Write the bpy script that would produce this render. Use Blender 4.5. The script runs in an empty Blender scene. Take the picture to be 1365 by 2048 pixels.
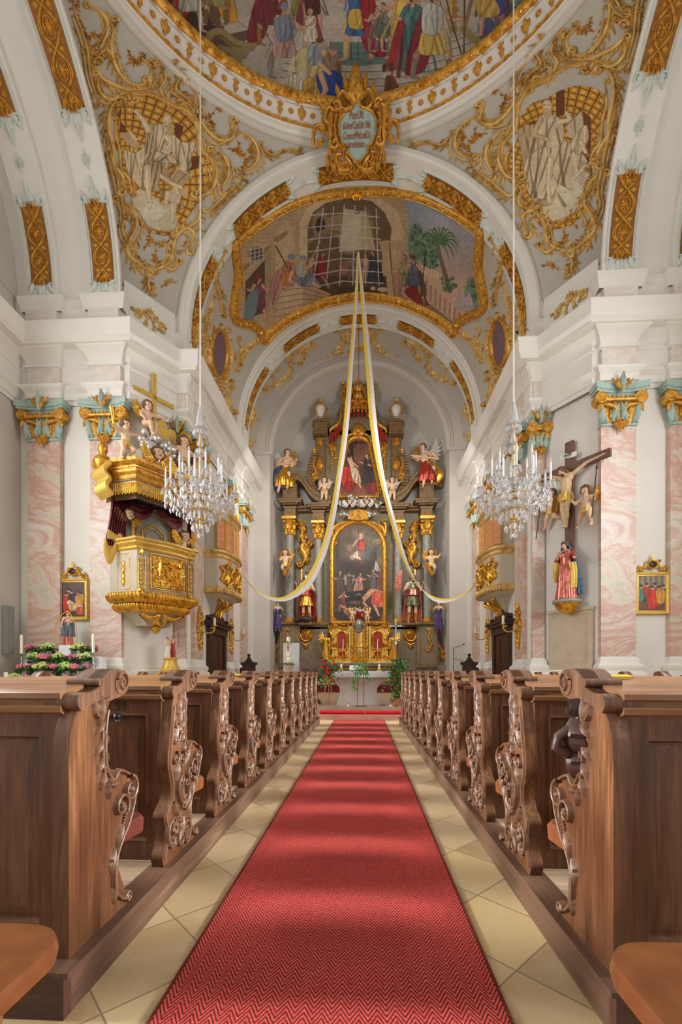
import bpy, bmesh, math, random
import numpy as np
from mathutils import Vector, Matrix
random.seed(7); rng = np.random.default_rng(7)
PI = math.pi
scene = bpy.context.scene
COL = scene.collection
# ------------------------------------------------------------------ camera model (pixels of the 1365x2048 frame)
F = 900.0; ZC = 1.27; HX = 682.5; HY = 1345.0; TY = 0.0506
_c = 1/math.sqrt(1+TY*TY); _s = TY*_c
CX = -0.25                                    # axis of the church
def U(px, py, Y):
    a = (px-HX)/F
    X = Y*(a*_c-_s)/(_c+a*_s); D = _c*Y-_s*X
    return Vector((X, Y, ZC+(HY-py)/F*D))
def UX(px, py, X):
    a = (px-HX)/F
    return U(px, py, X*(_c+a*_s)/(a*_c-_s))
def ray(px, py):
    a = (px-HX)/F; b = (HY-py)/F
    return Vector((-_s+a*_c, _c+a*_s, b))
ORI = Vector((0, 0, ZC))
def hit_plane(px, py, p, n):
    d = ray(px, py); n = Vector(n)
    return ORI+d*((Vector(p)-ORI).dot(n)/d.dot(n))
def hit_quad(px, py, ctr, rad, axis):
    # far intersection with sphere (axis None) or a cylinder along axis 0/1
    d = ray(px, py); o = ORI-Vector(ctr)
    if axis is not None:
        d2 = d.copy(); o2 = o.copy(); d2[axis] = 0; o2[axis] = 0
    else: d2, o2 = d, o
    A = d2.dot(d2); B = d2.dot(o2); C = o2.dot(o2)-rad*rad
    q = max(0, B*B-A*C)
    t = (-B+math.sqrt(q))/A
    p = ORI+d*t; n = p-Vector(ctr)
    if axis is not None: n[axis] = 0
    n.normalize()
    return p, -n
# ------------------------------------------------------------------ colours
def L(r, g=None, b=None):
    if g is None: r, g, b = r
    f = lambda x: (x/255/12.92 if x/255 <= .04045 else ((x/255+.055)/1.055)**2.4)
    return (f(r), f(g), f(b), 1.0)
MATS = {}
class NT:
    def __init__(s, name):
        s.m = bpy.data.materials.new(name); s.m.use_nodes = True
        s.t = s.m.node_tree; s.t.nodes.clear()
        s.out = s.t.nodes.new('ShaderNodeOutputMaterial')
        s.b = s.n('ShaderNodeBsdfPrincipled'); s.l(s.b.outputs[0], s.out.inputs[0])
    def n(s, ty, **kw):
        k = s.t.nodes.new(ty)
        for a, v in kw.items(): setattr(k, a, v)
        return k
    def l(s, a, b): s.t.links.new(a, b)
    def set(s, **kw):
        for k, v in kw.items():
            s.b.inputs[k.replace('_', ' ')].default_value = v
    def coord(s, scale=(1, 1, 1), kind='Object', rot=(0, 0, 0)):
        tc = s.n('ShaderNodeTexCoord'); mp = s.n('ShaderNodeMapping')
        s.l(tc.outputs[kind], mp.inputs[0]); mp.inputs['Scale'].default_value = scale; mp.inputs['Rotation'].default_value = rot
        return mp.outputs[0]
    def noise(s, vec, scale, detail=4, rough=.55, dist=0.0):
        k = s.n('ShaderNodeTexNoise'); s.l(vec, k.inputs['Vector'])
        k.inputs['Scale'].default_value = scale; k.inputs['Detail'].default_value = detail
        k.inputs['Roughness'].default_value = rough; k.inputs['Distortion'].default_value = dist
        return k.outputs[0]
    def ramp(s, fac, stops):
        k = s.n('ShaderNodeValToRGB'); s.l(fac, k.inputs[0])
        e = k.color_ramp.elements
        while len(e) < len(stops): e.new(.5)
        for x, (p, c) in zip(e, stops): x.position = p; x.color = c
        return k.outputs[0]
    def math(s, op, a, b=None, c=None):
        k = s.n('ShaderNodeMath', operation=op)
        for i, v in enumerate((a, b, c)):
            if v is None: continue
            if isinstance(v, (int, float)): k.inputs[i].default_value = v
            else: s.l(v, k.inputs[i])
        return k.outputs[0]
    def mix(s, fac, a, b, mode='MIX'):
        k = s.n('ShaderNodeMix', data_type='RGBA', blend_type=mode)
        for i, v in ((0, fac), (6, a), (7, b)):
            if isinstance(v, (int, float)): k.inputs[i].default_value = v
            elif isinstance(v, tuple): k.inputs[i].default_value = v
            else: s.l(v, k.inputs[i])
        return k.outputs[2]
    def bump(s, h, strength=.3, dist=.01):
        k = s.n('ShaderNodeBump'); s.l(h, k.inputs['Height'])
        k.inputs['Strength'].default_value = strength; k.inputs['Distance'].default_value = dist
        s.l(k.outputs[0], s.b.inputs['Normal'])
    def color(s, c): s.l(c, s.b.inputs['Base Color'])
    def done(s, key): MATS[key] = s.m; return s.m
def simple(key, rgb, rough=.6, metal=0.0, var=.12, scale=6.0, bump=0.0, bscale=40, dark=None, spec=.4):
    t = NT(key); v = t.coord()
    c = L(rgb); d = L(dark) if dark else tuple(x*(1-var*2) for x in c[:3])+(1,)
    h = tuple(min(1, x*(1+var)) for x in c[:3])+(1,)
    t.color(t.ramp(t.noise(v, scale, 5), [(.28, d), (.52, c), (.8, h)]))
    t.set(Roughness=rough, Metallic=metal); t.b.inputs['Specular IOR Level'].default_value = spec
    if bump: t.bump(t.noise(v, bscale, 4), bump)
    return t.done(key)
# ------------------------------------------------------------------ objects
def link(o, parent=None):
    COL.objects.link(o)
    if parent is not None: o.parent = parent
    return o
def tag(o, label=None, cat=None, group=None, kind=None):
    if label: o['label'] = label
    if cat: o['category'] = cat
    if group: o['group'] = group
    if kind: o['kind'] = kind
    return o
def thing(name, label, cat, loc=(0, 0, 0), rz=0.0, group=None, rot=None):
    o = bpy.data.objects.new(name, None); o.empty_display_size = .2
    o.location = loc; o.rotation_euler = rot or (0, 0, rz)
    link(o); tag(o, label, cat, group); return o
def dup(root, loc=None, rz=None, label=None, group=None, rot=None, scale=None):
    r = root.copy(); COL.objects.link(r)
    if loc is not None: r.location = loc
    if rz is not None: r.rotation_euler = (0, 0, rz)
    if rot is not None: r.rotation_euler = rot
    if scale is not None: r.scale = scale
    if label: r['label'] = label
    if group: r['group'] = group
    for ch in list(root.children):
        c = ch.copy(); COL.objects.link(c); c.parent = r
        for g in list(ch.children):
            d = g.copy(); COL.objects.link(d); d.parent = c
    return r
class MB:
    def __init__(s): s.v = []; s.f = []; s.M = None
    def add(s, vs, fs):
        o = len(s.v)
        if s.M is not None: vs = [s.M @ Vector(p) for p in vs]
        s.v += [tuple(p) for p in vs]; s.f += [tuple(i+o for i in f) for f in fs]
        return s
    def box(s, x0, x1, y0, y1, z0, z1):
        if x0 > x1: x0, x1 = x1, x0
        if y0 > y1: y0, y1 = y1, y0
        if z0 > z1: z0, z1 = z1, z0
        return s.add([(x0,y0,z0),(x1,y0,z0),(x1,y1,z0),(x0,y1,z0),(x0,y0,z1),(x1,y0,z1),(x1,y1,z1),(x0,y1,z1)],
              [(0,3,2,1),(4,5,6,7),(0,1,5,4),(1,2,6,5),(2,3,7,6),(3,0,4,7)])
    def grid(s, P, cu=False, cv=False):
        # P: list of rows of points
        n = len(P); m = len(P[0]); vs = [p for r in P for p in r]; fs = []
        for i in range(n if cu else n-1):
            for j in range(m if cv else m-1):
                a = i*m+j; b = i*m+(j+1) % m; c = ((i+1) % n)*m+(j+1) % m; d = ((i+1) % n)*m+j
                fs.append((a, b, c, d))
        return s.add(vs, fs)
    def lathe(s, prof, n=24, c=(0, 0, 0), a0=0, a1=2*PI, sq=None):
        full = abs(a1-a0-2*PI) < 1e-6
        k = n if full else n+1; P = []
        for r, z in prof:
            row = []
            for i in range(k):
                a = a0+(a1-a0)*i/n
                rr = r if sq is None else r*sq(a)
                row.append((c[0]+rr*math.cos(a), c[1]+rr*math.sin(a), c[2]+z))
            P.append(row)
        s.grid(P[::-1], cv=full)
        return s
    def prism(s, poly, h0, h1, mp=None):
        # polygon in (u,v) extruded along w; mp maps (u,v,w)
        mp = mp or (lambda u, v, w: (u, v, w))
        n = len(poly)
        vs = [mp(u, v, h0) for u, v in poly]+[mp(u, v, h1) for u, v in poly]
        fs = [tuple(range(n))[::-1], tuple(range(n, 2*n))]+[(i, (i+1) % n, n+(i+1) % n, n+i) for i in range(n)]
        return s.add(vs, fs)
    def tube(s, pts, rad, n=8, caps=True, flat=1.0):
        pts = [Vector(p) for p in pts]; m = len(pts); P = []; up = None
        for i, p in enumerate(pts):
            t = (pts[min(i+1, m-1)]-pts[max(i-1, 0)])
            if t.length < 1e-9: t = Vector((0, 0, 1))
            t.normalize()
            if up is None:
                up = Vector((0, 0, 1)) if abs(t.z) < .9 else Vector((1, 0, 0))
            a = t.cross(up)
            if a.length < 1e-6: a = t.cross(Vector((0, 1, 0)))
            a.normalize(); b = a.cross(t).normalized(); up = b
            r = rad(i/(m-1)) if callable(rad) else (rad[i] if isinstance(rad, (list, tuple)) else rad)
            P.append([p+a*(r*math.cos(2*PI*k/n))+b*(r*flat*math.sin(2*PI*k/n)) for k in range(n)])
        o = len(s.v); s.grid(P, cv=True)
        if caps:
            s.f.append(tuple(range(o, o+n))[::-1]); s.f.append(tuple(range(o+(m-1)*n, o+m*n)))
        return s
    def ball(s, c, r, n=12, m=8):
        rx, ry, rz = (r, r, r) if isinstance(r, (int, float)) else r
        P = []
        for i in range(m+1):
            th = PI*i/m
            P.append([(c[0]+rx*math.sin(th)*math.cos(2*PI*k/n), c[1]+ry*math.sin(th)*math.sin(2*PI*k/n), c[2]-rz*math.cos(th)) for k in range(n)])
        return s.grid(P, cv=True)
    def capsule(s, p, r0, q, r1, n=10):
        p = Vector(p); q = Vector(q); d = q-p; Ld = max(d.length, 1e-6); d.normalize()
        ps = []; rs = []
        for k in range(4): a = PI/2*(1-k/4); ps.append(p-d*(r0*math.sin(a))); rs.append(max(r0*math.cos(a), r0*.05))
        ps.append(p); rs.append(r0); ps.append(q); rs.append(r1)
        for k in range(1, 5): a = PI/2*k/4; ps.append(q+d*(r1*math.sin(a))); rs.append(max(r1*math.cos(a), r1*.05))
        return s.tube(ps, rs, n)
    def sweep(s, path, prof, closed=False, left=True, cap=False):
        # path of (x,y) wall points; prof of (out,z); out grows to the given side
        n = len(path); rows = []
        sg = 1 if left else -1
        for i in range(n):
            p = Vector(path[i])
            d0 = (p-Vector(path[i-1])) if (i > 0 or closed) else None
            d1 = (Vector(path[(i+1) % n])-p) if (i < n-1 or closed) else None
            d0 = d0.normalized() if d0 is not None else d1.normalized()
            d1 = d1.normalized() if d1 is not None else d0
            n0 = Vector((-d0.y, d0.x))*sg; n1 = Vector((-d1.y, d1.x))*sg
            m = (n0+n1); m = m/(max(.25, m.dot(n0)))
            rows.append([(p.x+m.x*o, p.y+m.y*o, z) for o, z in prof])
        if closed: s.grid(rows, cu=True)
        else: s.grid(rows)
        if cap:
            o = len(s.v)-n*len(prof); k = len(prof)
            s.f.append(tuple(range(o, o+k))); s.f.append(tuple(range(o+(n-1)*k, o+n*k))[::-1])
        return s
    def build(s, name, mat, parent=None, loc=None, ang=.7, flat=False, recalc=False):
        me = bpy.data.meshes.new(name); me.from_pydata(s.v, [], s.f)
        if recalc:
            b = bmesh.new(); b.from_mesh(me); bmesh.ops.recalc_face_normals(b, faces=b.faces[:]); b.to_mesh(me); b.free()
        me.validate()
        if not flat:
            me.shade_smooth(); me.set_sharp_from_angle(angle=ang)
        me.materials.append(MATS[mat] if isinstance(mat, str) else mat)
        o = bpy.data.objects.new(name, me)
        if loc is not None: o.location = loc
        return link(o, parent)
def struct(o, label=None): o['kind'] = 'structure'; return o
# ------------------------------------------------------------------ curves in 2D
def spline(pts, n=8, closed=False):
    out = []; m = len(pts)
    P = [Vector((*p,)) for p in pts]
    rng_ = range(m) if closed else range(m-1)
    for i in rng_:
        p0 = P[(i-1) % m] if (closed or i > 0) else P[i]*2-P[i+1]
        p1 = P[i]; p2 = P[(i+1) % m]
        p3 = P[(i+2) % m] if (closed or i < m-2) else p2*2-p1
        for k in range(n):
            t = k/n
            out.append(.5*((2*p1)+(p2-p0)*t+(2*p0-5*p1+4*p2-p3)*t*t+(-p0+3*p1-3*p2+p3)*t**3))
    if not closed: out.append(P[-1])
    return [tuple(p) for p in out]
def spiral(cx, cy, r, a0, turns, r1=.12, n=None):
    n = n or max(10, int(abs(turns)*18)); o = []
    for i in range(n+1):
        t = i/n; rr = r*((1-t)+r1*t); a = a0+turns*2*PI*t
        o.append((cx+rr*math.cos(a), cy+rr*math.sin(a)))
    return o
def cscroll(x0, y0, x1, y1, bulge=.35, curl=.22, side=1, n=10):
    # C-scroll from p0 to p1 with a spiral curl at both ends
    p0 = Vector((x0, y0)); p1 = Vector((x1, y1)); d = p1-p0; Ln = d.length; u = d/Ln; v = Vector((-u.y, u.x))*side
    def P(a, b): w = p0+u*(a*Ln)+v*(b*Ln); return (w.x, w.y)
    r = curl
    pts = []
    for k in range(9): t = 1-k/9; a = PI*1.9*t; rr = r*(1-.75*t); pts.append(P(r*.9+rr*math.cos(PI+a), -rr*math.sin(-a)*1.0 if True else 0))
    mid = [P(.1, bulge*.55), P(.3, bulge*.95), P(.5, bulge*1.02), P(.7, bulge*.95), P(.9, bulge*.55)]
    pts2 = []
    for k in range(1, 10): t = k/9; a = PI*1.9*t; rr = r*(1-.75*t); pts2.append(P(1-r*.9+rr*math.cos(-a), rr*math.sin(-a)))
    pts1 = []
    for k in range(9, 0, -1): t = k/9; a = PI*1.9*t; rr = r*(1-.75*t); pts1.append(P(r*.9-rr*math.cos(-a), rr*math.sin(-a)))
    return pts1+spline([pts1[-1]]+mid+[pts2[0]], 4)[1:-1]+pts2
# ------------------------------------------------------------------ relief: mp(u,v,h) -> world
def ribbon(mb, mp, pts, w, h, n=5, taper=True):
    m = len(pts)
    if m < 2: return
    P = []
    for i in range(m):
        a = pts[max(i-1, 0)]; b = pts[min(i+1, m-1)]
        dx, dy = b[0]-a[0], b[1]-a[1]; l = math.hypot(dx, dy) or 1e-9
        nx, ny = -dy/l, dx/l; t = i/(m-1)
        if callable(w): ww = w(t)
        else: ww = w*(.35+.65*math.sin(PI*min(1, max(0, t)))**.6) if taper else w
        hh = h*(ww/(w if not callable(w) else max(ww, 1e-9))) if not callable(w) else h
        row = []
        for j in range(n):
            q = -1+2*j/(n-1)
            row.append(mp(pts[i][0]+nx*ww*q, pts[i][1]+ny*ww*q, hh*math.sqrt(max(0, 1-q*q))-(.004 if abs(q) == 1 else 0)))
        P.append(row)
    mb.grid(P)
def leaf(mb, mp, x, y, ang, ln, wd, h, curl=0.0, lobes=3):
    P = []; m = 9; ca, sa = math.cos(ang), math.sin(ang)
    for i in range(m):
        t = i/(m-1)
        w = wd*(math.sin(PI*min(1, t*.9+.08))**.75)*(1+.28*math.cos(t*lobes*2*PI)) if t < 1 else wd*.03
        bend = curl*ln*t*t; row = []
        for q in (-1, -.5, 0, .5, 1):
            u = ln*t; v = bend+w*q
            hh = h*(.35+.65*math.sin(PI*(t*.85+.1)))*(1.0 if q == 0 else (.75 if abs(q) < 1 else 0))
            row.append(mp(x+u*ca-v*sa, y+u*sa+v*ca, hh-(.003 if abs(q) == 1 else 0)))
        P.append(row)
    mb.grid(P)
def dome(mb, mp, x, y, rx, ry, h, n=10, m=4):
    P = []
    for i in range(m+1):
        a = PI/2*i/m
        P.append([mp(x+rx*math.cos(a)*math.cos(2*PI*k/n), y+ry*math.cos(a)*math.sin(2*PI*k/n), h*math.sin(a)-(.003 if i == 0 else 0)) for k in range(n)])
    mb.grid(P, cv=True)
def rosette(mb, mp, x, y, r, h, n=6, a0=0):
    for k in range(n): leaf(mb, mp, x, y, a0+2*PI*k/n, r, r*.36, h*.8, 0, 1)
    dome(mb, mp, x, y, r*.3, r*.3, h)
def palmette(mb, mp, x, y, ang, r, h, n=5, spread=1.9):
    for k in range(n):
        q = (k-(n-1)/2)/max(1, (n-1)/2)
        leaf(mb, mp, x, y, ang+q*spread/2, r*(1-.3*abs(q)), r*.17, h*(1-.2*abs(q)), -.35*q, 2)
def sprig(mb, mp, x, y, ang, r, h):
    # little flowering twig
    pts = [(x+r*t*math.cos(ang+.5*t), y+r*t*math.sin(ang+.5*t)) for t in (0, .3, .6, 1)]
    ribbon(mb, mp, pts, r*.05, h*.5, 3)
    for t, s_ in ((.35, 1), (.55, -1), (.8, 1), (1, 0)):
        px, py = x+r*t*math.cos(ang+.5*t), y+r*t*math.sin(ang+.5*t)
        leaf(mb, mp, px, py, ang+s_*1.1, r*.38, r*.13, h, 0, 1)
def rocaille(mb, mp, pts, w, h, step=None, seed=1, flick=1.0, n=6):
    """rococo scroll border: a fat ribbon, a thin inner line, leaf flicks on one side and curls on the ends"""
    r = random.Random(seed); c = spline(pts, n)
    ribbon(mb, mp, c, w, h)
    Ltot = 0; acc = 0; step = step or w*3.2
    for i in range(1, len(c)):
        dx, dy = c[i][0]-c[i-1][0], c[i][1]-c[i-1][1]; l = math.hypot(dx, dy); acc += l
        if acc > step and 2 < i < len(c)-2:
            acc = 0; a = math.atan2(dy, dx); sd = 1 if flick > 0 else -1
            if flick: leaf(mb, mp, c[i][0], c[i][1], a+sd*(.75+.4*r.random()), w*(2.2+1.3*r.random())*abs(flick), w*.6, h*.9, sd*-.3, 2)
    for e, k in ((0, 1), (-1, -2)):
        a = math.atan2(c[e][1]-c[k][1], c[e][0]-c[k][0])
        sd = r.choice((1, -1)); R = w*1.5
        cx, cy = c[e][0]-sd*R*math.sin(a), c[e][1]+sd*R*math.cos(a)
        ribbon(mb, mp, spiral(cx, cy, R, math.atan2(c[e][1]-cy, c[e][0]-cx), sd*1.1, .25, 14), lambda t: w*(.8-.3*t), h)
        dome(mb, mp, cx, cy, w*.6, w*.6, h*1.1, 8, 3)
def planar(o, u, v, w=None):
    o = Vector(o); u = Vector(u).normalized(); v = Vector(v).normalized(); w = Vector(w).normalized() if w is not None else u.cross(v)
    return lambda a, b, h: o+u*a+v*b+w*h
# ------------------------------------------------------------------ voxel-merged bodies
def remesh(mb, voxel, smooth=6):
    me = bpy.data.meshes.new('tmp'); me.from_pydata(mb.v, [], mb.f)
    o = bpy.data.objects.new('tmp', me); COL.objects.link(o)
    m = o.modifiers.new('r', 'REMESH'); m.mode = 'VOXEL'; m.voxel_size = voxel
    if smooth:
        k = o.modifiers.new('s', 'SMOOTH'); k.iterations = smooth; k.factor = .5
    dg = bpy.context.evaluated_depsgraph_get(); dg.update()
    e = o.evaluated_get(dg); r = bpy.data.meshes.new_from_object(e)
    vs = [tuple(v.co) for v in r.vertices]; fs = [tuple(p.vertices) for p in r.polygons]
    bpy.data.objects.remove(o); bpy.data.meshes.remove(me); bpy.data.meshes.remove(r)
    return vs, fs
# ------------------------------------------------------------------ materials
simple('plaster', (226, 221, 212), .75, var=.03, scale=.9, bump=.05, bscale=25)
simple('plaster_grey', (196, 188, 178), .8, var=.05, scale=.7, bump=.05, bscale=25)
simple('cream', (186, 180, 168), .75, var=.05, scale=.8)
simple('mint', (206, 212, 203), .6, var=.06, scale=5)
simple('mint_cap', (164, 186, 176), .55, var=.1, scale=6)
simple('mint_deep', (112, 152, 140), .55, var=.12, scale=8)
simple('gold', (232, 176, 66), .32, .75, var=.14, scale=9, dark=(150, 92, 22))
simple('gold_bright', (244, 196, 92), .26, .8, var=.12, scale=9, dark=(176, 116, 34))
simple('gold_ochre', (214, 158, 62), .42, .4, var=.18, scale=9, dark=(140, 88, 22))
simple('gold_pale', (220, 184, 112), .5, .25, var=.2, scale=5, dark=(170, 122, 50))
simple('gold_ground', (150, 96, 28), .55, .35, var=.2, scale=12)
simple('altar_gold', (224, 166, 66), .36, .6, var=.16, scale=9, dark=(140, 88, 26))
simple('gold_matt', (220, 180, 88), .42, .4, var=.1, scale=12)
simple('candle_white', (236, 238, 242), .4, var=.02)
simple('silver', (206, 206, 204), .25, .9, var=.12, scale=9, dark=(120, 120, 122))
simple('silver_leaf', (222, 218, 212), .3, .6, var=.12, scale=12, dark=(150, 146, 140))
simple('skin', (226, 188, 156), .5, var=.07, scale=14)
simple('skin_pale', (214, 182, 140), .45, var=.1, scale=14)
simple('hair', (122, 88, 58), .6, var=.2, scale=30)
simple('white_cloth', (236, 235, 240), .8, var=.03, scale=6)
simple('lilac_cloth', (206, 200, 216), .8, var=.04, scale=6)
simple('robe_red', (176, 60, 44), .38, .3, var=.18, scale=9, dark=(104, 28, 26))
simple('robe_copper', (196, 112, 96), .28, .6, var=.16, scale=9, dark=(120, 54, 48))
simple('robe_blue', (64, 98, 128), .4, .25, var=.18, scale=9, dark=(30, 48, 74))
simple('robe_green', (96, 104, 66), .4, .3, var=.2, scale=9)
simple('robe_grey', (92, 102, 112), .4, .3, var=.2, scale=9)
simple('drape_plum', (128, 54, 62), .5, .05, var=.14, scale=6, dark=(76, 28, 38))
simple('purple', (78, 62, 110), .5, .2, var=.2, scale=8)
simple('bluish_ceiling', (44, 48, 84), .7, var=.2, scale=4)
simple('beige_paint', (196, 184, 162), .5, var=.06, scale=5)
simple('iron', (46, 42, 40), .45, .6, var=.2, scale=20)
simple('candle_wax', (240, 232, 204), .5, var=.03, scale=6)
simple('red_velvet', (206, 12, 34), .85, var=.08, scale=9)
simple('red_rug', (110, 20, 26), .9, var=.14, scale=9)
simple('red_glass', (150, 16, 28), .15, var=.1, scale=9)
simple('red_cord', (120, 40, 36), .8)
simple('white_cord', (236, 232, 224), .7, var=.02)
simple('leaf', (60, 108, 44), .5, var=.25, scale=22)
simple('leaf_bright', (92, 158, 58), .5, var=.22, scale=22)
simple('flower_lime', (206, 222, 138), .7, var=.12, scale=40, dark=(150, 180, 80))
simple('flower_pink', (236, 128, 148), .7, var=.12, scale=40, dark=(200, 70, 104))
simple('flower_red', (216, 20, 26), .6, var=.12, scale=40)
simple('pot_white', (214, 210, 206), .5, var=.05)
simple('sandstone', (196, 178, 154), .75, var=.08, scale=3, bump=.1, bscale=60)
simple('font_stone', (116, 90, 78), .7, var=.14, scale=7, bump=.15, bscale=50)
simple('altar_pink_stone', (206, 190, 178), .55, var=.08, scale=6, bump=.05, bscale=60)
simple('grey_marble', (150, 146, 134), .4, var=.14, scale=4)
simple('altar_brown', (128, 100, 66), .5, var=.2, scale=5)
simple('altar_olive', (134, 120, 92), .5, var=.18, scale=5)
simple('base_brown', (136, 118, 94), .55, var=.16, scale=4)
simple('wood_black', (66, 44, 38), .4, var=.2, scale=6)
simple('cross_brown', (116, 82, 70), .5, var=.12, scale=8)
simple('grey_metal', (146, 144, 140), .5, .1, var=.04)
simple('board_grey', (196, 196, 194), .6, var=.04)
simple('curtain_peach', (222, 146, 112), .7, var=.1, scale=9)
simple('yellow_cloth', (238, 204, 84), .75, var=.04, scale=5)
simple('ribbon_white', (232, 230, 234), .75, var=.03, scale=5)
simple('black_plastic', (34, 34, 36), .5)
simple('book_yellow', (190, 156, 44), .6)
simple('terracotta_wood', (176, 116, 76), .6, var=.12, scale=9)
simple('letter_red', (176, 96, 60), .6)
simple('ink', (52, 32, 22), .7)
simple('feather_white', (226, 218, 204), .55, var=.08, scale=12)
simple('oval_plum', (122, 96, 104), .7, var=.16, scale=6)

def wood(key, axis, a, b, c_, rough=.42, worn=None):
    t = NT(key); sc = [16, 16, 16]; sc[axis] = 1.1
    v = t.coord(tuple(sc)); n = t.noise(v, 1.5, 6, .62, 1.2)
    col = t.ramp(n, [(.25, L(a)), (.5, L(b)), (.75, L(c_))])
    big = t.noise(t.coord((1, 1, 1)), 2.3, 3)
    col = t.mix(t.math('MULTIPLY', big, .55), col, L(a), 'MIX')
    if worn:
        sp = t.ramp(t.noise(t.coord(tuple(x*.55 for x in sc)), 1.1, 5, .7), [(.58, (0, 0, 0, 1)), (.75, (1, 1, 1, 1))])
        col = t.mix(t.math('MULTIPLY', sp, .55), col, L(worn))
    t.color(col); t.set(Roughness=rough); t.bump(n, .18, .004); t.done(key)
wood('oak_v', 2, (70, 42, 24), (110, 70, 43), (146, 100, 64), .40, (190, 136, 92))
wood('oak_h', 0, (98, 62, 36), (142, 96, 60), (178, 132, 92), .38, (190, 146, 104))
wood('oak_carved', 2, (80, 52, 36), (120, 84, 60), (156, 118, 90), .46)
wood('oak_dark', 0, (58, 34, 26), (82, 48, 38), (108, 66, 52), .45)
wood('oak_plinth', 1, (70, 48, 36), (100, 72, 56), (130, 98, 78), .42, (160, 128, 104))
wood('boards', 0, (124, 102, 78), (166, 142, 114), (196, 174, 146), .6, (206, 190, 164))
wood('shelf_top', 0, (116, 78, 50), (150, 108, 74), (182, 140, 104), .28)
def leather(key, a, b):
    t = NT(key); v = t.coord()
    t.color(t.ramp(t.noise(v, 5, 5), [(.3, L(a)), (.7, L(b))])); t.set(Roughness=.3)
    t.bump(t.noise(v, 140, 2), .08); t.done(key)
leather('leather_tan', (92, 52, 28), (122, 74, 42))
leather('leather_red', (66, 30, 25), (98, 48, 39))
# veined marble
def marble(key, cols, vein, sc=1.0, rough=.3, zs=1.6):
    t = NT(key); v = t.coord((sc*.8, sc*.8, sc*zs))
    n = t.noise(v, .62, 7, .66, 1.0); n2 = t.noise(t.coord((sc*1.3, sc*1.3, sc*2)), 1.9, 6, .6, 2.2)
    k = len(cols); base = t.ramp(n, [(.3+.42*i/(k-1), L(c)) for i, c in enumerate(cols)])
    w = t.n('ShaderNodeTexWave', wave_type='BANDS', bands_direction='Z'); t.l(v, w.inputs[0])
    w.inputs['Scale'].default_value = .55; w.inputs['Distortion'].default_value = 9; w.inputs['Detail'].default_value = 4; w.inputs['Detail Scale'].default_value = .8
    vn = t.ramp(w.outputs[1], [(.0, (1, 1, 1, 1)), (.10, (0, 0, 0, 1))])
    col = t.mix(t.math('MULTIPLY', vn, .35), base, L(vein))
    sp = t.ramp(n2, [(.56, (0, 0, 0, 1)), (.7, (1, 1, 1, 1))])
    col = t.mix(t.math('MULTIPLY', sp, .42), col, L(200, 144, 126))
    t.color(col); t.set(Roughness=rough); t.done(key)
marble('marble_pink', [(196, 192, 178), (214, 204, 190), (208, 184, 168), (196, 152, 134), (210, 194, 178), (190, 188, 164), (206, 170, 154), (214, 202, 188)], (196, 170, 158))
marble('marble_pale', [(214, 206, 194), (222, 214, 204), (218, 200, 188), (200, 194, 180)], (204, 184, 174), 1.5)
marble('marble_rose', [(206, 170, 150), (196, 140, 122), (206, 158, 142), (186, 128, 108)], (170, 110, 96), 1.2)
# stone floor: diagonal slabs
t = NT('stone_floor'); v = t.coord((1, 1, 1), 'Object', (0, 0, PI/4))
vs = t.n('ShaderNodeVectorMath', operation='SCALE'); t.l(v, vs.inputs[0]); vs.inputs['Scale'].default_value = 1/.46
fl = t.n('ShaderNodeVectorMath', operation='FLOOR'); t.l(vs.outputs[0], fl.inputs[0])
fr = t.n('ShaderNodeVectorMath', operation='FRACTION'); t.l(vs.outputs[0], fr.inputs[0])
wn = t.n('ShaderNodeTexWhiteNoise', noise_dimensions='3D'); t.l(fl.outputs[0], wn.inputs[0])
base = t.ramp(wn.outputs[0], [(0, L(150, 122, 84)), (.35, L(184, 156, 112)), (.65, L(196, 172, 132)), (1, L(206, 178, 124))])
vv = t.coord(); n = t.noise(vv, 3.2, 7, .65, .6)
base = t.mix(t.ramp(n, [(.35, (0, 0, 0, 1)), (.75, (.6, .6, .6, 1))]), base, L(214, 196, 164))
rust = t.ramp(t.noise(vv, 4.3, 5, .7, .8), [(.68, (0, 0, 0, 1)), (.76, (.7, .7, .7, 1))]); base = t.mix(rust, base, L(190, 118, 52))
chalk = t.ramp(t.noise(vv, 2.1, 8, .72, 1.0), [(.64, (0, 0, 0, 1)), (.72, (.6, .6, .6, 1))]); base = t.mix(chalk, base, L(226, 218, 204))
sx = t.n('ShaderNodeSeparateXYZ'); t.l(fr.outputs[0], sx.inputs[0])
def edge(o): return t.math('MINIMUM', o, t.math('SUBTRACT', 1.0, o))
e = t.math('MINIMUM', edge(sx.outputs[0]), edge(sx.outputs[1]))
j = t.math('LESS_THAN', e, .008)
t.color(t.mix(t.math('MULTIPLY', j, .75), base, L(112, 96, 76))); t.set(Roughness=.34)
t.bump(t.math('MINIMUM', e, .02), .4, .15); t.done('stone_floor')
simple('step_stone', (186, 140, 122), .5, var=.12, scale=4)
simple('chancel_floor', (170, 146, 122), .5, var=.12, scale=3)
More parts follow.
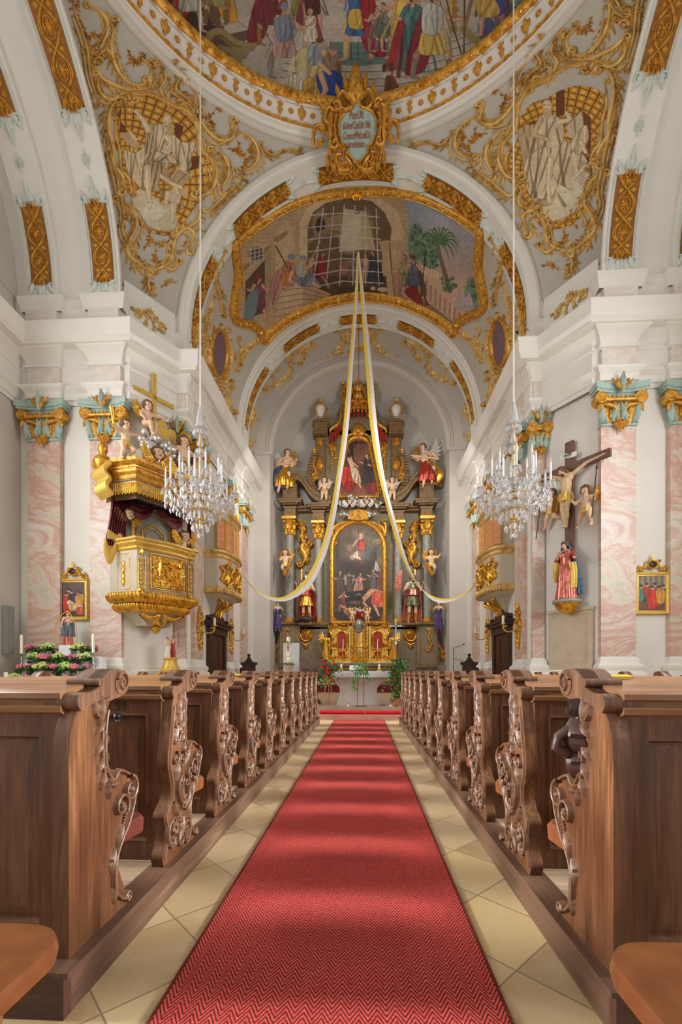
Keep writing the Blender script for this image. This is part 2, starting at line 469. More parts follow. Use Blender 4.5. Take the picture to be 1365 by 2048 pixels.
# herringbone runner
t = NT('carpet'); v = t.coord(); sx = t.n('ShaderNodeSeparateXYZ'); t.l(v, sx.inputs[0])
zz = t.math('PINGPONG', sx.outputs[0], .034)
wob = t.math('MULTIPLY', t.noise(v, 90, 2), .006)
ph = t.math('ADD', t.math('ADD', sx.outputs[1], t.math('MULTIPLY', zz, -1.75)), wob)
st = t.math('FRACT', t.math('MULTIPLY', ph, 1/.027))
fine = t.noise(t.coord((1, 2.4, 1)), 210, 2)
st = t.math('ADD', st, t.math('MULTIPLY', t.math('SUBTRACT', fine, .5), .7))
mask = t.ramp(st, [(.34, (1, 1, 1, 1)), (.46, (0, 0, 0, 1))])
red = t.ramp(t.noise(v, 130, 3), [(.3, L(188, 62, 60)), (.55, L(216, 88, 82)), (.8, L(232, 120, 110))])
col = t.mix(t.math('MULTIPLY', mask, .95), red, L(72, 38, 28))
bx = t.math('GREATER_THAN', t.math('ABSOLUTE', sx.outputs[0]), .645)
col = t.mix(t.math('MULTIPLY', bx, .7), col, L(58, 30, 22))
t.color(col); t.set(Roughness=.95); t.b.inputs['Specular IOR Level'].default_value = .1
t.bump(t.noise(v, 260, 2), .5, .01); t.done('carpet')
# cut glass
t = NT('crystal'); t.set(Base_Color=(.97, .98, 1, 1), Roughness=.03, IOR=1.45)
t.b.inputs['Transmission Weight'].default_value = .75; t.b.inputs['Specular IOR Level'].default_value = .8
t.done('crystal')
t = NT('window_pane'); t.set(Base_Color=(.8, .86, .9, 1), Roughness=.3, IOR=1.3); t.b.inputs['Transmission Weight'].default_value = .8; t.done('window_pane')
t = NT('vertex_paint'); a = t.n('ShaderNodeVertexColor', layer_name='paint'); t.color(a.outputs[0]); t.set(Roughness=.75); t.done('vertex_paint')
t = NT('oil_paint'); a = t.n('ShaderNodeVertexColor', layer_name='paint'); t.color(a.outputs[0]); t.set(Roughness=.5); t.done('oil_paint')
# ------------------------------------------------------------------ camera, world, daylight, added lamps
cam = bpy.data.cameras.new('camera'); co = bpy.data.objects.new('camera', cam); COL.objects.link(co)
cam.sensor_fit = 'VERTICAL'; cam.sensor_height = 36; cam.lens = 36*F/2048
cam.shift_y = (HY-1024)/2048; cam.clip_end = 200; cam.clip_start = .05
co.location = (0, 0, ZC); co.rotation_euler = (PI/2, 0, math.atan(TY)); scene.camera = co
w = bpy.data.worlds.new('world'); scene.world = w; w.use_nodes = True
w.node_tree.nodes['Background'].inputs[0].default_value = (1, .99, .975, 1)
w.node_tree.nodes['Background'].inputs[1].default_value = .70
def area(name, loc, target, sx, sy, power, col=(1, 1, .985)):
    l = bpy.data.lights.new(name, 'AREA'); l.shape = 'RECTANGLE'; l.size = sx; l.size_y = sy; l.energy = power; l.color = col
    o = bpy.data.objects.new(name, l); COL.objects.link(o); o.location = loc
    d = Vector(target)-Vector(loc); o.rotation_euler = d.to_track_quat('-Z', 'Y').to_euler(); return o
area('window_light', (CX-9.55, 6.8, 6.2), (CX, 7.2, 4.5), 5.0, 7, 900)
area('window_light', (CX+9.55, 6.8, 6.2), (CX, 7.2, 4.5), 5.0, 7, 820)
area('window_light', (CX-9.55, 7, 14.6), (CX, 8, 11), 5.5, 3, 40)
area('window_light', (CX+9.55, 7, 14.6), (CX, 8, 11), 5.5, 3, 40)
area('window_light', (CX+3.4, 17.2, 9.8), (CX-1.5, 24, 5.5), 1.6, 2.6, 300)  # fill lamp added in mid-chancel to brighten the altar, no window here
area('window_light', (CX-3.4, 17.2, 9.8), (CX+1.5, 24, 5.5), 1.6, 2.6, 270)  # its left twin, another added fill lamp aimed at the altar
for sx_ in (-1, 1):
    o = area('carpet_stripe_light', (CX+sx_*9.5, 6.2, 3.3), (CX, 6.2, .2), 10.5, 1.3, 270); o.data.spread = .42  # narrow-spread strip lamps added along the side walls to stripe the carpet
scene.view_settings.view_transform = 'Standard'; scene.view_settings.look = 'None'
scene.view_settings.exposure = 0.0; scene.view_settings.gamma = 1; scene.view_settings.use_curve_mapping = False
# ------------------------------------------------------------------ the building
CY, CZ = 7.05, 12.05; SR = 8.98; XH = 6.95; YA = 14.0; RS = 5.46; RF = 5.3
YF = 12.5                       # face of the front pilasters
def R(x): return CX+x
def one(name, mat, fn, parent=None, **kw):
    mb = MB(); fn(mb); return mb.build(name, mat, parent, **kw)
# floors
struct(one('floor', 'stone_floor', lambda m: m.add([(-10.2,-3,0),(9.7,-3,0),(9.7,12.02,0),(-10.2,12.02,0)], [(0,1,2,3)]), flat=True))
struct(one('trim_1', 'step_stone', lambda m: m.box(-4.6, 4.2, 12.0, 12.36, -.05, .137)))      # lower altar step
struct(one('trim_2', 'chancel_floor', lambda m: m.box(-10.2, 9.7, 12.36, 25.2, -.05, .323)))  # chancel floor
for sg, nm in ((-1, 'left'), (1, 'right')):
    X = lambda x: CX+sg*x
    def side_wall(m):
        x0, x1 = X(9.75), X(10.05)
        m.box(x0, x1, -1.5, 4.2, 0, 11.4); m.box(x0, x1, 9.4, 12.7, 0, 11.4); m.box(x0, x1, 4.2, 9.4, 0, 2.6); m.box(x0, x1, 4.2, 9.4, 9.8, 11.4)
        # lunette above, closed by the side arch, with an opening for its window
        n = 20
        for k in range(n):
            a, b = PI*k/n, PI*(k+1)/n
            o = lambda q, r: (CY+r*math.cos(q), CZ+r*math.sin(q))
            p = [o(a, 6.2), o(b, 6.2), o(b, 4.3), o(a, 4.3)]
            m.add([(x0, *q) for q in p]+[(x1, *q) for q in p], [(0,1,2,3), (4,7,6,5), (2,6,7,3)])
        m.box(x0, x1, 1, 13, 11.4, 12.04)
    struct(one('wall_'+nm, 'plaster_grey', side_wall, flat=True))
    # windows in the side wall
    wn = struct(one('window_%d' % (1 if sg < 0 else 2), 'plaster', lambda m: [m.box(X(9.72), X(9.9), 4.2, 4.35, 2.6, 9.8), m.box(X(9.72), X(9.9), 9.25, 9.4, 2.6, 9.8), m.box(X(9.72), X(9.9), 4.2, 9.4, 2.6, 2.75), m.box(X(9.72), X(9.9), 4.2, 9.4, 9.65, 9.8), m.box(X(9.72), X(9.9), 6.75, 6.85, 2.75, 9.65)]))
    one('pane', 'window_pane', lambda m: m.box(X(9.86), X(9.88), 4.35, 9.25, 2.75, 9.65), wn)
    # front wall between side wall and the splayed pier
    struct(one('wall_front_'+nm, 'plaster', lambda m: m.box(X(6.65), X(10.05), YF+.14, YF+.7, 0, 12.4)))
    A = (X(6.65), YF+.14); B = (X(5.70), 13.98)
    def diag(m):
        m.add([(A[0],A[1],0),(B[0],B[1],0),(B[0],B[1],12.6),(A[0],A[1],12.6)], [(0,1,2,3)])
    struct(one('wall_pier_'+nm, 'plaster', diag, flat=True))
    def chancel(m):
        m.add([(B[0],B[1],0),(X(5.36),13.98,0),(X(5.36),22.7,0),(X(5.36),22.7,12.3),(X(5.36),13.98,12.3),(B[0],B[1],12.6)], [(0,1,4,5),(1,2,3,4)])
    struct(one('wall_chancel_'+nm, 'plaster', chancel, flat=True))
    # vault over the side bay
    def soffit(m):
        n = 40
        P = [[(X(x), CY+RS*math.cos(PI*k/n), CZ+RS*math.sin(PI*k/n)) for k in range(n+1)] for x in (6.95, 10.0)]
        m.grid(P)
        P = [[(X(6.95), CY+r*math.cos(PI*k/n), CZ+r*math.sin(PI*k/n)) for k in range(n+1)] for r in (RS, 5.8)]; m.grid(P)
        for e in (-1, 1): m.add([(X(6.95), CY+e*RS, CZ), (X(10), CY+e*RS, CZ), (X(10), CY+e*RS, 10.8), (X(6.95), CY+e*RS, 10.8)], [(0,1,2,3)])
        # moulded edge of the arch
        sec = [(-.02, .0), (.05, .04), (.05, .12), (.09, .14), (.09, .24), (0, .27)]
        m.grid([[(X(6.95-o), CY+(RS+.02+w)*math.cos(PI*k/n), CZ+(RS+.02+w)*math.sin(PI*k/n)) for k in range(n+1)] for o, w in sec])
    struct(one('ceiling_bay_'+nm, 'plaster', soffit))
# pendentives: a sphere trimmed by the four arches
def sphere_piece():
    b = bmesh.new(); n = 160; z0, z1 = 10.9, 17.75; rows = []
    for i in range(41):
        z = z0+(z1-z0)*i/40; r = math.sqrt(SR*SR-(z-CZ)**2)
        rows.append([b.verts.new((CX+r*math.cos(2*PI*k/n), CY+r*math.sin(2*PI*k/n), z)) for k in range(n)])
    for i in range(40):
        for k in range(n): b.faces.new((rows[i][k], rows[i+1][k], rows[i+1][(k+1) % n], rows[i][(k+1) % n]))
    for co_, no in (((CX+XH,0,0),(1,0,0)), ((CX-XH,0,0),(-1,0,0)), ((0,YA,0),(0,1,0)), ((0,2*CY-YA,0),(0,-1,0))):
        bmesh.ops.bisect_plane(b, geom=b.verts[:]+b.edges[:]+b.faces[:], plane_co=co_, plane_no=no, clear_outer=True)
    me = bpy.data.meshes.new('pendentives'); b.to_mesh(me); b.free(); me.shade_smooth(); me.materials.append(MATS['cream'])
    return me
struct(link(bpy.data.objects.new('ceiling_pendentives', sphere_piece())))
# cornice ring of the dome
ringp = [(6.98,17.70),(7.02,17.62),(6.92,17.60),(6.90,17.70),(6.94,17.80),(6.86,17.84),(6.84,17.92),(6.80,17.94)]
struct(one('trim_3', 'plaster', lambda m: m.lathe(ringp, 120, (CX, CY, 0))))
struct(one('trim_4', 'plaster', lambda m: m.lathe([(6.80,17.94),(6.80,18.0),(6.76,18.02),(6.70,18.16),(6.62,18.27),(6.52,18.36)], 120, (CX, CY, 0))))
# dome shell
def dome_pt(r, lift=0.0):
    q = r/6.46; return 18.42+2.9*(1-q*q)**.6-lift if q < 1 else 18.42-lift
struct(one('ceiling_dome', 'cream', lambda m: m.lathe([(6.6,18.28)]+[(6.5*math.cos(PI/2*k/16)+.01, 18.44+3.0*math.sin(PI/2*k/16)) for k in range(17)], 96, (CX, CY, 0))))
# triumphal arch, chancel vault, second rib, end wall, apse
def arc(r, n, z=CZ): return [(CX+r*math.cos(PI*k/n), z+r*math.sin(PI*k/n)) for k in range(n+1)]
def vault(m, r, y0, y1, n=48, zc=CZ, foot=10.8):
    P = [(CX+r, foot)]+arc(r, n, zc)+[(CX-r, foot)]
    m.grid([[(x, y, z) for x, z in P] for y in (y0, y1)])
def ringface(m, r0, r1, y, n=48, zc=CZ, foot=10.8):
    f = lambda r: [(CX+r, foot)]+arc(r, n, zc)+[(CX-r, foot)]
    m.grid([[(x, y, z) for x, z in f(r)] for r in (r0, r1)])
def arch_front(m):
    vault(m, RF, YA-.04, 14.85); ringface(m, RF, 5.42, YA-.04)
    for (r0, y0, r1, y1) in ((5.42, YA-.04, 5.44, YA-.1), (5.44, YA-.1, 5.56, YA-.1), (5.56, YA-.1, 5.6, YA-.02), (5.6, YA-.02, 5.74, YA+.02)):
        n = 48; f = lambda r: [(CX+r, 10.8)]+arc(r, n)+[(CX-r, 10.8)]
        m.grid([[(x, y0, z) for x, z in f(r0)], [(x, y1, z) for x, z in f(r1)]])
    ringface(m, RF, 5.4, 14.85)
struct(one('ceiling_arch', 'plaster', arch_front))
struct(one('ceiling_vault', 'cream', lambda m: vault(m, 5.34, 14.85, 22.72)))
def rib(m):
    vault(m, 5.12, 19.75, 20.75); ringface(m, 5.12, 5.2, 19.75); ringface(m, 5.2, 5.2, 19.75)
    n = 48; f = lambda r: [(CX+r, 10.8)]+arc(r, n)+[(CX-r, 10.8)]
    m.grid([[(x, y, z) for x, z in f(r)] for r, y in ((5.2, 19.75), (5.22, 19.68), (5.3, 19.66), (5.36, 19.6))])
    ringface(m, 5.12, 5.36, 20.75)
struct(one('trim_5', 'plaster', rib))
YE = 22.6; RA = 4.5; ZA = 12.45
def endwall(m):
    n = 48
    i_ = [(CX+RA, 0)]+arc(RA, n, ZA)+[(CX-RA, 0)]; o_ = [(CX+5.4, 0)]+arc(5.45, n)+[(CX-5.4, 0)]
    m.grid([[(x, YE, z) for x, z in i_], [(x, YE, z) for x, z in o_]])
    # moulded archivolt
    a = lambda r: arc(r, n, ZA)
    m.grid([[(x, y, z) for x, z in a(r)] for r, y in ((RA-.12, YE+.3), (RA-.12, YE-.02), (RA-.08, YE-.07), (RA+.06, YE-.07), (RA+.09, YE-.04), (RA+.2, YE-.04), (RA+.24, YE))])
    for s_ in (1, -1): m.box(CX+s_*(RA-.14), CX+s_*(5.3), YE-.1, YE+.3, ZA-.16, ZA)
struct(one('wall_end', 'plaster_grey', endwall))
def apse(m):
    n = 48
    i_ = [(CX+RA, 0)]+arc(RA, n, ZA)+[(CX-RA, 0)]
    m.grid([[(x, YE, z) for x, z in i_], [(x, 24.2, z) for x, z in i_], [(CX+(x-CX)*.9, 25.1, ZA+(z-ZA)*.9 if z > ZA else z) for x, z in i_]])
    m.add([(CX+(x-CX)*.9, 25.1, ZA+(z-ZA)*.9 if z > ZA else z) for x, z in i_], [tuple(range(len(i_)))])
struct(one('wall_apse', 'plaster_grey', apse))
# ------------------------------------------------------------------ entablature all round
ENT = [(0,8.98),(0,9.10),(.04,9.12),(.04,9.30),(.10,9.36),(.14,9.40),(.14,9.47),(.02,9.49),(.02,9.97),(.07,10.01),(.07,10.07),(.02,10.09),
       (.03,10.18),(.09,10.30),(.19,10.38),(.22,10.41),(.22,10.45),(.44,10.50),(.44,10.55),(.50,10.60),(.53,10.70),(.53,10.95),(.56,10.99),(.56,11.05),(-.3,11.05)]
for sg, nm in ((-1, 'left'), (1, 'right')):
    X = lambda x: CX+sg*x
    path = [(X(9.72), -.5), (X(9.72), YF+.1), (X(6.47), YF+.1), (X(5.60), 13.9), (X(5.30), 13.9), (X(5.30), 22.6)]
    struct(one('trim_%d' % (6 if sg < 0 else 7), 'plaster', lambda m: m.sweep(path, ENT, left=(sg < 0) is False)))
    # attic band over the cornice
    AT = [(.03,11.0),(.03,11.5),(.06,11.54),(.06,11.68),(.08,11.7),(.10,11.82),(.10,11.92),(.03,11.95)]
    struct(one('trim_%d' % (8 if sg < 0 else 9), 'plaster', lambda m: m.sweep([(X(9.75), YF+.03), (X(6.78), YF+.03), (X(5.72), 13.92), (X(5.42), 13.92), (X(5.42), 14.85)], AT, left=(sg < 0) is False)))
    # plinth course along the walls
    BASE = [(.16,0),(.16,.9),(.12,.94),(.12,1.32),(.06,1.36),(.06,1.44),(0,1.46)]
    o = one('baseboard_'+nm, 'plaster', lambda m: m.sweep([(X(6.65), YF+.14), (X(5.70), 13.98), (X(5.36), 13.98), (X(5.36), 15.3)], BASE, left=(sg < 0) is False)); struct(o)
# ------------------------------------------------------------------ pilasters with capitals
def capital(root, w, d, z0, z1):
    """composite capital: mint bell and leaves, gilded volutes, swags and pendant; front face looks to +y"""
    h = z1-z0; hw = w/2
    bell = MB()
    bell.box(-hw-.02, hw+.02, 0, d+.05, z0, z0+.05)
    rows = []
    for q, f in ((0, 1.0), (.3, 1.0), (.6, 1.06), (.8, 1.16)):
        rows.append([(-hw*f, 0, z0+.05+h*q*.95), (-hw*f, d+.03*f, z0+.05+h*q*.95), (hw*f, d+.03*f, z0+.05+h*q*.95), (hw*f, 0, z0+.05+h*q*.95)])
    bell.grid(rows)
    # concave abacus
    top = []
    for k in range(13):
        u = -1+2*k/12; top.append((u*hw*1.5, d+.10+.14*u*u))
    bell.prism([(-hw*1.5, 0)]+top+[(hw*1.5, 0)], z1-.16*h/1.1, z1)
    bell.prism([(-hw*1.42, 0)]+[(x*.95, y-.04) for x, y in top]+[(hw*1.42, 0)], z1-.23*h/1.1, z1-.14*h/1.1)
    c = bell.build('capital', 'mint_cap', root)
    core = MB(); core.box(-hw*.97, hw*.97, d, d+.035, z0+.08, z0+h*.62); core.build('gilded_ground', 'gold_ochre', c)
    mp = lambda u, v, q: (u, d+.04+q, v)
    g = MB(); m_ = MB()
    for s in (-1, 1):
        sp = spiral(s*hw*1.12, z1-.36*h, .15*h, PI/2, -s*1.6, .15)
        ribbon(g, lambda u, v, q: (u, d+.12+q, v), sp, .034, .06, taper=False)
        g.tube([(s*hw*1.12, d*.3, z1-.36*h), (s*hw*1.12, d+.16, z1-.36*h)], .14*h, 14)
        dome(g, lambda u, v, q: (u, d+.16+q, v), s*hw*1.12, z1-.36*h, .03, .03, .04)
        ribbon(g, lambda u, v, q: (u, d+.10+q, v), spline([(s*hw*1.1, z1-.5*h), (s*hw*.75, z1-.52*h), (s*hw*.4, z1-.56*h), (s*hw*.22, z1-.66*h)]), .04, .05)
        leaf(g, lambda u, v, q: (u, d+.1+q, v), s*hw*1.15, z1-.46*h, -PI/2, .24*h, .06, .06, s*.2)
        # mint acanthus with gilt cores
        leaf(m_, mp, s*hw*.98, z0+.05, PI/2, .58*h, .09, .1, -s*.12); leaf(m_, mp, s*hw*.40, z0+.08, PI/2+s*.1, .5*h, .075, .09, s*.2); leaf(m_, mp, s*hw*.72, z0+.05, PI/2-s*.5, .34*h, .05, .08, s*.25)
        leaf(m_, mp, s*hw*.12, z0+.1, PI/2-s*.1, .55*h, .06, .09, -s*.1)
        dome(g, mp, s*hw*.52, z0+.24*h, .05, .075, .05); leaf(g, mp, s*hw*.52, z0+.26*h, PI/2, .17*h, .035, .05)
        ribbon(g, mp, [(s*hw*1.02, z0+.05), (s*hw*1.0, z0+.3*h), (s*hw*1.1, z0+.5*h)], .016, .07)
    g.tube([(-hw*.9, d+.12, z1-.40*h), (hw*.9, d+.12, z1-.40*h)], .045, 10)
    for k in range(7): g.ball((-hw*.75+hw*1.5*k/6, d+.14, z1-.33*h), .035, 8, 6)
    # upper palmette over the abacus
    mq = lambda u, v, q: (u, d+.2+q, v)
    leaf(m_, mq, 0, z1-.28*h, PI/2, .5*h, .085, .1); ribbon(g, lambda u, v, q: (u, d+.29+q, v), [(0, z1-.1*h), (0, z1+.17*h)], .02, .03)
    for s in (-1, 1):
        leaf(g, mq, s*.03, z1-.24*h, PI/2-s*.35, .36*h, .05, .08, -s*.35); dome(g, mq, s*.13, z1+.02*h, .035, .035, .06)
    dome(g, mq, 0, z1-.14*h, .035, .035, .1)
    # pendant flower under the bell
    for k in range(9): leaf(g, lambda u, v, q: (u, d+.09+q, v), 0, z0+.06*h, -PI/2+(k-4)*.42, (.26 if k == 4 else .19)*h, .04, .05, 0, 1)
    ribbon(g, lambda u, v, q: (u, d+.13+q, v), spiral(0, z0+.07*h, .055, 0, 1, 1), .022, .04, taper=False)
    g.build('gilding', 'gold_ochre', c); m_.build('acanthus', 'mint_cap', c)
def pilaster(label, x, y, rz, w, d=.16, z0=0.0, cap=True, entab=True, mat='marble_pink', attic=True):
    root = thing('marble_pilaster', label, 'pilaster', (x, y, 0), rz); hw = w/2
    P = lambda prof: (lambda m: m.sweep([(-hw, .001), (-hw, d), (hw, d), (hw, .001)], prof, left=True))
    one('shaft', mat, lambda m: m.box(-hw, hw, .001, d, 1.66, 7.9), root)
    one('base', 'plaster', P([(0,1.7),(.02,1.66),(.05,1.62),(.05,1.55),(.08,1.5),(.13,1.46),(.14,1.38),(.11,1.33),(.11,1.3),(.16,1.28),(.18,1.2),(.18,z0)]), root)
    if cap: capital(root, w, d, 7.9, 9.0)
    if entab:
        one('architrave_block', 'plaster', P([(0,8.98),(0,9.10),(.05,9.12),(.05,9.30),(.12,9.36),(.16,9.40),(.16,9.47),(0,9.5)]), root)
        one('frieze_block', 'marble_pale', lambda m: m.box(-hw+.02, hw-.02, .001, d+.02, 9.48, 10.0), root)
        one('frieze_cove', 'plaster', P([(0,9.98),(.07,10.01),(.07,10.07),(.02,10.09),(.03,10.18),(.09,10.30),(.2,10.40),(.26,10.44),(.26,10.5)]), root)
    if attic:
        one('attic_block', 'marble_pale', lambda m: m.box(-hw+.02, hw-.02, .001, d+.12, 11.0, 11.6), root)
        one('attic_cap', 'plaster', P([(.10,11.56),(.13,11.62),(.14,11.72),(.18,11.82),(.19,11.9),(.19,11.96),(.10,11.99),(.08,12.06)]), root)
    return root
LR = {-1: 'left', 1: 'right'}
for sg in (-1, 1):
    X = lambda x: CX+sg*x
    pilaster('pink marble pilaster with gilded capital, outer one on the %s front wall' % LR[sg], X(8.94), YF+.14, PI, .96)
    pilaster('pink marble pilaster with gilded capital, inner one on the %s front wall beside the %s' % (LR[sg], 'pulpit' if sg < 0 else 'crucifix'), X(7.11), YF+.14, PI, .92)
    pilaster('narrow pink marble pilaster on the %s pier of the chancel arch' % LR[sg], X(5.52), 13.98, PI, .36, .12, attic=False)
    pilaster('pink marble pilaster on the %s chancel wall before the oratory' % LR[sg], X(5.36), 14.75, -sg*PI/2*-1, .8, .12, .3, attic=False)
    pilaster('pink marble pilaster on the %s chancel wall just beyond the oratory' % LR[sg], X(5.36), 18.35, -sg*PI/2*-1, .75, .12, .3, attic=False)
    pilaster('pink marble pilaster at the far end of the %s chancel wall' % LR[sg], X(5.36), 20.6, -sg*PI/2*-1, 1.0, .12, .3, attic=False)
# ------------------------------------------------------------------ pews
PITCH = .87; YP = 1.62; NP = 11
XL, XR = -1.13, .90; OUTL, OUTR = -4.05, 4.05; PZ = .17
PROF_N = [(.0,.17),(-.02,.23),(.02,.29),(.03,.36),(.0,.45),(.05,.50),(.08,.52),(.095,.57),(.085,.64),(.055,.72),(.06,.80),(.08,.9),(.11,1.05),(.125,1.12)]
PROF_F = [(.47,.17),(.49,.2),(.455,.22),(.43,.22),(.385,.27),(.375,.36),(.385,.44),(.43,.5),(.48,.55),(.53,.63),(.545,.70),(.525,.76),(.46,.80),(.40,.82),(.36,.79),(.32,.82),(.295,.88),(.29,.98),(.30,1.07),(.325,1.14)]
PROF_T = [(.40,1.16),(.445,1.19),(.46,1.235),(.43,1.275),(.37,1.287),(.31,1.27),(.26,1.235),(.22,1.205),(.17,1.19),(.12,1.185),(.095,1.16),(.11,1.125)]
def pew(sg, label, first=False):
    x0 = XL if sg < 0 else XR; xo = OUTL if sg < 0 else OUTR
    root = thing('wooden_pew', label, 'pew', (x0, YP, PZ))
    i = sg                                            # direction away from the aisle (local x)
    def mpx(off): return lambda u, v, q: (i*off-i*q, u, v-PZ)
    near = [(.05, .17), (.05, 1.12)] if first else spline(PROF_N, 4)
    if first: near = [(.05,.17),(.05,.5),(.05,.9),(.055,1.02),(.08,1.09),(.11,1.125)]
    far = spline(PROF_F, 4); top = spline(PROF_T, 4)
    poly = near+list(reversed(top))+[]; poly = near+top[::-1]+far[::-1]
    def endp(m):
        m.prism(poly, 0, -.065, mpx(0))
    e = one('end_panel', 'oak_v', endp, root, ang=.6, recalc=True)
    # crest: broad scrolled top with two rolls
    def crest(m):
        m.prism(top+[(.32,1.17),(.2,1.13)], .012, -.12, mpx(0))
        for (y, z, r) in ((.115,1.155,.036), (.235,1.228,.017), (.405,1.225,.058)):
            m.tube([(i*-.016, y, z-PZ), (i*.125, y, z-PZ)], r, 18)
        ribbon(m, mpx(-.016), spiral(.405, 1.225, .05, PI*.9, -1.4, .15), .009, .012, taper=False)
    one('crest', 'oak_carved', crest, e, recalc=True)
    # carved scrollwork on the aisle face
    def carving(m):
        mp = mpx(0); h = .024
        fe = [p for p in far]; k = len(fe)
        inner = [(y-.014, z) for y, z in fe]
        ribbon(m, mp, inner[2:k-2], .011, .02, taper=False)
        if not first: ribbon(m, mp, [(y+.016, z) for y, z in near[3:-3]], .010, .014, taper=False)
        # armrest volutes
        ribbon(m, mp, spiral(.475, .715, .065, PI*.5, -1.5, .15), lambda t: .013*(1-.4*t), .03, taper=False); dome(m, mp, .475, .715, .018, .018, .035)
        ribbon(m, mp, spiral(.40, .655, .06, -PI*.2, 1.45, .15), lambda t: .013*(1-.4*t), .028, taper=False); dome(m, mp, .405, .65, .018, .018, .035)
        for q in range(9): ribbon(m, mp, [(.455-.004*q+.0, .655-.013*q), (.485-.006*q, .648-.013*q)], .0055, .02, 4, False)
        # garland of leaves down the concave edge
        g = spline([(.275,1.09),(.262,.98),(.265,.88),(.29,.80),(.335,.755)], 8)
        for q in range(2, len(g)-1, 3):
            a = math.atan2(g[q+1][1]-g[q][1], g[q+1][0]-g[q][0])
            leaf(m, mp, g[q][0], g[q][1], a+.5*(1 if q % 2 else -1), .075, .017, h, .15*(1 if q % 2 else -1), 2)
        ribbon(m, mp, g, .009, .016)
        leaf(m, mp, .2, 1.15, -1.1, .12, .028, .03, .2); leaf(m, mp, .25, 1.17, -1.5, .13, .022, .03, -.2)
        ribbon(m, mp, spiral(.235, 1.10, .035, 0, 1.3, .2), .009, .022, taper=False)
        # lower scrolls
        ribbon(m, mp, spline([(.42,.50),(.37,.44),(.345,.36),(.355,.28),(.40,.235),(.45,.2)], 6), .012, .024)
        leaf(m, mp, .36, .47, -2.0, .11, .025, h, .2); leaf(m, mp, .345, .33, -1.3, .1, .022, h, -.2); leaf(m, mp, .43, .56, -2.3, .1, .02, h, .2)
        ribbon(m, mp, spiral(.455, .21, .028, PI, -1.3, .2), .01, .026, taper=False)
        if not first:
            ribbon(m, mp, spiral(.215, .74, .055, PI*.3, -1.4, .15), lambda t: .012*(1-.4*t), .026, taper=False)
            ribbon(m, mp, cscroll(.20, .64, .27, .46, .32, .16, -1), .013, .028, taper=False)
            ribbon(m, mp, cscroll(.30, .60, .24, .43, .30, .16, 1), .011, .026, taper=False)
            for q in range(10): ribbon(m, mp, [(.30+.006*math.sin(q*.4), .60-.017*q), (.325+.006*math.sin(q*.4), .60-.017*q)], .005, .022, 4, False)
            ribbon(m, mp, cscroll(.09, .42, .12, .24, .4, .18, -1), .011, .024, taper=False)
            ribbon(m, mp, spiral(.2, .26, .06, 0, 1.5, .15), lambda t: .013*(1-.4*t), .028, taper=False)
            leaf(m, mp, .17, .45, -1.2, .13, .03, .028, .2); leaf(m, mp, .25, .38, -1.7, .14, .028, .028, -.2); leaf(m, mp, .13, .85, 1.3, .13, .026, .026, -.1)
            ribbon(m, mp, cscroll(.16, .98, .15, .84, .3, .2, 1), .009, .02, taper=False); leaf(m, mp, .2, .94, 1.4, .12, .022, .024)
            ribbon(m, mp, cscroll(.27, .34, .31, .2, .4, .2, 1), .011, .024, taper=False)
            for (a, b, r_, a0, tn) in ((.34,.62,.045,0,1.3), (.13,.76,.04,1,-1.3), (.30,.44,.04,2,1.3), (.11,.34,.035,3,-1.3), (.20,.92,.03,1,1.3), (.42,.58,.03,2,-1.2)):
                ribbon(m, mp, spiral(a, b, r_, a0, tn, .15), .010, .026, taper=False); dome(m, mp, a, b, .012, .012, .03, 8, 3)
            for (a, b, g_, l_) in ((.15,.62,1.2,.12), (.22,.58,-1.4,.13), (.28,.70,.9,.12), (.35,.52,-1.9,.12), (.12,.5,-1.2,.11), (.3,.28,-1.0,.1), (.15,.24,.7,.1), (.18,1.02,1.2,.1), (.25,.52,1.9,.12), (.33,.40,-1.2,.1), (.1,.22,1.3,.09)): leaf(m, mp, a, b, g_, l_, .026, .028, .12, 2)
    one('carving', 'oak_carved', carving, e)
    Lx = abs(xo-x0)
    # panelled back
    def back(m):
        y = .115
        m.box(i*.06, i*Lx, y, y+.03, .0, .95)
        for z0_, z1_ in ((.0, .1), (.86, .96)): m.box(i*.06, i*Lx, y-.022, y+.01, z0_, z1_)
        n = 4
        for k in range(n+1):
            xx = .06+(Lx-.06)*k/n; w = .075
            m.box(i*max(.06, xx-w), i*min(Lx, xx+w), y-.022, y+.01, .1, .86)
        for k in range(n):
            a = .06+(Lx-.06)*k/n+.075; b = .06+(Lx-.06)*(k+1)/n-.075
            q = lambda e, yy: [(i*(a+e), yy, .1+e), (i*(b-e), yy, .1+e), (i*(b-e), yy, .86-e), (i*(a+e), yy, .86-e)]
            for (e0, y0_, e1, y1_) in ((0, y-.022, .012, y-.026), (.012, y-.026, .022, y-.004), (.022, y-.004, .03, y-.002), (.03, y-.002, .07, y-.012)):
                m.grid([q(e0, y0_), q(e1, y1_)], cv=True)
            m.add(q(.07, y-.012), [(0, 1, 2, 3)])
    one('back_panel', 'oak_v', back, root, recalc=True)
    def shelf(m):
        sec = [(.105,.93),(.075,.945),(.07,.965),(.085,.975),(.09,.99),(.07,1.0),(.07,1.02),(.10,1.03),(.25,1.055),(.27,1.045),(.27,1.03),(.15,1.0),(.15,.93)]
        m.prism([(y, z+PZ) for y, z in sec], -.05, -Lx, mpx(0))
    one('book_ledge', 'shelf_top', shelf, root, recalc=True)
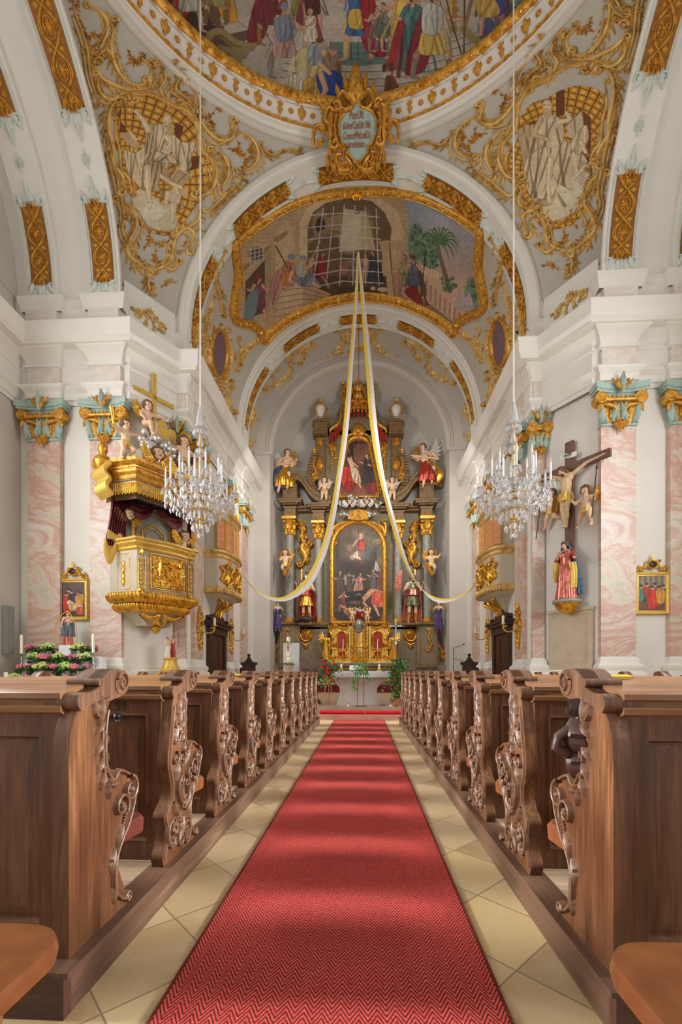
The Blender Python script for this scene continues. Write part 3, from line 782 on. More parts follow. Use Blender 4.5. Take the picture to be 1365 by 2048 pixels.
    # seat and its board
    def seat(m):
        pts = []; y0, y1 = .30, .70
        pts = [(.067, y0), (.067, .44), (.012, .465)]+[(-.004+.10-.10*math.cos(PI/2*k/6), .60+.10*math.sin(PI/2*k/6)) for k in range(7)]+[(Lx-.1, y1), (Lx-.1, y0)]
        for (zz, o) in ((0, 0),):
            rows = []
            cxm = sum(p[0] for p in pts)/len(pts); cym = (y0+y1)/2
            for z, ins in ((.285, .012), (.292, .0), (.35, -.003), (.374, .01), (.382, .035)):
                rows.append([(i*(x+(ins if x < 1 else -ins)), y+(ins if y < cym else -ins), z) for x, y in pts])
            m.grid(rows, cv=True); o_ = len(m.v); n = len(pts); m.f.append(tuple(range(o_-n, o_))); m.f.append(tuple(range(o_-5*n, o_-4*n))[::-1])
    one('seat', 'leather_red' if sg < 0 and first else 'leather_tan', seat, root, recalc=True)
    def sboard(m):
        m.box(i*.07, i*(Lx-.1), .31, .335, 0, .285)
    one('seat_board', 'oak_dark', sboard, root)
    for xx in (.08, Lx/2): one('seat_leg', 'oak_v', lambda m: m.prism([(.34,.17),(.60,.17),(.56,.26),(.52,.36),(.54,.455),(.34,.455)], -xx, -xx-.05, mpx(0)), root, recalc=True)
    # wall-side end
    def oend(m): m.prism(poly, -Lx, -Lx-.06, mpx(0)); m.prism(top+[(.32,1.17),(.2,1.13)], -Lx+.04, -Lx-.06, mpx(0)); m.tube([(i*(Lx-.05), .405, 1.225-PZ), (i*(Lx+.07), .405, 1.225-PZ)], .058, 16)
    one('outer_end_panel', 'oak_v', oend, root, recalc=True)
    return root
ORD = ['first', 'second', 'third', 'fourth', 'fifth', 'sixth', 'seventh', 'eighth', 'ninth', 'tenth', 'eleventh']
def text_mesh(name, body, size, mat, loc, rot, parent=None, depth=.002, align='CENTER'):
    c = bpy.data.curves.new('txt', 'FONT'); c.body = body; c.size = size; c.extrude = depth; c.align_x = align; c.align_y = 'CENTER'; c.resolution_u = 3
    o = bpy.data.objects.new('txt', c); COL.objects.link(o); dg = bpy.context.evaluated_depsgraph_get(); dg.update()
    me = bpy.data.meshes.new_from_object(o.evaluated_get(dg)); bpy.data.objects.remove(o)
    me.materials.clear(); me.materials.append(MATS[mat]); r = bpy.data.objects.new(name, me)
    r.location = loc; r.rotation_euler = rot; return link(r, parent)
for sg in (-1, 1):
    sd = LR[sg]
    a = pew(sg, 'carved oak pew nearest the camera on the %s of the aisle' % sd, True)
    p0 = None
    for k in range(1, NP):
        lab = 'carved oak pew on the %s of the aisle, %s row from the camera' % (sd, ORD[k]) if k < NP-1 else 'carved oak pew on the %s of the aisle, farthest row, next to the altar step' % sd
        if p0 is None: p0 = pew(sg, lab); o = p0
        else: o = dup(p0, label=lab)
        o.location.y = YP+PITCH*k
        o['group'] = 'pews on the %s of the aisle' % sd
    a['group'] = 'pews on the %s of the aisle' % sd
    p0['label'] = 'carved oak pew numbered 59 on the %s of the aisle, second row from the camera' % sd
for o in [q for q in COL.objects if q.name.startswith('wooden_pew') and '59' in q['label']]:
    x = -.30 if 'left' in o['label'] else .28
    n = text_mesh('number', '59', .075, 'ink', (x, .091, .90), (PI/2, 0, 0), o, .0008)
    one('coat_hook', 'iron', lambda m: [m.tube([(x, .095, .845), (x, .06, .845)], .011, 8), m.ball((x, .055, .845), .02, 10, 6), m.tube([(x, .06, .845), (x+.0, .055, .815)], .01, 8)], o)
# platforms under the pews
for sg in (-1, 1):
    x0 = XL if sg < 0 else XR; xo = OUTL-.35 if sg < 0 else OUTR+.35
    r = thing('pew_platform', 'low wooden platform with worn boards under the %s block of pews' % LR[sg], 'platform', (x0, 1.60, 0))
    y1 = YP+PITCH*NP+.0-1.6
    e = -sg
    one('boards', 'boards', lambda m: [m.box(-e*.09, xo-x0, y1*k/40, y1*(k+1)/40-.004, .12, PZ-.002) for k in range(40)], r)
    one('kerb', 'oak_plinth', lambda m: [m.box(e*.035, e*-.07, 0, y1, 0, .15), m.box(e*.05, -e*.09, -.01, y1, .15, PZ)], r)
    one('front_board', 'oak_dark', lambda m: [m.box(e*.036, xo-x0, -.014, .03, 0, PZ-.02)], r)
# loose benches nearest the camera
for sg in (-1, 1):
    x = -.885 if sg < 0 else .665
    r = thing('leather_bench', 'tan leather bench seat at the bottom %s corner of the view' % LR[sg], 'bench', (x, .92, 0), 0)
    i = sg
    def bs(m):
        pts = [(0, .10)]+[(.14-.14*math.cos(PI/2*k/8), .30+.14*math.sin(PI/2*k/8)) for k in range(9)]+[(2.4, .44), (2.4, 0), (.06, 0)]
        rows = []
        for z, ins in ((.42, .03), (.425, .004), (.455, 0), (.485, .006), (.50, .03), (.505, .06)):
            rows.append([(i*(x_+(ins if x_ < 1 else -ins)), y+(ins if y < .2 else -ins), z) for x_, y in pts])
        m.grid(rows, cv=True); n = len(pts); o = len(m.v); m.f.append(tuple(range(o-n, o))); m.f.append(tuple(range(o-6*n, o-5*n))[::-1])
    one('seat', 'leather_tan', bs, r, recalc=True)
    for xx in (.14, 1.6): one('leg', 'oak_v', lambda m: m.prism([(.06,0),(.38,0),(.34,.1),(.30,.25),(.34,.42),(.06,.42)], xx, xx+.06, lambda u, v, w_: (i*w_, u, v)), r, recalc=True)
    one('rail', 'oak_dark', lambda m: m.box(i*.2, i*2.2, .08, .11, .3, .42), r)
# carpet
r = one('aisle_carpet', 'carpet', lambda m: m.box(-.66, .66, -1.2, 11.98, 0, .012), loc=(-.12, 0, .001)); tag(r, 'long red herringbone carpet runner down the aisle', 'carpet')
for k, (a, b) in enumerate(((-1.22, -.0), (.015, 1.2))):
    o = one('red_bolster', 'red_velvet', lambda m: m.tube([(a, 0, 0), (a+.01, 0, 0), (b-.01, 0, 0), (b, 0, 0)], [.04, .055, .055, .04], 14, True, .9), loc=(.02, 12.2, .19))
    tag(o, 'long red kneeling cushion on the altar step, %s one' % ('left' if k == 0 else 'right'), 'cushion', 'red cushions on the altar step')
# ------------------------------------------------------------------ a small painter for frescoes and canvases
class Paint:
    def __init__(s, x0, y0, x1, y1, k=1.0, bg=(180, 170, 155), seed=1):
        s.x0, s.y0, s.k = x0, y0, k; s.W = int((x1-x0)*k)+1; s.H = int((y1-y0)*k)+1
        s.im = np.zeros((s.H, s.W, 3)); s.im[:] = np.array(bg)/255.
        s.r = np.random.default_rng(seed)
        yy, xx = np.mgrid[0:s.H, 0:s.W]; s.X = x0+xx/k; s.Y = y0+yy/k
    def noise(s, cell, amp, oct=3):
        n = np.zeros((s.H, s.W)); a = amp; c = cell*s.k
        for _ in range(oct):
            gh, gw = int(s.H/c)+3, int(s.W/c)+3
            g = s.r.uniform(-1, 1, (gh, gw))
            fy = np.arange(s.H)/c; fx = np.arange(s.W)/c; iy = fy.astype(int); ix = fx.astype(int)
            ty = (fy-iy)[:, None]; tx = (fx-ix)[None]; ty = ty*ty*(3-2*ty); tx = tx*tx*(3-2*tx)
            n += a*((g[iy][:, ix]*(1-tx)+g[iy][:, ix+1]*tx)*(1-ty)+(g[iy+1][:, ix]*(1-tx)+g[iy+1][:, ix+1]*tx)*ty)
            a *= .55; c = max(1.0, c*.5)
        return n
    def mottle(s, cell, amp): s.im = np.clip(s.im*(1+s.noise(cell, amp))[..., None], 0, 1)
    def win(s, pts, pad):
        xs = [p[0] for p in pts]; ys = [p[1] for p in pts]
        a = max(0, int((min(xs)-pad-s.x0)*s.k)); b = min(s.W, int((max(xs)+pad-s.x0)*s.k)+2)
        c = max(0, int((min(ys)-pad-s.y0)*s.k)); d = min(s.H, int((max(ys)+pad-s.y0)*s.k)+2)
        return (slice(c, d), slice(a, b)) if a < b and c < d else None
    def put(s, w, m, col, al=1.0):
        c = np.array(col)/255. if not callable(col) else col(s.X[w], s.Y[w])/255.
        m = (m*al)[..., None]; s.im[w] = s.im[w]*(1-m)+c*m
    def poly(s, pts, col, al=1.0, soft=0):
        w = s.win(pts, 1)
        if w is None: return
        X, Y = s.X[w], s.Y[w]; ins = np.zeros(X.shape, bool); n = len(pts)
        for i in range(n):
            (xa, ya), (xb, yb) = pts[i], pts[(i+1) % n]
            if ya == yb: continue
            c = ((ya > Y) != (yb > Y)) & (X < (xb-xa)*(Y-ya)/(yb-ya)+xa); ins ^= c
        s.put(w, ins.astype(float), col, al)
    def mask(s, pts):
        m = np.zeros((s.H, s.W)); k = s.im; s.im = np.zeros((s.H, s.W, 3)); s.poly(pts, (255, 255, 255)); m = s.im[..., 0] > .5; s.im = k; return m
    def stroke(s, pts, w0, col, w1=None, al=1.0, soft=.5):
        w1 = w0 if w1 is None else w1; w = s.win(pts, max(w0, w1)+1)
        if w is None: return
        X, Y = s.X[w], s.Y[w]; m = np.zeros(X.shape); n = len(pts)-1
        for i in range(n):
            (xa, ya), (xb, yb) = pts[i], pts[i+1]; dx, dy = xb-xa, yb-ya; l2 = dx*dx+dy*dy+1e-9
            t = np.clip(((X-xa)*dx+(Y-ya)*dy)/l2, 0, 1); d = np.hypot(X-xa-t*dx, Y-ya-t*dy)
            ww = w0+(w1-w0)*(i+t)/n; m = np.maximum(m, np.clip((ww-d)/soft+.5, 0, 1))
        s.put(w, m, col, al)
    def ell(s, cx, cy, rx, ry, col, rot=0.0, al=1.0, soft=.25):
        R = max(rx, ry); w = s.win([(cx-R, cy-R), (cx+R, cy+R)], 1)
        if w is None: return
        X, Y = s.X[w]-cx, s.Y[w]-cy; c, n = math.cos(rot), math.sin(rot)
        d = np.hypot((X*c+Y*n)/rx, (-X*n+Y*c)/ry); s.put(w, np.clip((1-d)/soft+.5, 0, 1) if soft else (d < 1)*1., col, al)
    def cloth(s, pts, col, folds=5, seed=0, dark=.72, light=1.16):
        """draped shape with folds running from its first edge towards the far end"""
        c = np.array(col, float); P = spline(pts, 5, True); s.poly(P, tuple(c))
        r = random.Random(seed+int(pts[0][0]*7)); ys = [p[1] for p in P]; xs = [p[0] for p in P]
        x0, x1, y0, y1 = min(xs), max(xs), min(ys), max(ys); keep = s.im.copy(); w = s.win(P, 1)
        if w is None: return
        for k in range(folds*2):
            f = (k+.5)/(folds*2)+r.uniform(-.04, .04); a = x0+(x1-x0)*f; b = a+(x1-x0)*r.uniform(-.5, .5); m = (x1-x0)/folds
            cc = np.clip(c*(dark*np.array([1.04, .97, .86]) if k % 2 else light), 0, 255)
            s.stroke([(a+m*.2, y0), ((a+b)/2+m*r.uniform(-.3, .3), (y0+y1)/2), (b, y1)], m*r.uniform(.06, .17), tuple(cc), m*r.uniform(.1, .3), .8, m*.25)
        # clip the folds to the shape
        X, Y = s.X[w], s.Y[w]; ins = np.zeros(X.shape, bool); n = len(P)
        for i in range(n):
            (xa, ya), (xb, yb) = P[i], P[(i+1) % n]
            if ya == yb: continue
            ins ^= ((ya > Y) != (yb > Y)) & (X < (xb-xa)*(Y-ya)/(yb-ya)+xa)
        t = s.im[w]; t[~ins] = keep[w][~ins]; s.im[w] = t
        s.stroke(P+[P[0]], .45, tuple(c*.45), al=.7)
    def limb(s, pts, w0, w1, col):
        c = np.array(col, float); s.stroke(pts, w0+.35, tuple(c*.5), w1+.35); s.stroke(pts, w0, tuple(c), w1)
        s.stroke([(x-w0*.3, y-w0*.1) for x, y in pts], w0*.35, tuple(np.minimum(255, c*1.15)), w1*.3, .8)
    def fig(s, x, y, h, d=1, tunic=(150, 60, 50), cloak=None, skin=(196, 150, 118), hair=(84, 58, 40), lean=0.0, stride=.16,
            arms=((.5, .35), (-.4, .25)), helmet=None, legs=True, skirt=.52, boots=None, seed=1, robe=False):
        """standing figure: feet at (x,y), total height h (y down), facing d"""
        P = lambda u, v: (x+d*(u+lean*v)*h, y-v*h)
        if cloak: s.cloth([P(-.10, .82), P(.06, .84), P(.02, .5), P(-.08, .12), P(-.30, .06), P(-.24, .45)], cloak, 4, seed)
        if legs and not robe:
            for q, dk in ((-1, .8), (1, 1)):
                f = stride*q; k = np.array(skin, float)*dk
                s.limb([P(.03*q, .5), P(.03*q+f*.62, .28)], .052*h, .038*h, k); s.limb([P(.03*q+f*.62, .28), P(f*.9, .05)], .038*h, .024*h, k)
                s.limb([P(f*.9, .03), P(f*.9+.075, .005)], .022*h, .014*h, k)
                if boots: s.limb([P(.03*q+f*.7, .2), P(f*.9, .05)], .034*h, .028*h, boots)
        hem = .04 if robe else skirt-.22
        s.cloth([P(-.09, .62), P(.10, .62), P(.17 if robe else .15, hem+.02), P(.03, hem-.02), P(-.15, hem+.01)], tunic, 5, seed+3)
        tc = tuple(np.minimum(255, np.array(tunic)*1.12))
        s.cloth([P(-.11, .82), P(.0, .85), P(.11, .82), P(.10, .6), P(-.09, .6)], tc, 3, seed+5)
        for q, (ax, ay) in zip((1, -1), arms):
            sh = P(.09*q, .79); el = P(.09*q+ax*.16, .79-.14+ay*.1); ha = P(.09*q+ax*.36, .66+ay*.3-.04)
            s.limb([sh, el], .035*h, .028*h, tuple(np.array(tunic)*.95) if robe else skin); s.limb([el, ha], .026*h, .018*h, skin); s.ell(*ha, .024*h, .022*h, skin)
        s.limb([P(0, .84), P(.012, .89)], .026*h, .024*h, skin)
        hx, hy = P(.022, .935); s.ell(hx-d*.012*h, hy-.008*h, .058*h, .066*h, hair); s.ell(hx+d*.012*h, hy+.006*h, .043*h, .055*h, skin)
        s.ell(hx+d*.03*h, hy-.002*h, .007*h, .006*h, (60, 40, 30)); s.ell(hx+d*.012*h, hy-.002*h, .006*h, .005*h, (60, 40, 30)); s.stroke([(hx+d*.01*h, hy+.03*h), (hx+d*.03*h, hy+.03*h)], .004*h, (120, 60, 50))
        if helmet:
            s.ell(hx-d*.006*h, hy-.03*h, .062*h, .045*h, helmet); s.stroke([P(-.06, .94), P(-.02, 1.03), P(.05, 1.04)], .02*h, (150, 60, 50), .012*h)
    def rgb(s): return s.im
def lin(c):
    c = np.clip(c, 0, 1); return np.where(c <= .04045, c/12.92, ((c+.055)/1.055)**2.4)
def painted(name, P, proj, mask=None, step=1, mat='vertex_paint', parent=None, lift=1.0, gain=1.0):
    """real surface carrying the painted colours of P; proj maps a picture position to the surface"""
    H, W = P.H, P.W; ys = np.arange(0, H, step); xs = np.arange(0, W, step)
    idx = -np.ones((len(ys), len(xs)), int); vs = []; cols = []
    keep = mask[np.ix_(ys, xs)] if mask is not None else np.ones((len(ys), len(xs)), bool)
    for i, yy in enumerate(ys):
        for j, xx in enumerate(xs):
            if keep[i, j]:
                idx[i, j] = len(vs); vs.append(tuple(proj(P.x0+xx/P.k, P.y0+yy/P.k))); cols.append(P.im[yy, xx])
    a, b, c, d = idx[:-1, :-1], idx[1:, :-1], idx[1:, 1:], idx[:-1, 1:]
    ok = (a >= 0) & (b >= 0) & (c >= 0) & (d >= 0); fs = np.stack([a[ok], b[ok], c[ok], d[ok]], 1)
    me = bpy.data.meshes.new(name); me.from_pydata(vs, [], fs.tolist())
    at = me.color_attributes.new('paint', 'FLOAT_COLOR', 'POINT')
    q = np.ones((len(vs), 4), np.float32); q[:, :3] = np.clip(lin(np.array(cols))*gain, 0, .95); at.data.foreach_set('color', q.ravel())
    me.shade_smooth(); me.materials.append(MATS[mat])
    return link(bpy.data.objects.new(name, me), parent)
# ---- surfaces the pictures are painted on
def on_vault(px, py, h=.02):
    p, n = hit_quad(px, py, (CX, 0, CZ), 5.34, 1); return p+n*h
def on_sphere(px, py, h=.02):
    p, n = hit_quad(px, py, (CX, CY, CZ), SR, None); return p+n*h
def on_dome(px, py, h=.03):
    d = ray(px, py); k = 6.5/3.0; S = lambda v: Vector((v.x, v.y, v.z*k))
    o = S(ORI-Vector((CX, CY, 18.44))); e = S(d); A = e.dot(e); B = e.dot(o); C = o.dot(o)-6.5**2
    t = (-B+math.sqrt(max(0, B*B-A*C)))/A; p = ORI+d*t
    q = p-Vector((CX, CY, 18.44)); n = Vector((q.x, q.y, q.z*k*k)).normalized(); return p-n*h
def flip(mp): 
    def f(u, v, h):
        p = mp(u, v, h); return Vector((2*CX-p.x, p.y, p.z))
    return f
# ================================================================== dome fresco
def dome_fresco():
    P = Paint(190, -110, 1245, 226, .8, (176, 160, 146), 3)
    P.poly([(190, -110), (1245, -110), (1245, 20), (190, 20)], (178, 160, 152))
    P.poly([(560, -110), (900, -110), (880, 20), (800, 70), (640, 70), (590, 20)], (186, 166, 158))
    for k in range(12): P.stroke([(600+k*22, -60), (600+k*21, 84)], .7, (158, 138, 130), al=.6)
    for k in range(9): P.stroke([(585, -40+k*14), (850, -40+k*14)], .6, (158, 138, 130), al=.6)
    # curved stairs
    for k in range(8):
        r0 = 800-k*15; c = (194-6*(k % 2), 182-6*(k % 2), 166-6*(k % 2))
        pts = [(717+r0*.92*math.sin(a), -580+r0*math.cos(a)) for a in [-.62+.062*i for i in range(21)]]
        P.poly(pts+[(1100, -60), (330, -60)], c); P.stroke(pts, 1.1, (120, 104, 92)); P.stroke([(x, y-2.4) for x, y in pts], .7, (214, 204, 190))
    # left: dark wall, volute, urn, pedestal
    P.poly([(190, -110), (380, -110), (520, 60), (430, 130), (380, 90), (300, 0)], (104, 76, 56)); P.poly([(300, -20), (360, -60), (440, 74), (410, 90)], (72, 48, 34))
    P.poly([(455, -60), (530, -60), (520, 10), (498, 60), (455, 70), (440, 40)], (186, 174, 156)); P.stroke([(460, 34), (498, 58)], 1, (140, 120, 100))
    P.stroke(spline([(426, 110), (418, 78), (440, 66), (470, 88), (500, 92), (530, 74)]), 9, (156, 132, 88)); P.stroke(spline([(428, 108), (424, 84), (440, 72), (470, 93), (502, 97)]), 2, (110, 88, 52))
    P.poly([(436, 90), (470, 98), (528, 84), (470, 140), (440, 120)], (150, 128, 86))
    for r_ in (13, 9, 5): P.stroke(spiral(450, 118, r_, 0, 1, .8), 1.3, (104, 84, 54))
    for yy, rr in ((-10, 4), (8, 6), (24, 12), (36, 11), (50, 6), (62, 9)): P.ell(514, yy, rr, 8, (176, 132, 56)); 
    P.stroke([(510, -10), (510, 60)], 2, (220, 180, 96))
    for k in range(5): P.poly([(470+16*k, 132-15*k), (520+16*k, 140-11*k), (560, 150), (560, 160), (478, 142)], (190-9*(k % 2), 178-9*(k % 2), 160-9*(k % 2))); P.stroke([(470+16*k, 132-15*k), (556, 152-11*k)], 1, (118, 102, 86))
    # right: urn, volute, foliage
    for yy, rr in ((-12, 5), (4, 8), (20, 13), (34, 11), (46, 6), (58, 10)): P.ell(907, yy, rr, 8, (166, 122, 50))
    P.stroke([(903, -10), (903, 56)], 2, (216, 172, 90))
    P.stroke(spline([(930, 60), (950, 80), (985, 70), (1000, 40), (980, 20)]), 9, (160, 134, 84)); P.ell(972, 98, 16, 18, (150, 124, 74)); P.stroke(spiral(972, 98, 10, 0, 1.4, .3), 1.6, (96, 76, 44)); P.ell(975, 60, 18, 26, (88, 92, 130))
    P.poly([(1010, 60), (1000, -110), (1245, -110), (1245, 60), (1060, 80)], (120, 132, 118))
    for k in range(90):
        a = P.r.uniform(1020, 1200); b = P.r.uniform(-100, 40); P.ell(a, b, P.r.uniform(4, 11), P.r.uniform(3, 6), [(58, 84, 66), (84, 108, 84), (44, 66, 54)][k % 3], P.r.uniform(0, 3))
    P.poly([(655, 128), (660, 84), (782, 84), (786, 124), (720, 134)], (98, 128, 122))
    for yy in (96, 108, 119): P.stroke([(657, yy), (784, yy)], .8, (66, 92, 90))
    for k in range(9): P.stroke([(662+14*k, 84), (660+14*k, 128)], .6, (72, 98, 94))
    F_ = P.fig
    F_(380, 66, 150, 1, (196, 190, 176), (176, 40, 30), boots=(190, 180, 160)); F_(432, 52, 140, -1, (150, 138, 84), (196, 138, 40), boots=(120, 90, 50))
    F_(540, 92, 150, 1, (118, 44, 52), (126, 40, 48), boots=(150, 96, 50), seed=4); F_(600, 66, 120, -1, (150, 140, 60), (90, 52, 44), seed=5)
    F_(625, 60, 110, 1, (92, 40, 44), (140, 60, 56), seed=6)
    F_(570, 158, 150, 1, (190, 152, 140), None, helmet=(124, 134, 148), stride=.22, lean=-.03, arms=((.9, .3), (.8, .1)), boots=(150, 140, 132), seed=2)
    P.cloth([(548, 42), (580, 30), (592, 70), (560, 84)], (134, 142, 156), 4)
    F_(622, 110, 92, -1, (214, 204, 180), (150, 60, 62), hair=(200, 180, 140), arms=((.2, 1.6), (.5, 0)), seed=8)
    P.cloth([(600, 100), (650, 92), (668, 140), (640, 172), (598, 160), (592, 130)], (196, 178, 128), 6); P.cloth([(618, 92), (648, 90), (654, 124), (620, 130)], (144, 152, 162), 4)
    P.limb([(648, 104), (664, 140), (668, 148)], 6, 4, (206, 164, 130)); P.ell(642, 86, 8, 9, (200, 158, 124)); P.ell(640, 81, 8, 6, (96, 72, 48)); P.limb([(606, 150), (590, 190)], 8, 5, (196, 186, 170)); P.cloth([(570, 160), (600, 150), (604, 190), (590, 196)], (206, 196, 172), 4)
    P.cloth([(610, 160), (640, 160), (640, 190), (612, 190)], (206, 160, 60), 4)
    P.cloth([(650, 112), (676, 108), (682, 150), (652, 156)], (150, 118, 92), 3); P.cloth([(636, 148), (680, 146), (690, 190), (684, 212), (662, 204), (640, 186)], (44, 74, 150), 6)
    P.limb([(642, 150), (652, 180), (646, 192)], 6, 4, (200, 160, 130)); P.ell(667, 102, 8, 10, (196, 152, 118)); P.ell(668, 95, 9, 7, (130, 110, 100)); P.limb([(640, 128), (660, 148)], 5, 4, (206, 164, 130))
    F_(718, 122, 178, -1, (60, 96, 146), (150, 34, 36), boots=(196, 160, 96), seed=12); P.cloth([(700, 20), (730, 24), (734, 54), (700, 56)], (206, 170, 70), 5); P.cloth([(722, -10), (750, 0), (760, 100), (738, 104), (728, 60)], (150, 34, 40), 5)
    F_(752, 104, 92, 1, (128, 108, 96), None, seed=13, hair=(90, 60, 36)); F_(768, 104, 98, -1, (106, 112, 100), None, seed=14, boots=(90, 110, 140))
    F_(804, 118, 146, -1, (200, 172, 78), (150, 140, 170), seed=15, boots=(190, 130, 112)); F_(826, 146, 160, 1, (78, 116, 116), (164, 50, 46), robe=True, seed=16)
    P.limb([(822, 108), (824, 138), (812, 146)], 5, 3.5, (150, 150, 120))
    F_(864, 160, 176, 1, (206, 172, 92), (138, 40, 52), stride=.24, arms=((.8, .25), (.6, .1)), boots=(128, 118, 92), lean=.02, seed=17); P.cloth([(850, 10), (884, 16), (880, 66), (846, 64)], (196, 194, 188), 4)
    P.stroke([(884, -40), (906, 50), (929, 126)], 1.6, (92, 66, 44)); P.stroke([(931, -60), (929, 108)], 1.6, (80, 58, 40)); P.stroke([(960, -60), (932, 50)], 4, (150, 110, 70))
    F_(985, 74, 150, -1, (54, 76, 150), (120, 84, 100), seed=18, arms=((.7, .3), (.9, .1))); P.cloth([(955, -4), (990, 0), (1000, 30), (960, 34)], (196, 158, 80), 4)
    # dog on the steps
    B = (112, 70, 50); P.ell(783, 170, 12, 19, B, -.2); P.ell(790, 180, 11, 10, B); P.limb([(776, 156), (772, 186), (764, 194)], 4, 2.5, B); P.limb([(780, 160), (778, 188), (772, 195)], 3.5, 2.5, (96, 58, 42)); P.limb([(790, 184), (782, 192), (774, 194)], 4, 2.5, B)
    P.limb([(798, 186), (802, 180)], 2, 1, B); P.ell(776, 136, 8, 9, B); P.ell(769, 137, 4, 9, (84, 50, 38)); P.ell(784, 136, 4, 9, (84, 50, 38)); P.ell(775, 141, 4, 4, (140, 96, 70)); P.ell(779, 147, 4, 3, (190, 160, 110))
    P.mottle(60, .07); P.mottle(5, .05)

    t = thing('dome_fresco', 'large dome fresco of a crowd on curved steps with a brown dog', 'fresco', (0, 0, 0))
    def proj(px, py): return on_dome(px, py, .02)
    Z = np.zeros((P.H, P.W), bool)
    for i in range(P.H):
        y = P.Y[i, 0]
        D = (18.45-ZC)*F/(HY-y)                       # depth where the rim plane is met
        a = (P.X[i]-HX)/F; wx = -_s*D+a*_c*D; wy = _c*D+a*_s*D
        Z[i] = np.hypot(wx-CX, wy-CY) < 6.43
    return painted('painting', P, proj, Z, 1, 'vertex_paint', t, gain=.72), t
fresco_dome, dome_root = dome_fresco()
# ================================================================== chancel vault fresco
VF = [(717,383),(668,386),(617,396),(571,414),(525,442),(489,470),(471,488),(474,524),(476,555),(471,591),(467,622),(474,642),(494,647),(519,660),(527,680),(545,660),(586,632),(648,604),(717,590)]
def vault_fresco():
    P = Paint(455, 378, 985, 690, 1.0, (176, 150, 116), 5)
    Q = lambda a, b: (480+a*.3663, 390+b*.3663)
    q = lambda L_: [Q(*p) for p in L_]
    def sky(X, Y):
        t = np.clip((Y-410)/190, 0, 1)[..., None]; return (1-t)*np.array([150., 164, 180])+t*np.array([206., 164, 142])
    P.poly(q([(870, -60), (1420, -60), (1420, 800), (850, 800)]), sky)
    # masonry
    P.poly(q([(-40, 300), (180, 100), (560, -40), (900, -40), (930, 300), (860, 600), (-40, 800)]), (186, 160, 124))
    for k in range(24):
        yy = 40+k*24; P.stroke(q([(-40, yy+30), (930, yy)]), .5, (150, 124, 92), al=.7)
        for j in range(16): P.stroke(q([(j*62+(k % 2)*30-30, yy+28), (j*62+(k % 2)*30-30, yy+4)]), .5, (150, 124, 92), al=.6)
    P.poly(q([(190, 240), (250, 130), (300, 180), (300, 620), (195, 620)]), (196, 172, 138)); P.poly(q([(180, 235), (255, 190), (262, 215), (200, 262)]), (150, 122, 88))
    P.poly(q([(-20, 420), (170, 260), (170, 285), (-20, 450)]), (150, 122, 88)); P.ell(*Q(90, 320), 17, 15, (142, 116, 84)); P.ell(*Q(90, 322), 13, 12, (86, 74, 66))
    for k in range(4): P.stroke(q([(55+k*24, 380), (60+k*22, 280)]), .7, (206, 200, 190)); P.stroke(q([(50, 300+k*22), (135, 280+k*22)]), .7, (206, 200, 190))
    P.poly(q([(30, 470), (135, 350), (135, 640), (30, 680)]), (92, 72, 56)); P.poly(q([(136, 330), (170, 300), (165, 640), (136, 640)]), (170, 146, 110))
    # great arch with the prison room behind bars
    A_ = [(370, 560), (370, 170), (400, 90), (470, 40), (600, 10), (720, 30), (790, 90), (830, 180), (800, 560)]
    P.poly(q([(330, 560), (325, 150), (370, 60), (460, 10), (600, -10), (760, 10), (860, 80), (900, 200), (830, 560)]), (206, 182, 146)); P.poly(q(A_), (112, 88, 66))
    P.poly(q([(760, 250), (930, 240), (900, 290), (780, 320)]), (186, 158, 122)); P.poly(q([(780, 310), (880, 290), (850, 560), (770, 560)]), (196, 170, 134))
    P.ell(*Q(440, 160), 17, 28, (150, 124, 92)); P.ell(*Q(440, 165), 9, 18, (60, 48, 40)); P.poly(q([(480, 120), (560, 100), (560, 200), (480, 190)]), (166, 138, 104)); P.stroke(q([(380, 250), (450, 195), (540, 215), (560, 260)]), 3.5, (150, 126, 92))
    def glow(X, Y):
        return np.ones(X.shape+(1,))*np.array([206., 190, 160])
    P.poly(q([(570, 70), (690, 90), (740, 290), (540, 310)]), glow, .85); P.ell(*Q(620, 200), 22, 42, (222, 212, 190), .2, .6, .7); P.ell(*Q(690, 190), 14, 40, (176, 152, 112), 0, .6, .6)
    P.ell(*Q(640, 90), 5, 5, (70, 66, 64)); P.ell(*Q(640, 90), 3, 3, (190, 176, 150))
    P.poly(q([(370, 440), (800, 440), (810, 560), (370, 560)]), (88, 66, 48)); P.poly(q([(540, 360), (600, 350), (590, 430), (545, 430)]), (150, 110, 92))
    f = lambda a, b, h, **k: P.fig(*Q(a, b), h, **k)
    f(450, 470, 58, d=1, tunic=(142, 50, 44), cloak=(108, 40, 36), robe=True, seed=1); f(640, 480, 62, d=1, tunic=(116, 98, 120), robe=True, seed=2); f(690, 480, 60, d=-1, tunic=(176, 140, 110), robe=True, seed=3); f(730, 480, 66, d=-1, tunic=(52, 64, 84), cloak=(44, 50, 62), robe=True, seed=4); f(380, 470, 50, d=1, tunic=(150, 110, 80), robe=True, seed=5)
    # iron grille
    for k in range(6): P.stroke(q([(455-k*-58-k*0, 70-(k*10 if k < 3 else 40-k*8)), (400+k*72, 490)]), .9, (206, 204, 200))
    for k in range(7): P.stroke(q([(372+k*2, 110+k*66+(0 if k else 0)), (560, 96+k*62), (762+k*4, 120+k*60)]), .9, (206, 204, 200))
    # left parapet with soldiers
    P.poly(q([(170, 800), (230, 470), (340, 470), (540, 560), (540, 800)]), (206, 180, 146)); P.poly(q([(345, 480), (545, 560), (500, 640), (340, 700)]), (186, 158, 124))
    for k in range(6): P.stroke(q([(225-k*8, 520+k*36), (345, 505+k*30), (540, 565+k*10)]), .8, (140, 112, 82))
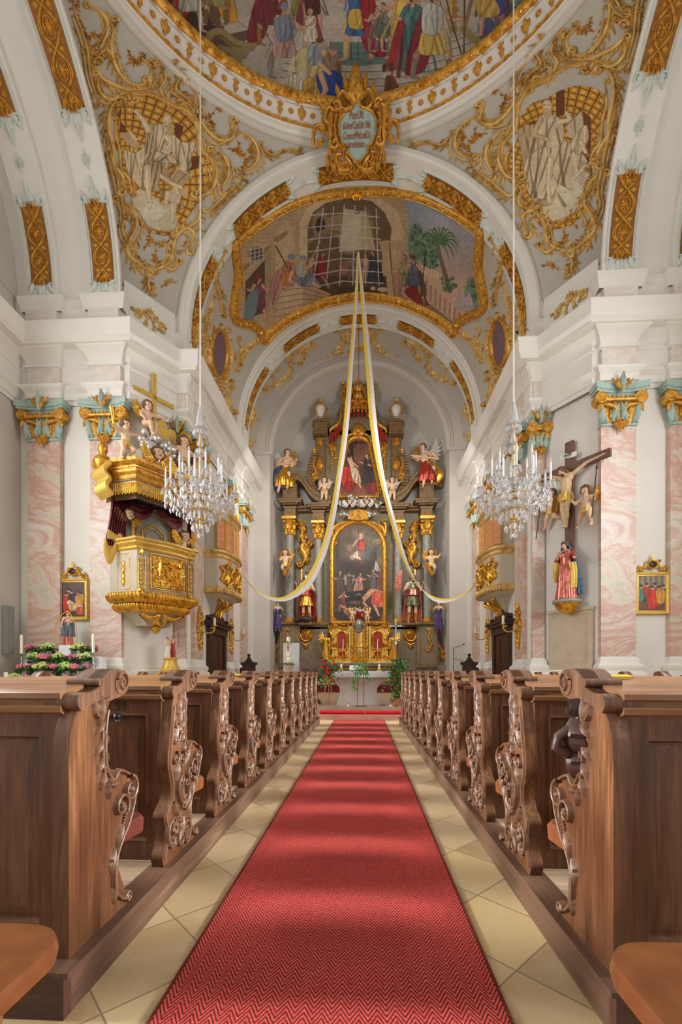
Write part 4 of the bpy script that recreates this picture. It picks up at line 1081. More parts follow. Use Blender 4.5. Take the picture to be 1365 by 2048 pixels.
    f(100, 690, 92, d=1, tunic=(116, 70, 84), cloak=(90, 110, 120), helmet=(150, 60, 46), seed=6); P.ell(*Q(60, 600), 12, 34, (112, 132, 132), .25)
    P.cloth(q([(170, 470), (250, 380), (300, 480), (230, 520), (180, 600)]), (190, 138, 136), 5); P.cloth(q([(230, 410), (290, 400), (305, 470), (240, 490)]), (186, 128, 62), 4); P.cloth(q([(250, 360), (295, 370), (295, 410), (240, 410)]), (176, 130, 96), 2); P.ell(*Q(283, 350), 6, 7.5, (196, 152, 118)); P.ell(*Q(282, 335), 7.5, 6, (126, 138, 150)); P.limb(q([(285, 420), (270, 465), (290, 475)]), 4, 3, (206, 160, 124)); P.stroke(q([(195, 275), (262, 400)]), 1.2, (74, 58, 46))
    P.cloth(q([(310, 430), (380, 420), (440, 490), (400, 500), (320, 490)]), (130, 136, 160), 5); P.cloth(q([(312, 370), (350, 375), (360, 440), (310, 440)]), (168, 172, 160), 3); P.ell(*Q(346, 358), 6, 7, (200, 158, 126)); P.ell(*Q(344, 342), 7.5, 6, (134, 146, 158)); P.limb(q([(355, 400), (390, 385), (400, 350)]), 3, 2.5, (200, 158, 126)); P.stroke(q([(360, 420), (438, 250)]), 1, (196, 176, 140)); P.limb(q([(400, 480), (435, 500)]), 3.5, 2.5, (206, 164, 130))
    # right: garden, palms, soldiers
    for a, b, w_, h_ in ((965, 260, 24, 62), (1020, 300, 20, 58), (1055, 320, 16, 52), (1270, 560, 22, 66)):
        P.ell(*Q(a, b), w_*.7, h_*.62, (108, 136, 112))
        for k in range(40): P.ell(*Q(a+P.r.uniform(-w_*1.5, w_*1.5), b+P.r.uniform(-h_*1.5, h_*1.5)), 4.5, 2.5, [(84, 116, 92), (128, 156, 128), (66, 96, 78)][k % 3], P.r.uniform(0, 3))
    P.stroke(spline(q([(1150, 520), (1120, 420), (1095, 330), (1085, 270)])), 5, (122, 108, 72), 3)
    for k in range(13): a = -2.9+k*.33; P.stroke(spline([Q(1090, 262), Q(1090+70*math.cos(a), 250+60*math.sin(a)-14), Q(1090+110*math.cos(a), 262+80*math.sin(a)+18)]), 2.6, [(96, 130, 84), (70, 102, 66)][k % 2], .6)
    for k in range(30): P.ell(*Q(1145+P.r.uniform(-40, 40), 490+P.r.uniform(-36, 36)), 4, 3, [(76, 96, 66), (104, 124, 88)][k % 2], P.r.uniform(0, 3))
    P.poly(q([(1170, 620), (1200, 500), (1230, 560), (1260, 530), (1290, 640)]), (176, 160, 156))
    P.poly(q([(930, 360), (1100, 420), (1110, 620), (1230, 700), (1160, 800), (880, 620)]), (200, 172, 146)); 
    for k in range(9): P.stroke(q([(945+k*17, 370+k*6), (945+k*17, 400+k*7)]), 1.4, (226, 206, 180))
    for k in range(10): P.stroke(q([(1020+k*26, 470+k*24), (1016+k*26, 560+k*22)]), 1.6, (156, 126, 102))
    P.poly(q([(1000, 560), (1200, 720), (1140, 790), (960, 640)]), (142, 116, 92))
    P.stroke(q([(818, 260), (832, 430)]), 1, (80, 62, 48)); P.stroke(q([(1018, 300), (988, 590)]), 1.2, (66, 52, 42))
    f(900, 560, 84, d=-1, tunic=(132, 142, 104), cloak=(170, 96, 84), helmet=(170, 150, 120), seed=7); f(950, 560, 84, d=-1, tunic=(88, 96, 116), cloak=(96, 84, 60), helmet=(70, 74, 84), seed=8)
    P.cloth(q([(900, 520), (960, 500), (1000, 600), (930, 560)]), (140, 46, 44), 4); P.cloth(q([(836, 440), (880, 430), (880, 540), (850, 560)]), (186, 140, 132), 4)
    P.ell(*Q(780, 515), 11, 5, (206, 190, 166)); P.ell(*Q(728, 508), 5, 4, (206, 190, 166))
    P.poly(q([(470, 560), (560, 500), (760, 520), (900, 600), (640, 545)]), (70, 54, 42), .8)
    P.mottle(70, .06); P.mottle(5, .05)
    full = VF+[(2*717-x, y) for x, y in VF[::-1][1:-1]]
    t = thing('vault_fresco', 'chancel vault fresco of soldiers by a barred prison arch, palms at right', 'fresco')
    # outline in 3D is symmetric about the axis; compare there
    m = P.mask(full)
    painted('painting', P, lambda a, b: on_vault(a, b, .015), m, 1, 'vertex_paint', t, gain=.85)
    fr = MB(); lv = MB()
    for mp in (on_vault, flip(on_vault)):
        path = VF
        for off, w_, h_ in ((0, 7.5, .12), (-6.5, 2.2, .10), (6.5, 2.4, .14)):
            c = spline(path, 6); pts = []
            for i in range(len(c)):
                a = c[max(i-1, 0)]; b = c[min(i+1, len(c)-1)]; dx, dy = b[0]-a[0], b[1]-a[1]; l = math.hypot(dx, dy) or 1
                pts.append((c[i][0]-dy/l*off, c[i][1]+dx/l*off))
            ribbon(fr, mp, pts, w_, h_, 7, False)
        c = spline(path, 8)
        for i in range(4, len(c)-3, 5):
            a = math.atan2(c[i+1][1]-c[i-1][1], c[i+1][0]-c[i-1][0])
            f2 = lambda u, v, h, mp=mp: mp(u, v, h+.09)
            leaf(lv, f2, c[i][0], c[i][1], a+.6, 8, 2.6, .06); leaf(lv, f2, c[i][0], c[i][1], a-.6, 8, 2.6, .06)
            dome(lv, f2, c[i][0]+3*math.cos(a), c[i][1]+3*math.sin(a), 2.2, 2.2, .07, 8, 3)
    palmette(lv, lambda u, v, h: on_vault(u, v, h+.12), 714, 390, -PI/2, 18, .12, 7, 2.6)
    f_ = fr.build('frame', 'gold_ochre', t); lv.build('frame_leaves', 'gold_bright', f_)
vault_fresco()
# ================================================================== gilded strapwork panels on the arches
def strap_panel(root, mp, s0, s1, hw, ends=(True, True), mat='gold_ochre'):
    Ln = s1-s0
    g = MB(); m = 60; P = []
    for i in range(m+1): P.append([mp(s0+Ln*i/m, hw*q, .015) for q in (-1, 0, 1)])
    g.grid(P); g.build('ground', 'gold_ground', root)
    e = MB()
    for q in (-1, 1):
        ribbon(e, mp, [(s0-.05+(Ln+.1)*i/m, q*hw*1.22) for i in range(m+1)], hw*.09, .05, 5, False)
    e.build('edging', 'mint', root)
    b = MB(); n = max(1, round(Ln/(hw*2.15)))
    for q in (-1, 1):
        for off in (0, .13):
            ribbon(b, mp, [(s0+Ln*i/(n*16), q*hw*(.80-off*1.2)*math.cos(PI*i/16)) for i in range(n*16+1)], hw*.075, .05, 5, False)
    for k in range(n):
        c = s0+Ln*(k+.5)/n if n > 1 else (s0+s1)/2
    for k in range(n+1):
        c = s0+Ln*k/n; c2 = min(max(c, s0+hw*.4), s1-hw*.4)
        for a in range(8): leaf(b, mp, c2, 0, a*PI/4, hw*.46, hw*.11, .05, 0, 1)
        dome(b, mp, c2, 0, hw*.14, hw*.14, .06)
        ribbon(b, mp, [(c2+hw*.55*math.cos(t*PI/8), hw*.42*math.sin(t*PI/8)) for t in range(17)], hw*.05, .04, 5, False)
    for k in range(n):
        c = s0+Ln*(k+.5)/n
        for q in (-1, 1): leaf(b, mp, c, q*hw*.3, q*PI/2, hw*.5, hw*.2, .05, 0, 2)
        dome(b, mp, c, 0, hw*.12, hw*.12, .05)
    b.build('strapwork', mat, root)
    for (s, d, on) in ((s0, -1, ends[0]), (s1, 1, ends[1])):
        if not on: continue
        v = MB(); gg = MB(); A = 0 if d > 0 else PI
        for q in (-1, 1):
            leaf(v, mp, s-d*.02, q*hw*.75, A+d*q*.15, hw*1.1, hw*.3, .09, q*d*.25); leaf(v, mp, s, q*hw*.35, A-d*q*.3, hw*1.2, hw*.26, .09, q*d*.2)
            ribbon(v, mp, spiral(s+d*hw*.25, q*hw*1.0, hw*.32, A, q*d*1.2, .2), hw*.11, .07, taper=False)
            leaf(gg, mp, s-d*.05, q*hw*.3, A, hw*.6, hw*.13, .1)
        leaf(v, mp, s, 0, A, hw*1.9, hw*.26, .11); leaf(gg, mp, s-d*.1, 0, A, hw*.7, hw*.1, .13)
        p = v.build('end_leaves', 'mint', root); gg.build('end_gilding', 'gold_ochre', p)
def rose(mp, s, hw, label, grp):
    r = thing('mint_rosette', label, 'ornament', (0, 0, 0), 0, grp); v = MB()
    rosette(v, mp, s, 0, hw*.62, .08, 8); leaf(v, mp, s, 0, 0, hw, hw*.12, .07); leaf(v, mp, s, 0, PI, hw, hw*.12, .07); v.build('petals', 'mint', r)
def th(px, py, xr):
    d = ray(px, py); X = CX+xr; t = X/d.x; p = ORI+d*t
    return math.atan2(p.z-CZ, p.y-CY)
for sg in (-1, 1):
    for xr, nm in ((7.11, 'inner'), (8.94, 'outer')):
        def mp(s, v, h, xr=xr, sg=sg):
            a = s/RS; r = RS-.10-h; return Vector((CX+sg*(xr+v), CY+r*math.cos(a), CZ+r*math.sin(a)))
        # raised band
        def band(m):
            n = 40
            for (v0, h0, v1, h1) in ((-.46, -.1, -.46, 0), (-.46, 0, .46, 0), (.46, 0, .46, -.1)):
                m.grid([[mp(RS*(PI*.62)*k/n, v, h) for k in range(n+1)] for v, h in ((v0, h0), (v1, h1))])
        struct(one('trim_%d' % (10+(sg > 0)*2+(nm == 'outer')), 'plaster', band))
        grp = 'gilded panels of the side arches'
        for (a0, a1, ad) in ((.055*RS, .40*RS, 'lower'), (.72*RS, 1.62*RS, 'upper')):
            r = thing('strapwork_ornament', '%s gilded strapwork panel on the %s rib of the %s bay arch' % (ad, nm, LR[sg]), 'ornament', (0, 0, 0), 0, grp)
            strap_panel(r, mp, a0, a1, .30, (True, ad == 'lower') if ad == 'lower' else (True, False))
        rose(mp, .56*RS, .2, 'mint rosette between the gilded panels on the %s rib, %s side' % (nm, LR[sg]), 'mint rosettes on the side arches')
# front arch and chancel rib
def arch_mp(r0, yc): return lambda s, v, h: Vector((CX+(r0-h)*math.sin(s/r0), yc+v, CZ+(r0-h)*math.cos(s/r0)))
for r0, yc, hw, segs, what in ((RF, 14.44, .27, ((-.225, .225, 'top'), (.43, .84, 'upper right'), (-.84, -.43, 'upper left'), (1.06, 1.6, 'lower right'), (-1.6, -1.06, 'lower left')), 'triumphal arch'),
                         (5.12, 20.25, .27, ((-.16, .16, 'top'), (.36, .72, 'upper right'), (-.72, -.36, 'upper left'), (.95, 1.5, 'lower right'), (-1.5, -.95, 'lower left')), 'chancel rib')):
    mp = arch_mp(r0, yc)
    for a0, a1, ad in segs:
        r = thing('strapwork_ornament', '%s gilded strapwork panel under the %s' % (ad, what), 'ornament', (0, 0, 0), 0, 'gilded panels of the '+what)
        strap_panel(r, mp, a0*r0, a1*r0, hw, (a0 > -1.3, a1 < 1.3))
    for q in (-1, 1):
        for a in ((segs[1][0]+segs[0][1])/2, (segs[1][1]+segs[3][0])/2): rose(mp, q*a*r0, .17, 'mint rosette under the %s, %s' % (what, ('upper ' if a < .6 else 'lower ')+('right' if q > 0 else 'left')), 'mint rosettes of the '+what)
# ================================================================== dome frieze
r = one('gilded_moulding', 'gold_ochre', lambda m: [m.lathe([(6.80+.04*math.cos(a), 17.965+.032*math.sin(a)) for a in [PI*2*k/8 for k in range(9)]], 140, (CX, CY, 0)),
        [m.tube([(CX+6.75*math.cos(a-.012), CY+6.75*math.sin(a-.012), 17.95), (CX+6.74*math.cos(a), CY+6.74*math.sin(a), 17.95), (CX+6.75*math.cos(a+.012), CY+6.75*math.sin(a+.012), 17.95)], 0.03, 6) for a in [PI*2*k/150 for k in range(150)]]])
tag(r, 'gilded beaded moulding ringing the dome below the frieze', 'moulding')
def frame_ring(m):
    m.lathe([(6.56,18.34),(6.50,18.30),(6.43,18.35),(6.39,18.42),(6.40,18.50),(6.5,18.5)], 140, (CX, CY, 0))
one('frame', 'gold_ochre', frame_ring, dome_root)
def frame_flowers(m):
    for k in range(120):
        a = 2*PI*k/120; mp = lambda u, v, h: Vector((CX+(6.5-.55*h-v*.35)*math.cos(a+u/6.5), CY+(6.5-.55*h-v*.35)*math.sin(a+u/6.5), 18.28+v*.9-h*.8))
        if k % 6 == 0: palmette(m, mp, 0, .02, PI/2, .30, .14, 5, 2.2)
        elif k % 2: rosette(m, mp, 0, .06, .13, .1, 5)
        else: leaf(m, mp, -.13, .05, .2, .28, .06, .08); leaf(m, mp, .1, .08, PI-.4, .2, .05, .09)
one('frame_flowers', 'gold_bright', frame_flowers, dome_root)
def frz(a): return lambda u, v, h: Vector((CX+(6.735-v*.42-h*.8)*math.cos(a+u*1.2/6.7), CY+(6.735-v*.42-h*.8)*math.sin(a+u*1.2/6.7), 18.03+v*.86-h*.45))
NB = 64; first = {}
for k in range(NB):
    a = 2*PI*(k+.5)/NB
    if math.sin(a) < -.05: continue
    kind = k % 2; mp = frz(0)
    def build(kind):
        if kind == 2:
            m = MB(); dome(m, mp, 0, .15, .035, .05, .04); [leaf(m, mp, 0, .15, q*PI/3+PI/6, .07, .03, .03) for q in range(6)]
            return m.build('gilded_flower', 'gold_ochre')
        r = thing('gilded_palmette', 'x', 'ornament'); m = MB()
        if kind == 0:
            leaf(m, mp, 0, .0, PI/2, .33, .07, .06, 0, 3); leaf(m, mp, 0, .05, PI/2+.5, .22, .045, .05, -.05); leaf(m, mp, 0, .05, PI/2-.5, .22, .045, .05, .05)
        else:
            leaf(m, mp, 0, .0, PI/2, .24, .055, .06, 0, 2); [leaf(m, mp, 0, .2, PI/2+q*.9, .1, .03, .05) for q in (-1, 0, 1)]
        m.build('leaf', 'gold_ochre', r); return r
    for kk, aa in ((kind, a), (2, a+PI/NB)):
        if kk not in first: first[kk] = build(kk); o = first[kk]
        else: o = dup(first[kk])
        # turn about the axis of the dome
        o.rotation_euler = (0, 0, aa); ca, sa = math.cos(aa), math.sin(aa)
        o.location = (CX-(CX*ca-CY*sa), CY-(CX*sa+CY*ca), 0)
        if kk == 2: tag(o, 'little gilded flower on the white frieze around the dome', 'ornament', 'gilded flowers on the dome frieze')
        else: tag(o, ('gilded acanthus leaf' if kk == 0 else 'gilded bud with three tips')+' standing on the white frieze around the dome', 'ornament', 'gilded leaves on the dome frieze' if kk == 0 else 'gilded buds on the dome frieze')
# ================================================================== inscription cartouche at the foot of the dome
def cartouche():
    Y = 13.55; o = U(712, 262, Y); k = Y/F
    n = Vector((0, -1, -.35)).normalized(); u = Vector((1, 0, 0)); v = u.cross(n)*-1
    v = Vector((0, -.35, 1)).normalized()
    r = thing('inscription_cartouche', 'gilded rococo cartouche with a Latin inscription on a mint tablet', 'cartouche', tuple(o))
    mp = lambda a, b, h: u*(a*k)+v*(b*k)-Vector((0, 1, .35)).normalized()*h
    q = lambda L_: [(630+x*.1245-712, 262-(160+y*.1245)) for x, y in L_]
    tab = q([(690,505),(640,530),(620,590),(540,625),(460,640),(470,680),(410,720),(390,800),(395,900),(430,1000),(480,1060),(520,1060),(530,1130),(590,1190),(640,1250),(690,1275),(730,1255),(770,1200),(840,1150),(860,1050),(900,1050),(950,980),(985,880),(980,740),(940,680),(890,640),(800,610),(740,590),(725,530)])
    tb = MB(); tb.prism(tab, .0, .14, mp); t = tb.build('tablet', 'mint_cap', r, recalc=True)
    g = MB(); mq = lambda a, b, h: mp(a, b, h+.08)
    ribbon(g, mq, tab+[tab[0]], 2.6, .13, 7, False)
    for L_, w in (([(400,640),(345,700),(325,820),(350,960),(440,1080)], 3.4), ([(970,640),(1045,720),(1055,850),(1010,1000),(930,1090)], 3.4), ([(300,560),(260,700),(260,850),(250,1000)], 6), ([(1080,560),(1110,700),(1100,850),(1110,1000)], 6), ([(620,1300),(530,1210),(470,1160)], 4), ([(750,1300),(850,1210),(910,1150)], 4)): rocaille(g, mq, q(L_), w, .16, 12, 3, .8)
    for s in (-1, 1):
        for L_ in (((2,34),(22,26),(34,36),(26,52),(12,46)), ((34,22),(52,30),(60,14),(50,4)), ((40,-20),(52,-34),(46,-60)), ((26,-38),(40,-44),(30,-70)), ((6,-58),(20,-66),(34,-62),(22,-48))): ribbon(g, mq, spline([(s*a, b) for a, b in L_], 6), 3.4, .15)
        for a, b, t_, l_ in ((44,-34,-1.7,34), (54,-30,-1.5,30), (36,-40,-1.9,30), (28,44,1.0,24), (16,52,1.3,30), (52,24,.6,22), (60,0,0,14), (64,-12,-.8,20)): leaf(g, mq, s*a, b, t_ if s > 0 else PI-t_, l_, 5, .16, .1*s)
        ribbon(g, mp, spline([(s*56,-6),(s*66,8),(s*82,6),(s*86,-14),(s*82,-26)], 6), 4, .14); ribbon(g, mq, spiral(s*44, 34, 9, 0, s*1.3, .2), 3, .14); ribbon(g, mq, spiral(s*20, -60, 9, 0, -s*1.3, .2), 3, .14)
        for j in range(5): dome(g, lambda a, b, h: mq(a, b, h+.12), s*(47+j*.4), 14-j*10, 2, 2, .08, 8, 3)
    palmette(g, mq, 0, 34, PI/2, 62, .2, 7, 1.1); palmette(g, mq, 0, -62, -PI/2, 18, .14, 5, 2)
    g.build('frame', 'gold_ochre', r, recalc=False)
    rot = Matrix((( 1, 0, 0), (0, v.y, -n.y*-1), (0, v.z, n.z))).to_3x3()
    w = u.cross(v); Mx = Matrix((u, v, w)).transposed().to_euler()
    for i, (s_, sz) in enumerate((('PosUIt', 15), ('aUrerCatUIt VbI', 14), ('ConcoMeLanDi', 14.5), ('pretioso.', 14))):
        b = (17, 2, -13, -26)[i]
        p = mp(0, b, .155); tx = text_mesh('lettering', s_, sz*k, 'letter_red', p+u*(2*k), Mx, t, .006)
        tx.scale = (.58 if i in (1, 2) else .70, 1.15, 1)
cartouche()
# ================================================================== painted and stuccoed pendentives
def medallion_left():
    P = Paint(215, 170, 440, 480, 1.15, (196, 138, 46), 9)
    z = lambda L_: [(a/2, b/2) for a, b in L_]
    Q = lambda a, b: (200+a*.166, 220+b*.166)
    q = lambda L_: [Q(*p) for p in L_]
    lattice(P, 250, 330, 300)
    C = (222, 200, 164); D = (150, 106, 60); E = (196, 168, 126)
    P.poly(q([(900,150),(1010,200),(960,370),(900,300)]), (112, 62, 20)); P.poly(q([(1110,560),(1210,560),(1180,700),(1060,740)]), (112, 62, 20)); P.poly(q([(200,60),(260,-40),(230,260),(300,300),(330,260)]), (120, 70, 24))
    P.poly(q([(240,270),(330,270),(420,360),(500,440),(430,480),(340,420),(260,330)]), E); P.stroke(q([(360,270),(430,360)]), 3, C)
    P.ell(*Q(560, 1180), 28, 26, (226, 212, 180)); P.ell(*Q(700, 1290), 36, 27, (228, 214, 182)); P.ell(*Q(820, 1360), 20, 18, (216, 198, 164)); P.ell(*Q(480, 1070), 16, 18, (222, 206, 176)); P.ell(*Q(640, 1240), 20, 14, (236, 224, 198)); P.stroke(q([(430,1180),(560,1400),(720,1480),(860,1480)]), 1.2, D, al=.7)
    P.cloth(q([(290,490),(420,520),(560,440),(580,640),(560,800),(540,960),(440,900),(330,740)]), C, 7, dark=.6, light=1.08); P.cloth(q([(560,440),(700,560),(830,640),(760,800),(700,900),(770,1040),(640,960),(600,1050),(540,820)]), E, 8, dark=.5, light=1.12)
    P.cloth(q([(560,170),(660,190),(700,300),(660,480),(570,560),(540,300)]), E, 5, dark=.48, light=1.12); P.cloth(q([(660,200),(780,180),(860,300),(870,480),(760,560),(660,480)]), C, 5, dark=.6, light=1.08)
    P.cloth(q([(870,300),(1000,390),(1140,390),(1180,480),(1100,540),(1100,680),(1010,760),(930,640),(860,480)]), C, 7, dark=.55, light=1.08)
    P.cloth(q([(660,500),(860,560),(920,640),(760,640),(600,600)]), C, 5, dark=.5, light=1.1)
    P.limb(q([(580,240),(520,130),(450,40)]), 6.5, 3.2, C); P.ell(*Q(430, 15), 5, 4, C); P.limb(q([(800,330),(860,400),(820,460)]), 6, 4, C)
    P.ell(*Q(815, 130), 8.5, 11, (206, 186, 150)); P.ell(*Q(800, 140), 6.5, 9, C); P.ell(*Q(840, 230), 8, 13, E); P.stroke(q([(770,150),(790,155)]), .8, D); P.stroke(q([(780,190),(800,195)]), .8, D); P.ell(*Q(806, 95), 7, 4, (230, 216, 190))
    P.limb(q([(570,700),(580,960),(605,1130)]), 7, 4, C); P.limb(q([(605,1130),(600,1180)]), 4, 3, C)
    P.poly(q([(850,830),(940,700),(1110,800),(980,940)]), (190, 160, 120)); P.stroke(q([(920,890),(1040,770)]), 1, D); P.stroke(q([(850,830),(940,700),(1110,800)]), 1.2, C)
    P.ell(*Q(900, 1050), 12, 17, C); P.ell(*Q(1010, 990), 8.5, 8.5, (200, 176, 140)); P.limb(q([(880,1150),(880,1280),(870,1350)]), 6.5, 3.5, C); P.limb(q([(820,1000),(800,1100),(790,1170)]), 5.5, 3, C); P.limb(q([(940,1010),(900,900)]), 4, 3, C); P.limb(q([(740,800),(850,880),(980,940)]), 5, 3.5, C); P.ell(*Q(790, 760), 8, 9, E)
    P.cloth(q([(980,1080),(1010,1180),(960,1200)]), E, 2)
    P.mottle(40, .05); P.mottle(4, .05)
    shp = spline(z([(470,390),(540,366),(620,382),(690,420),(745,440),(790,500),(805,590),(850,640),(856,710),(812,780),(765,850),(730,905),(690,940),(630,940),(560,905),(515,850),(525,790),(492,740),(484,600),(458,520),(452,440)]), 5, True)
    return P, shp
def lattice(P, cx, cy, R):
    X, Y = P.X-cx, P.Y-(cy+40); r = np.hypot(X, Y); a = np.arctan2(Y, X)
    u = np.abs((a*26/PI) % 1-.5); v = np.abs((r/13) % 1-.5)
    edge = ((u > .43) | (v > .43))[..., None]
    c = np.where(edge, np.array([110, 66, 18])/255., np.array([212, 152, 48])/255.)
    d = np.hypot(u, v)[..., None]; c = np.where((d < .2) & ~edge, np.array([240, 192, 92])/255., c); P.im = c.copy()
def medallion_right():
    P = Paint(990, 140, 1245, 470, 1.1, (196, 138, 46), 10)
    q = lambda L_: [(683+a/2, b/2) for a, b in L_]
    Q = lambda a, b: (683+a/2, b/2)
    lattice(P, 1120, 300, 300)
    C = (222, 200, 164); D = (150, 106, 60); E = (196, 168, 126)
    P.poly(q([(860,360),(895,360),(895,460),(860,470)]), (112, 62, 20)); P.poly(q([(750,490),(790,480),(800,520),(760,530)]), (112, 62, 20)); P.poly(q([(950,430),(1000,470),(1000,660),(960,620)]), (120, 70, 24))
    P.ell(*Q(880, 800), 42, 34, (226, 212, 180)); P.ell(*Q(850, 860), 28, 16, (222, 206, 172)); P.ell(*Q(930, 770), 20, 28, (232, 218, 190)); P.stroke(q([(800,850),(850,890),(930,860),(970,790)]), 1.2, D, al=.7)
    P.cloth(q([(710,520),(780,500),(830,560),(820,700),(740,680),(720,600)]), E, 5, dark=.55, light=1.1)
    P.cloth(q([(740,640),(830,580),(880,600),(880,700),(830,820),(770,800),(740,740)]), C, 8, dark=.52, light=1.1)
    P.cloth(q([(830,560),(930,580),(990,660),(960,760),(880,740),(840,680)]), C, 7, dark=.55, light=1.1)
    P.cloth(q([(790,470),(850,460),(890,500),(880,580),(800,580)]), C, 5, dark=.56, light=1.08)
    P.cloth(q([(760,790),(830,800),(860,760),(840,820),(780,815)]), E, 3)
    P.limb(q([(870,490),(920,480),(905,455)]), 5.5, 3.5, C); P.ell(*Q(902, 455), 4, 5, C); P.limb(q([(800,480),(770,540),(830,560)]), 6, 4, E)
    P.ell(*Q(826, 425), 9.5, 12, (206, 186, 150)); P.ell(*Q(823, 420), 7.5, 10, C); P.ell(*Q(826, 455), 8, 11, E); P.stroke(q([(812,420),(822,422)]), .8, D); P.stroke(q([(828,420),(836,421)]), .8, D)
    P.poly(q([(905,500),(965,440),(975,520),(940,560),(905,545)]), (214, 196, 164)); P.stroke(q([(935,475),(940,550)]), 1, D); P.stroke(q([(905,500),(965,440),(975,520)]), 1, D)
    P.limb(q([(840,640),(830,740),(835,810)]), 6, 3.2, C); P.ell(*Q(940, 550), 7, 7, C); P.cloth(q([(920,570),(980,500),(990,560),(950,620)]), C, 3, dark=.75); P.limb(q([(960,570),(980,610)]), 5, 4, C)
    P.ell(*Q(970, 660), 8, 8, (200, 176, 140)); P.poly(q([(920,720),(980,650),(992,700),(945,790)]), (232, 220, 196)); 
    for k in range(4): P.stroke(q([(935+k*8,722-k*-6),(968+k*6,690+k*10)]), .7, D)
    P.mottle(40, .05); P.mottle(4, .05)
    L_ = [(470,390),(540,366),(620,382),(690,420),(745,440),(790,500),(805,590),(850,640),(856,710),(812,780),(765,850),(730,905),(690,940),(630,940),(560,905),(515,850),(525,790),(492,740),(484,600),(458,520),(452,440)]
    return P, spline([(1436-a/2, b/2-12) for a, b in L_], 5, True)
PEND = [
 ([(290,0),(300,60),(325,130),(345,200),(355,290),(375,360),(395,420)], 3.4, -1), ([(345,30),(400,45),(430,110),(410,170),(390,205)], 5, 1), ([(470,85),(445,160),(455,250),(500,320),(560,342),(602,305),(600,250)], 5.5, 1),
 ([(375,255),(405,310),(470,345),(540,364),(592,340)], 7, 1), ([(395,300),(392,360),(440,400),(500,375),(522,405)], 6, -1), ([(640,255),(662,310),(640,360),(680,410),(725,400),(755,440)], 5, 1), ([(695,255),(722,300),(702,355),(742,390),(772,425)], 4, -1),
 ([(470,395),(440,440),(433,520),(450,590),(456,660),(488,705),(500,765)], 6.5, 1), ([(470,790),(522,830),(546,900),(520,960),(508,1010),(556,1060),(600,1082)], 5.5, 1), ([(600,1082),(642,1072),(684,1040),(700,960),(742,915),(776,940),(748,1000)], 5.5, -1),
 ([(600,1085),(592,1130),(600,1175)], 3.6, 1), ([(650,1062),(692,1082),(715,1046)], 3.6, -1), ([(790,455),(826,520),(878,562),(930,552),(948,490)], 6, -1), ([(802,605),(846,640),(866,700),(842,765),(786,792)], 6, -1),
 ([(850,590),(902,635),(914,700),(880,765)], 5, 1), ([(948,525),(1000,548),(1032,600),(1020,660),(962,692)], 4.4, 1), ([(1040,580),(1090,622),(1140,600),(1200,606)], 3, 1), ([(795,800),(822,850),(862,820),(900,782),(972,722)], 4.4, 1),
 ([(778,820),(792,880),(748,915)], 4.4, -1), ([(412,470),(428,560),(446,640),(466,720),(482,800),(494,870),(488,930),(528,1000),(548,1056)], 3.4, -1), ([(340,195),(385,222),(425,198),(450,235)], 4, 1), ([(745,330),(790,380),(800,430)], 3.4, -1), ([(650,180+90),(600,262),(560,225)], 3.2, 1)]
SPR = [(375,140,16),(395,215,15),(555,250,16),(525,235,12),(690,350,13),(720,385,13),(850,500,14),(828,470,13),(960,612,15),(985,645,13),(945,600,12),(600,962,14),(642,978,14),(620,1040,14),(540,1052,13),(600,1142,14),(460,590,10),(452,690,11),(500,850,10),(670,1128,12),(1080,610,12),(310,20,12),(880,440,11),(1000,600,12)]
for sg in (-1, 1):
    mp = on_sphere if sg < 0 else (lambda u, v, h: flip(on_sphere)(u+0, v+ (0), h))
    r = thing('pendentive_painting', 'grisaille prophet with a %s on the %s pendentive within rococo scrollwork' % (('raised arm and a book', 'left') if sg < 0 else ('pair of tablets', 'right')), 'painting')
    P, shp = (medallion_left if sg < 0 else medallion_right)()
    painted('painting', P, lambda a, b: on_sphere(a, b, .02), P.mask(shp), 1, 'vertex_paint', r, gain=.82)
    g = MB(); fl = MB()
    for i, (pts, w_, f_) in enumerate(PEND):
        rocaille(g, mp, [(a/2, b/2) for a, b in pts], w_*.95, .10, w_*1.7, i, f_*1.6); rocaille(g, mp, [(a/2+w_*2.1*f_, b/2+w_*1.2) for a, b in pts[1:]], w_*.55, .07, w_*1.8, i+40, -f_*1.5)
        c = spline([(a/2, b/2) for a, b in pts], 5); ribbon(fl, lambda u, v, h: mp(u, v, h+.055), c, w_*.2, .03, 3)
    rim = [(p[0], p[1]) for p in spline([(a/2, b/2) for a, b in [(470,390),(540,366),(620,382),(690,420),(745,440),(790,500),(805,590),(850,640),(856,710),(812,780)]], 6)]
    ribbon(g, mp, rim, 6.5, .12, 7); ribbon(fl, lambda u, v, h: mp(u, v, h+.09), rim, 2, .05)
    for i, (a, b, rr) in enumerate(SPR):
        rosette(fl, mp, a/2, b/2, rr*.55, .08, 5, i); sprig(fl, mp, a/2, b/2, i*1.3, rr*1.25, .06); sprig(fl, mp, a/2, b/2, i*1.3+2.4, rr*1.1, .06)
    g.build('scrollwork', 'gold_pale', r); fl.build('flowers', 'gold_ochre', r)
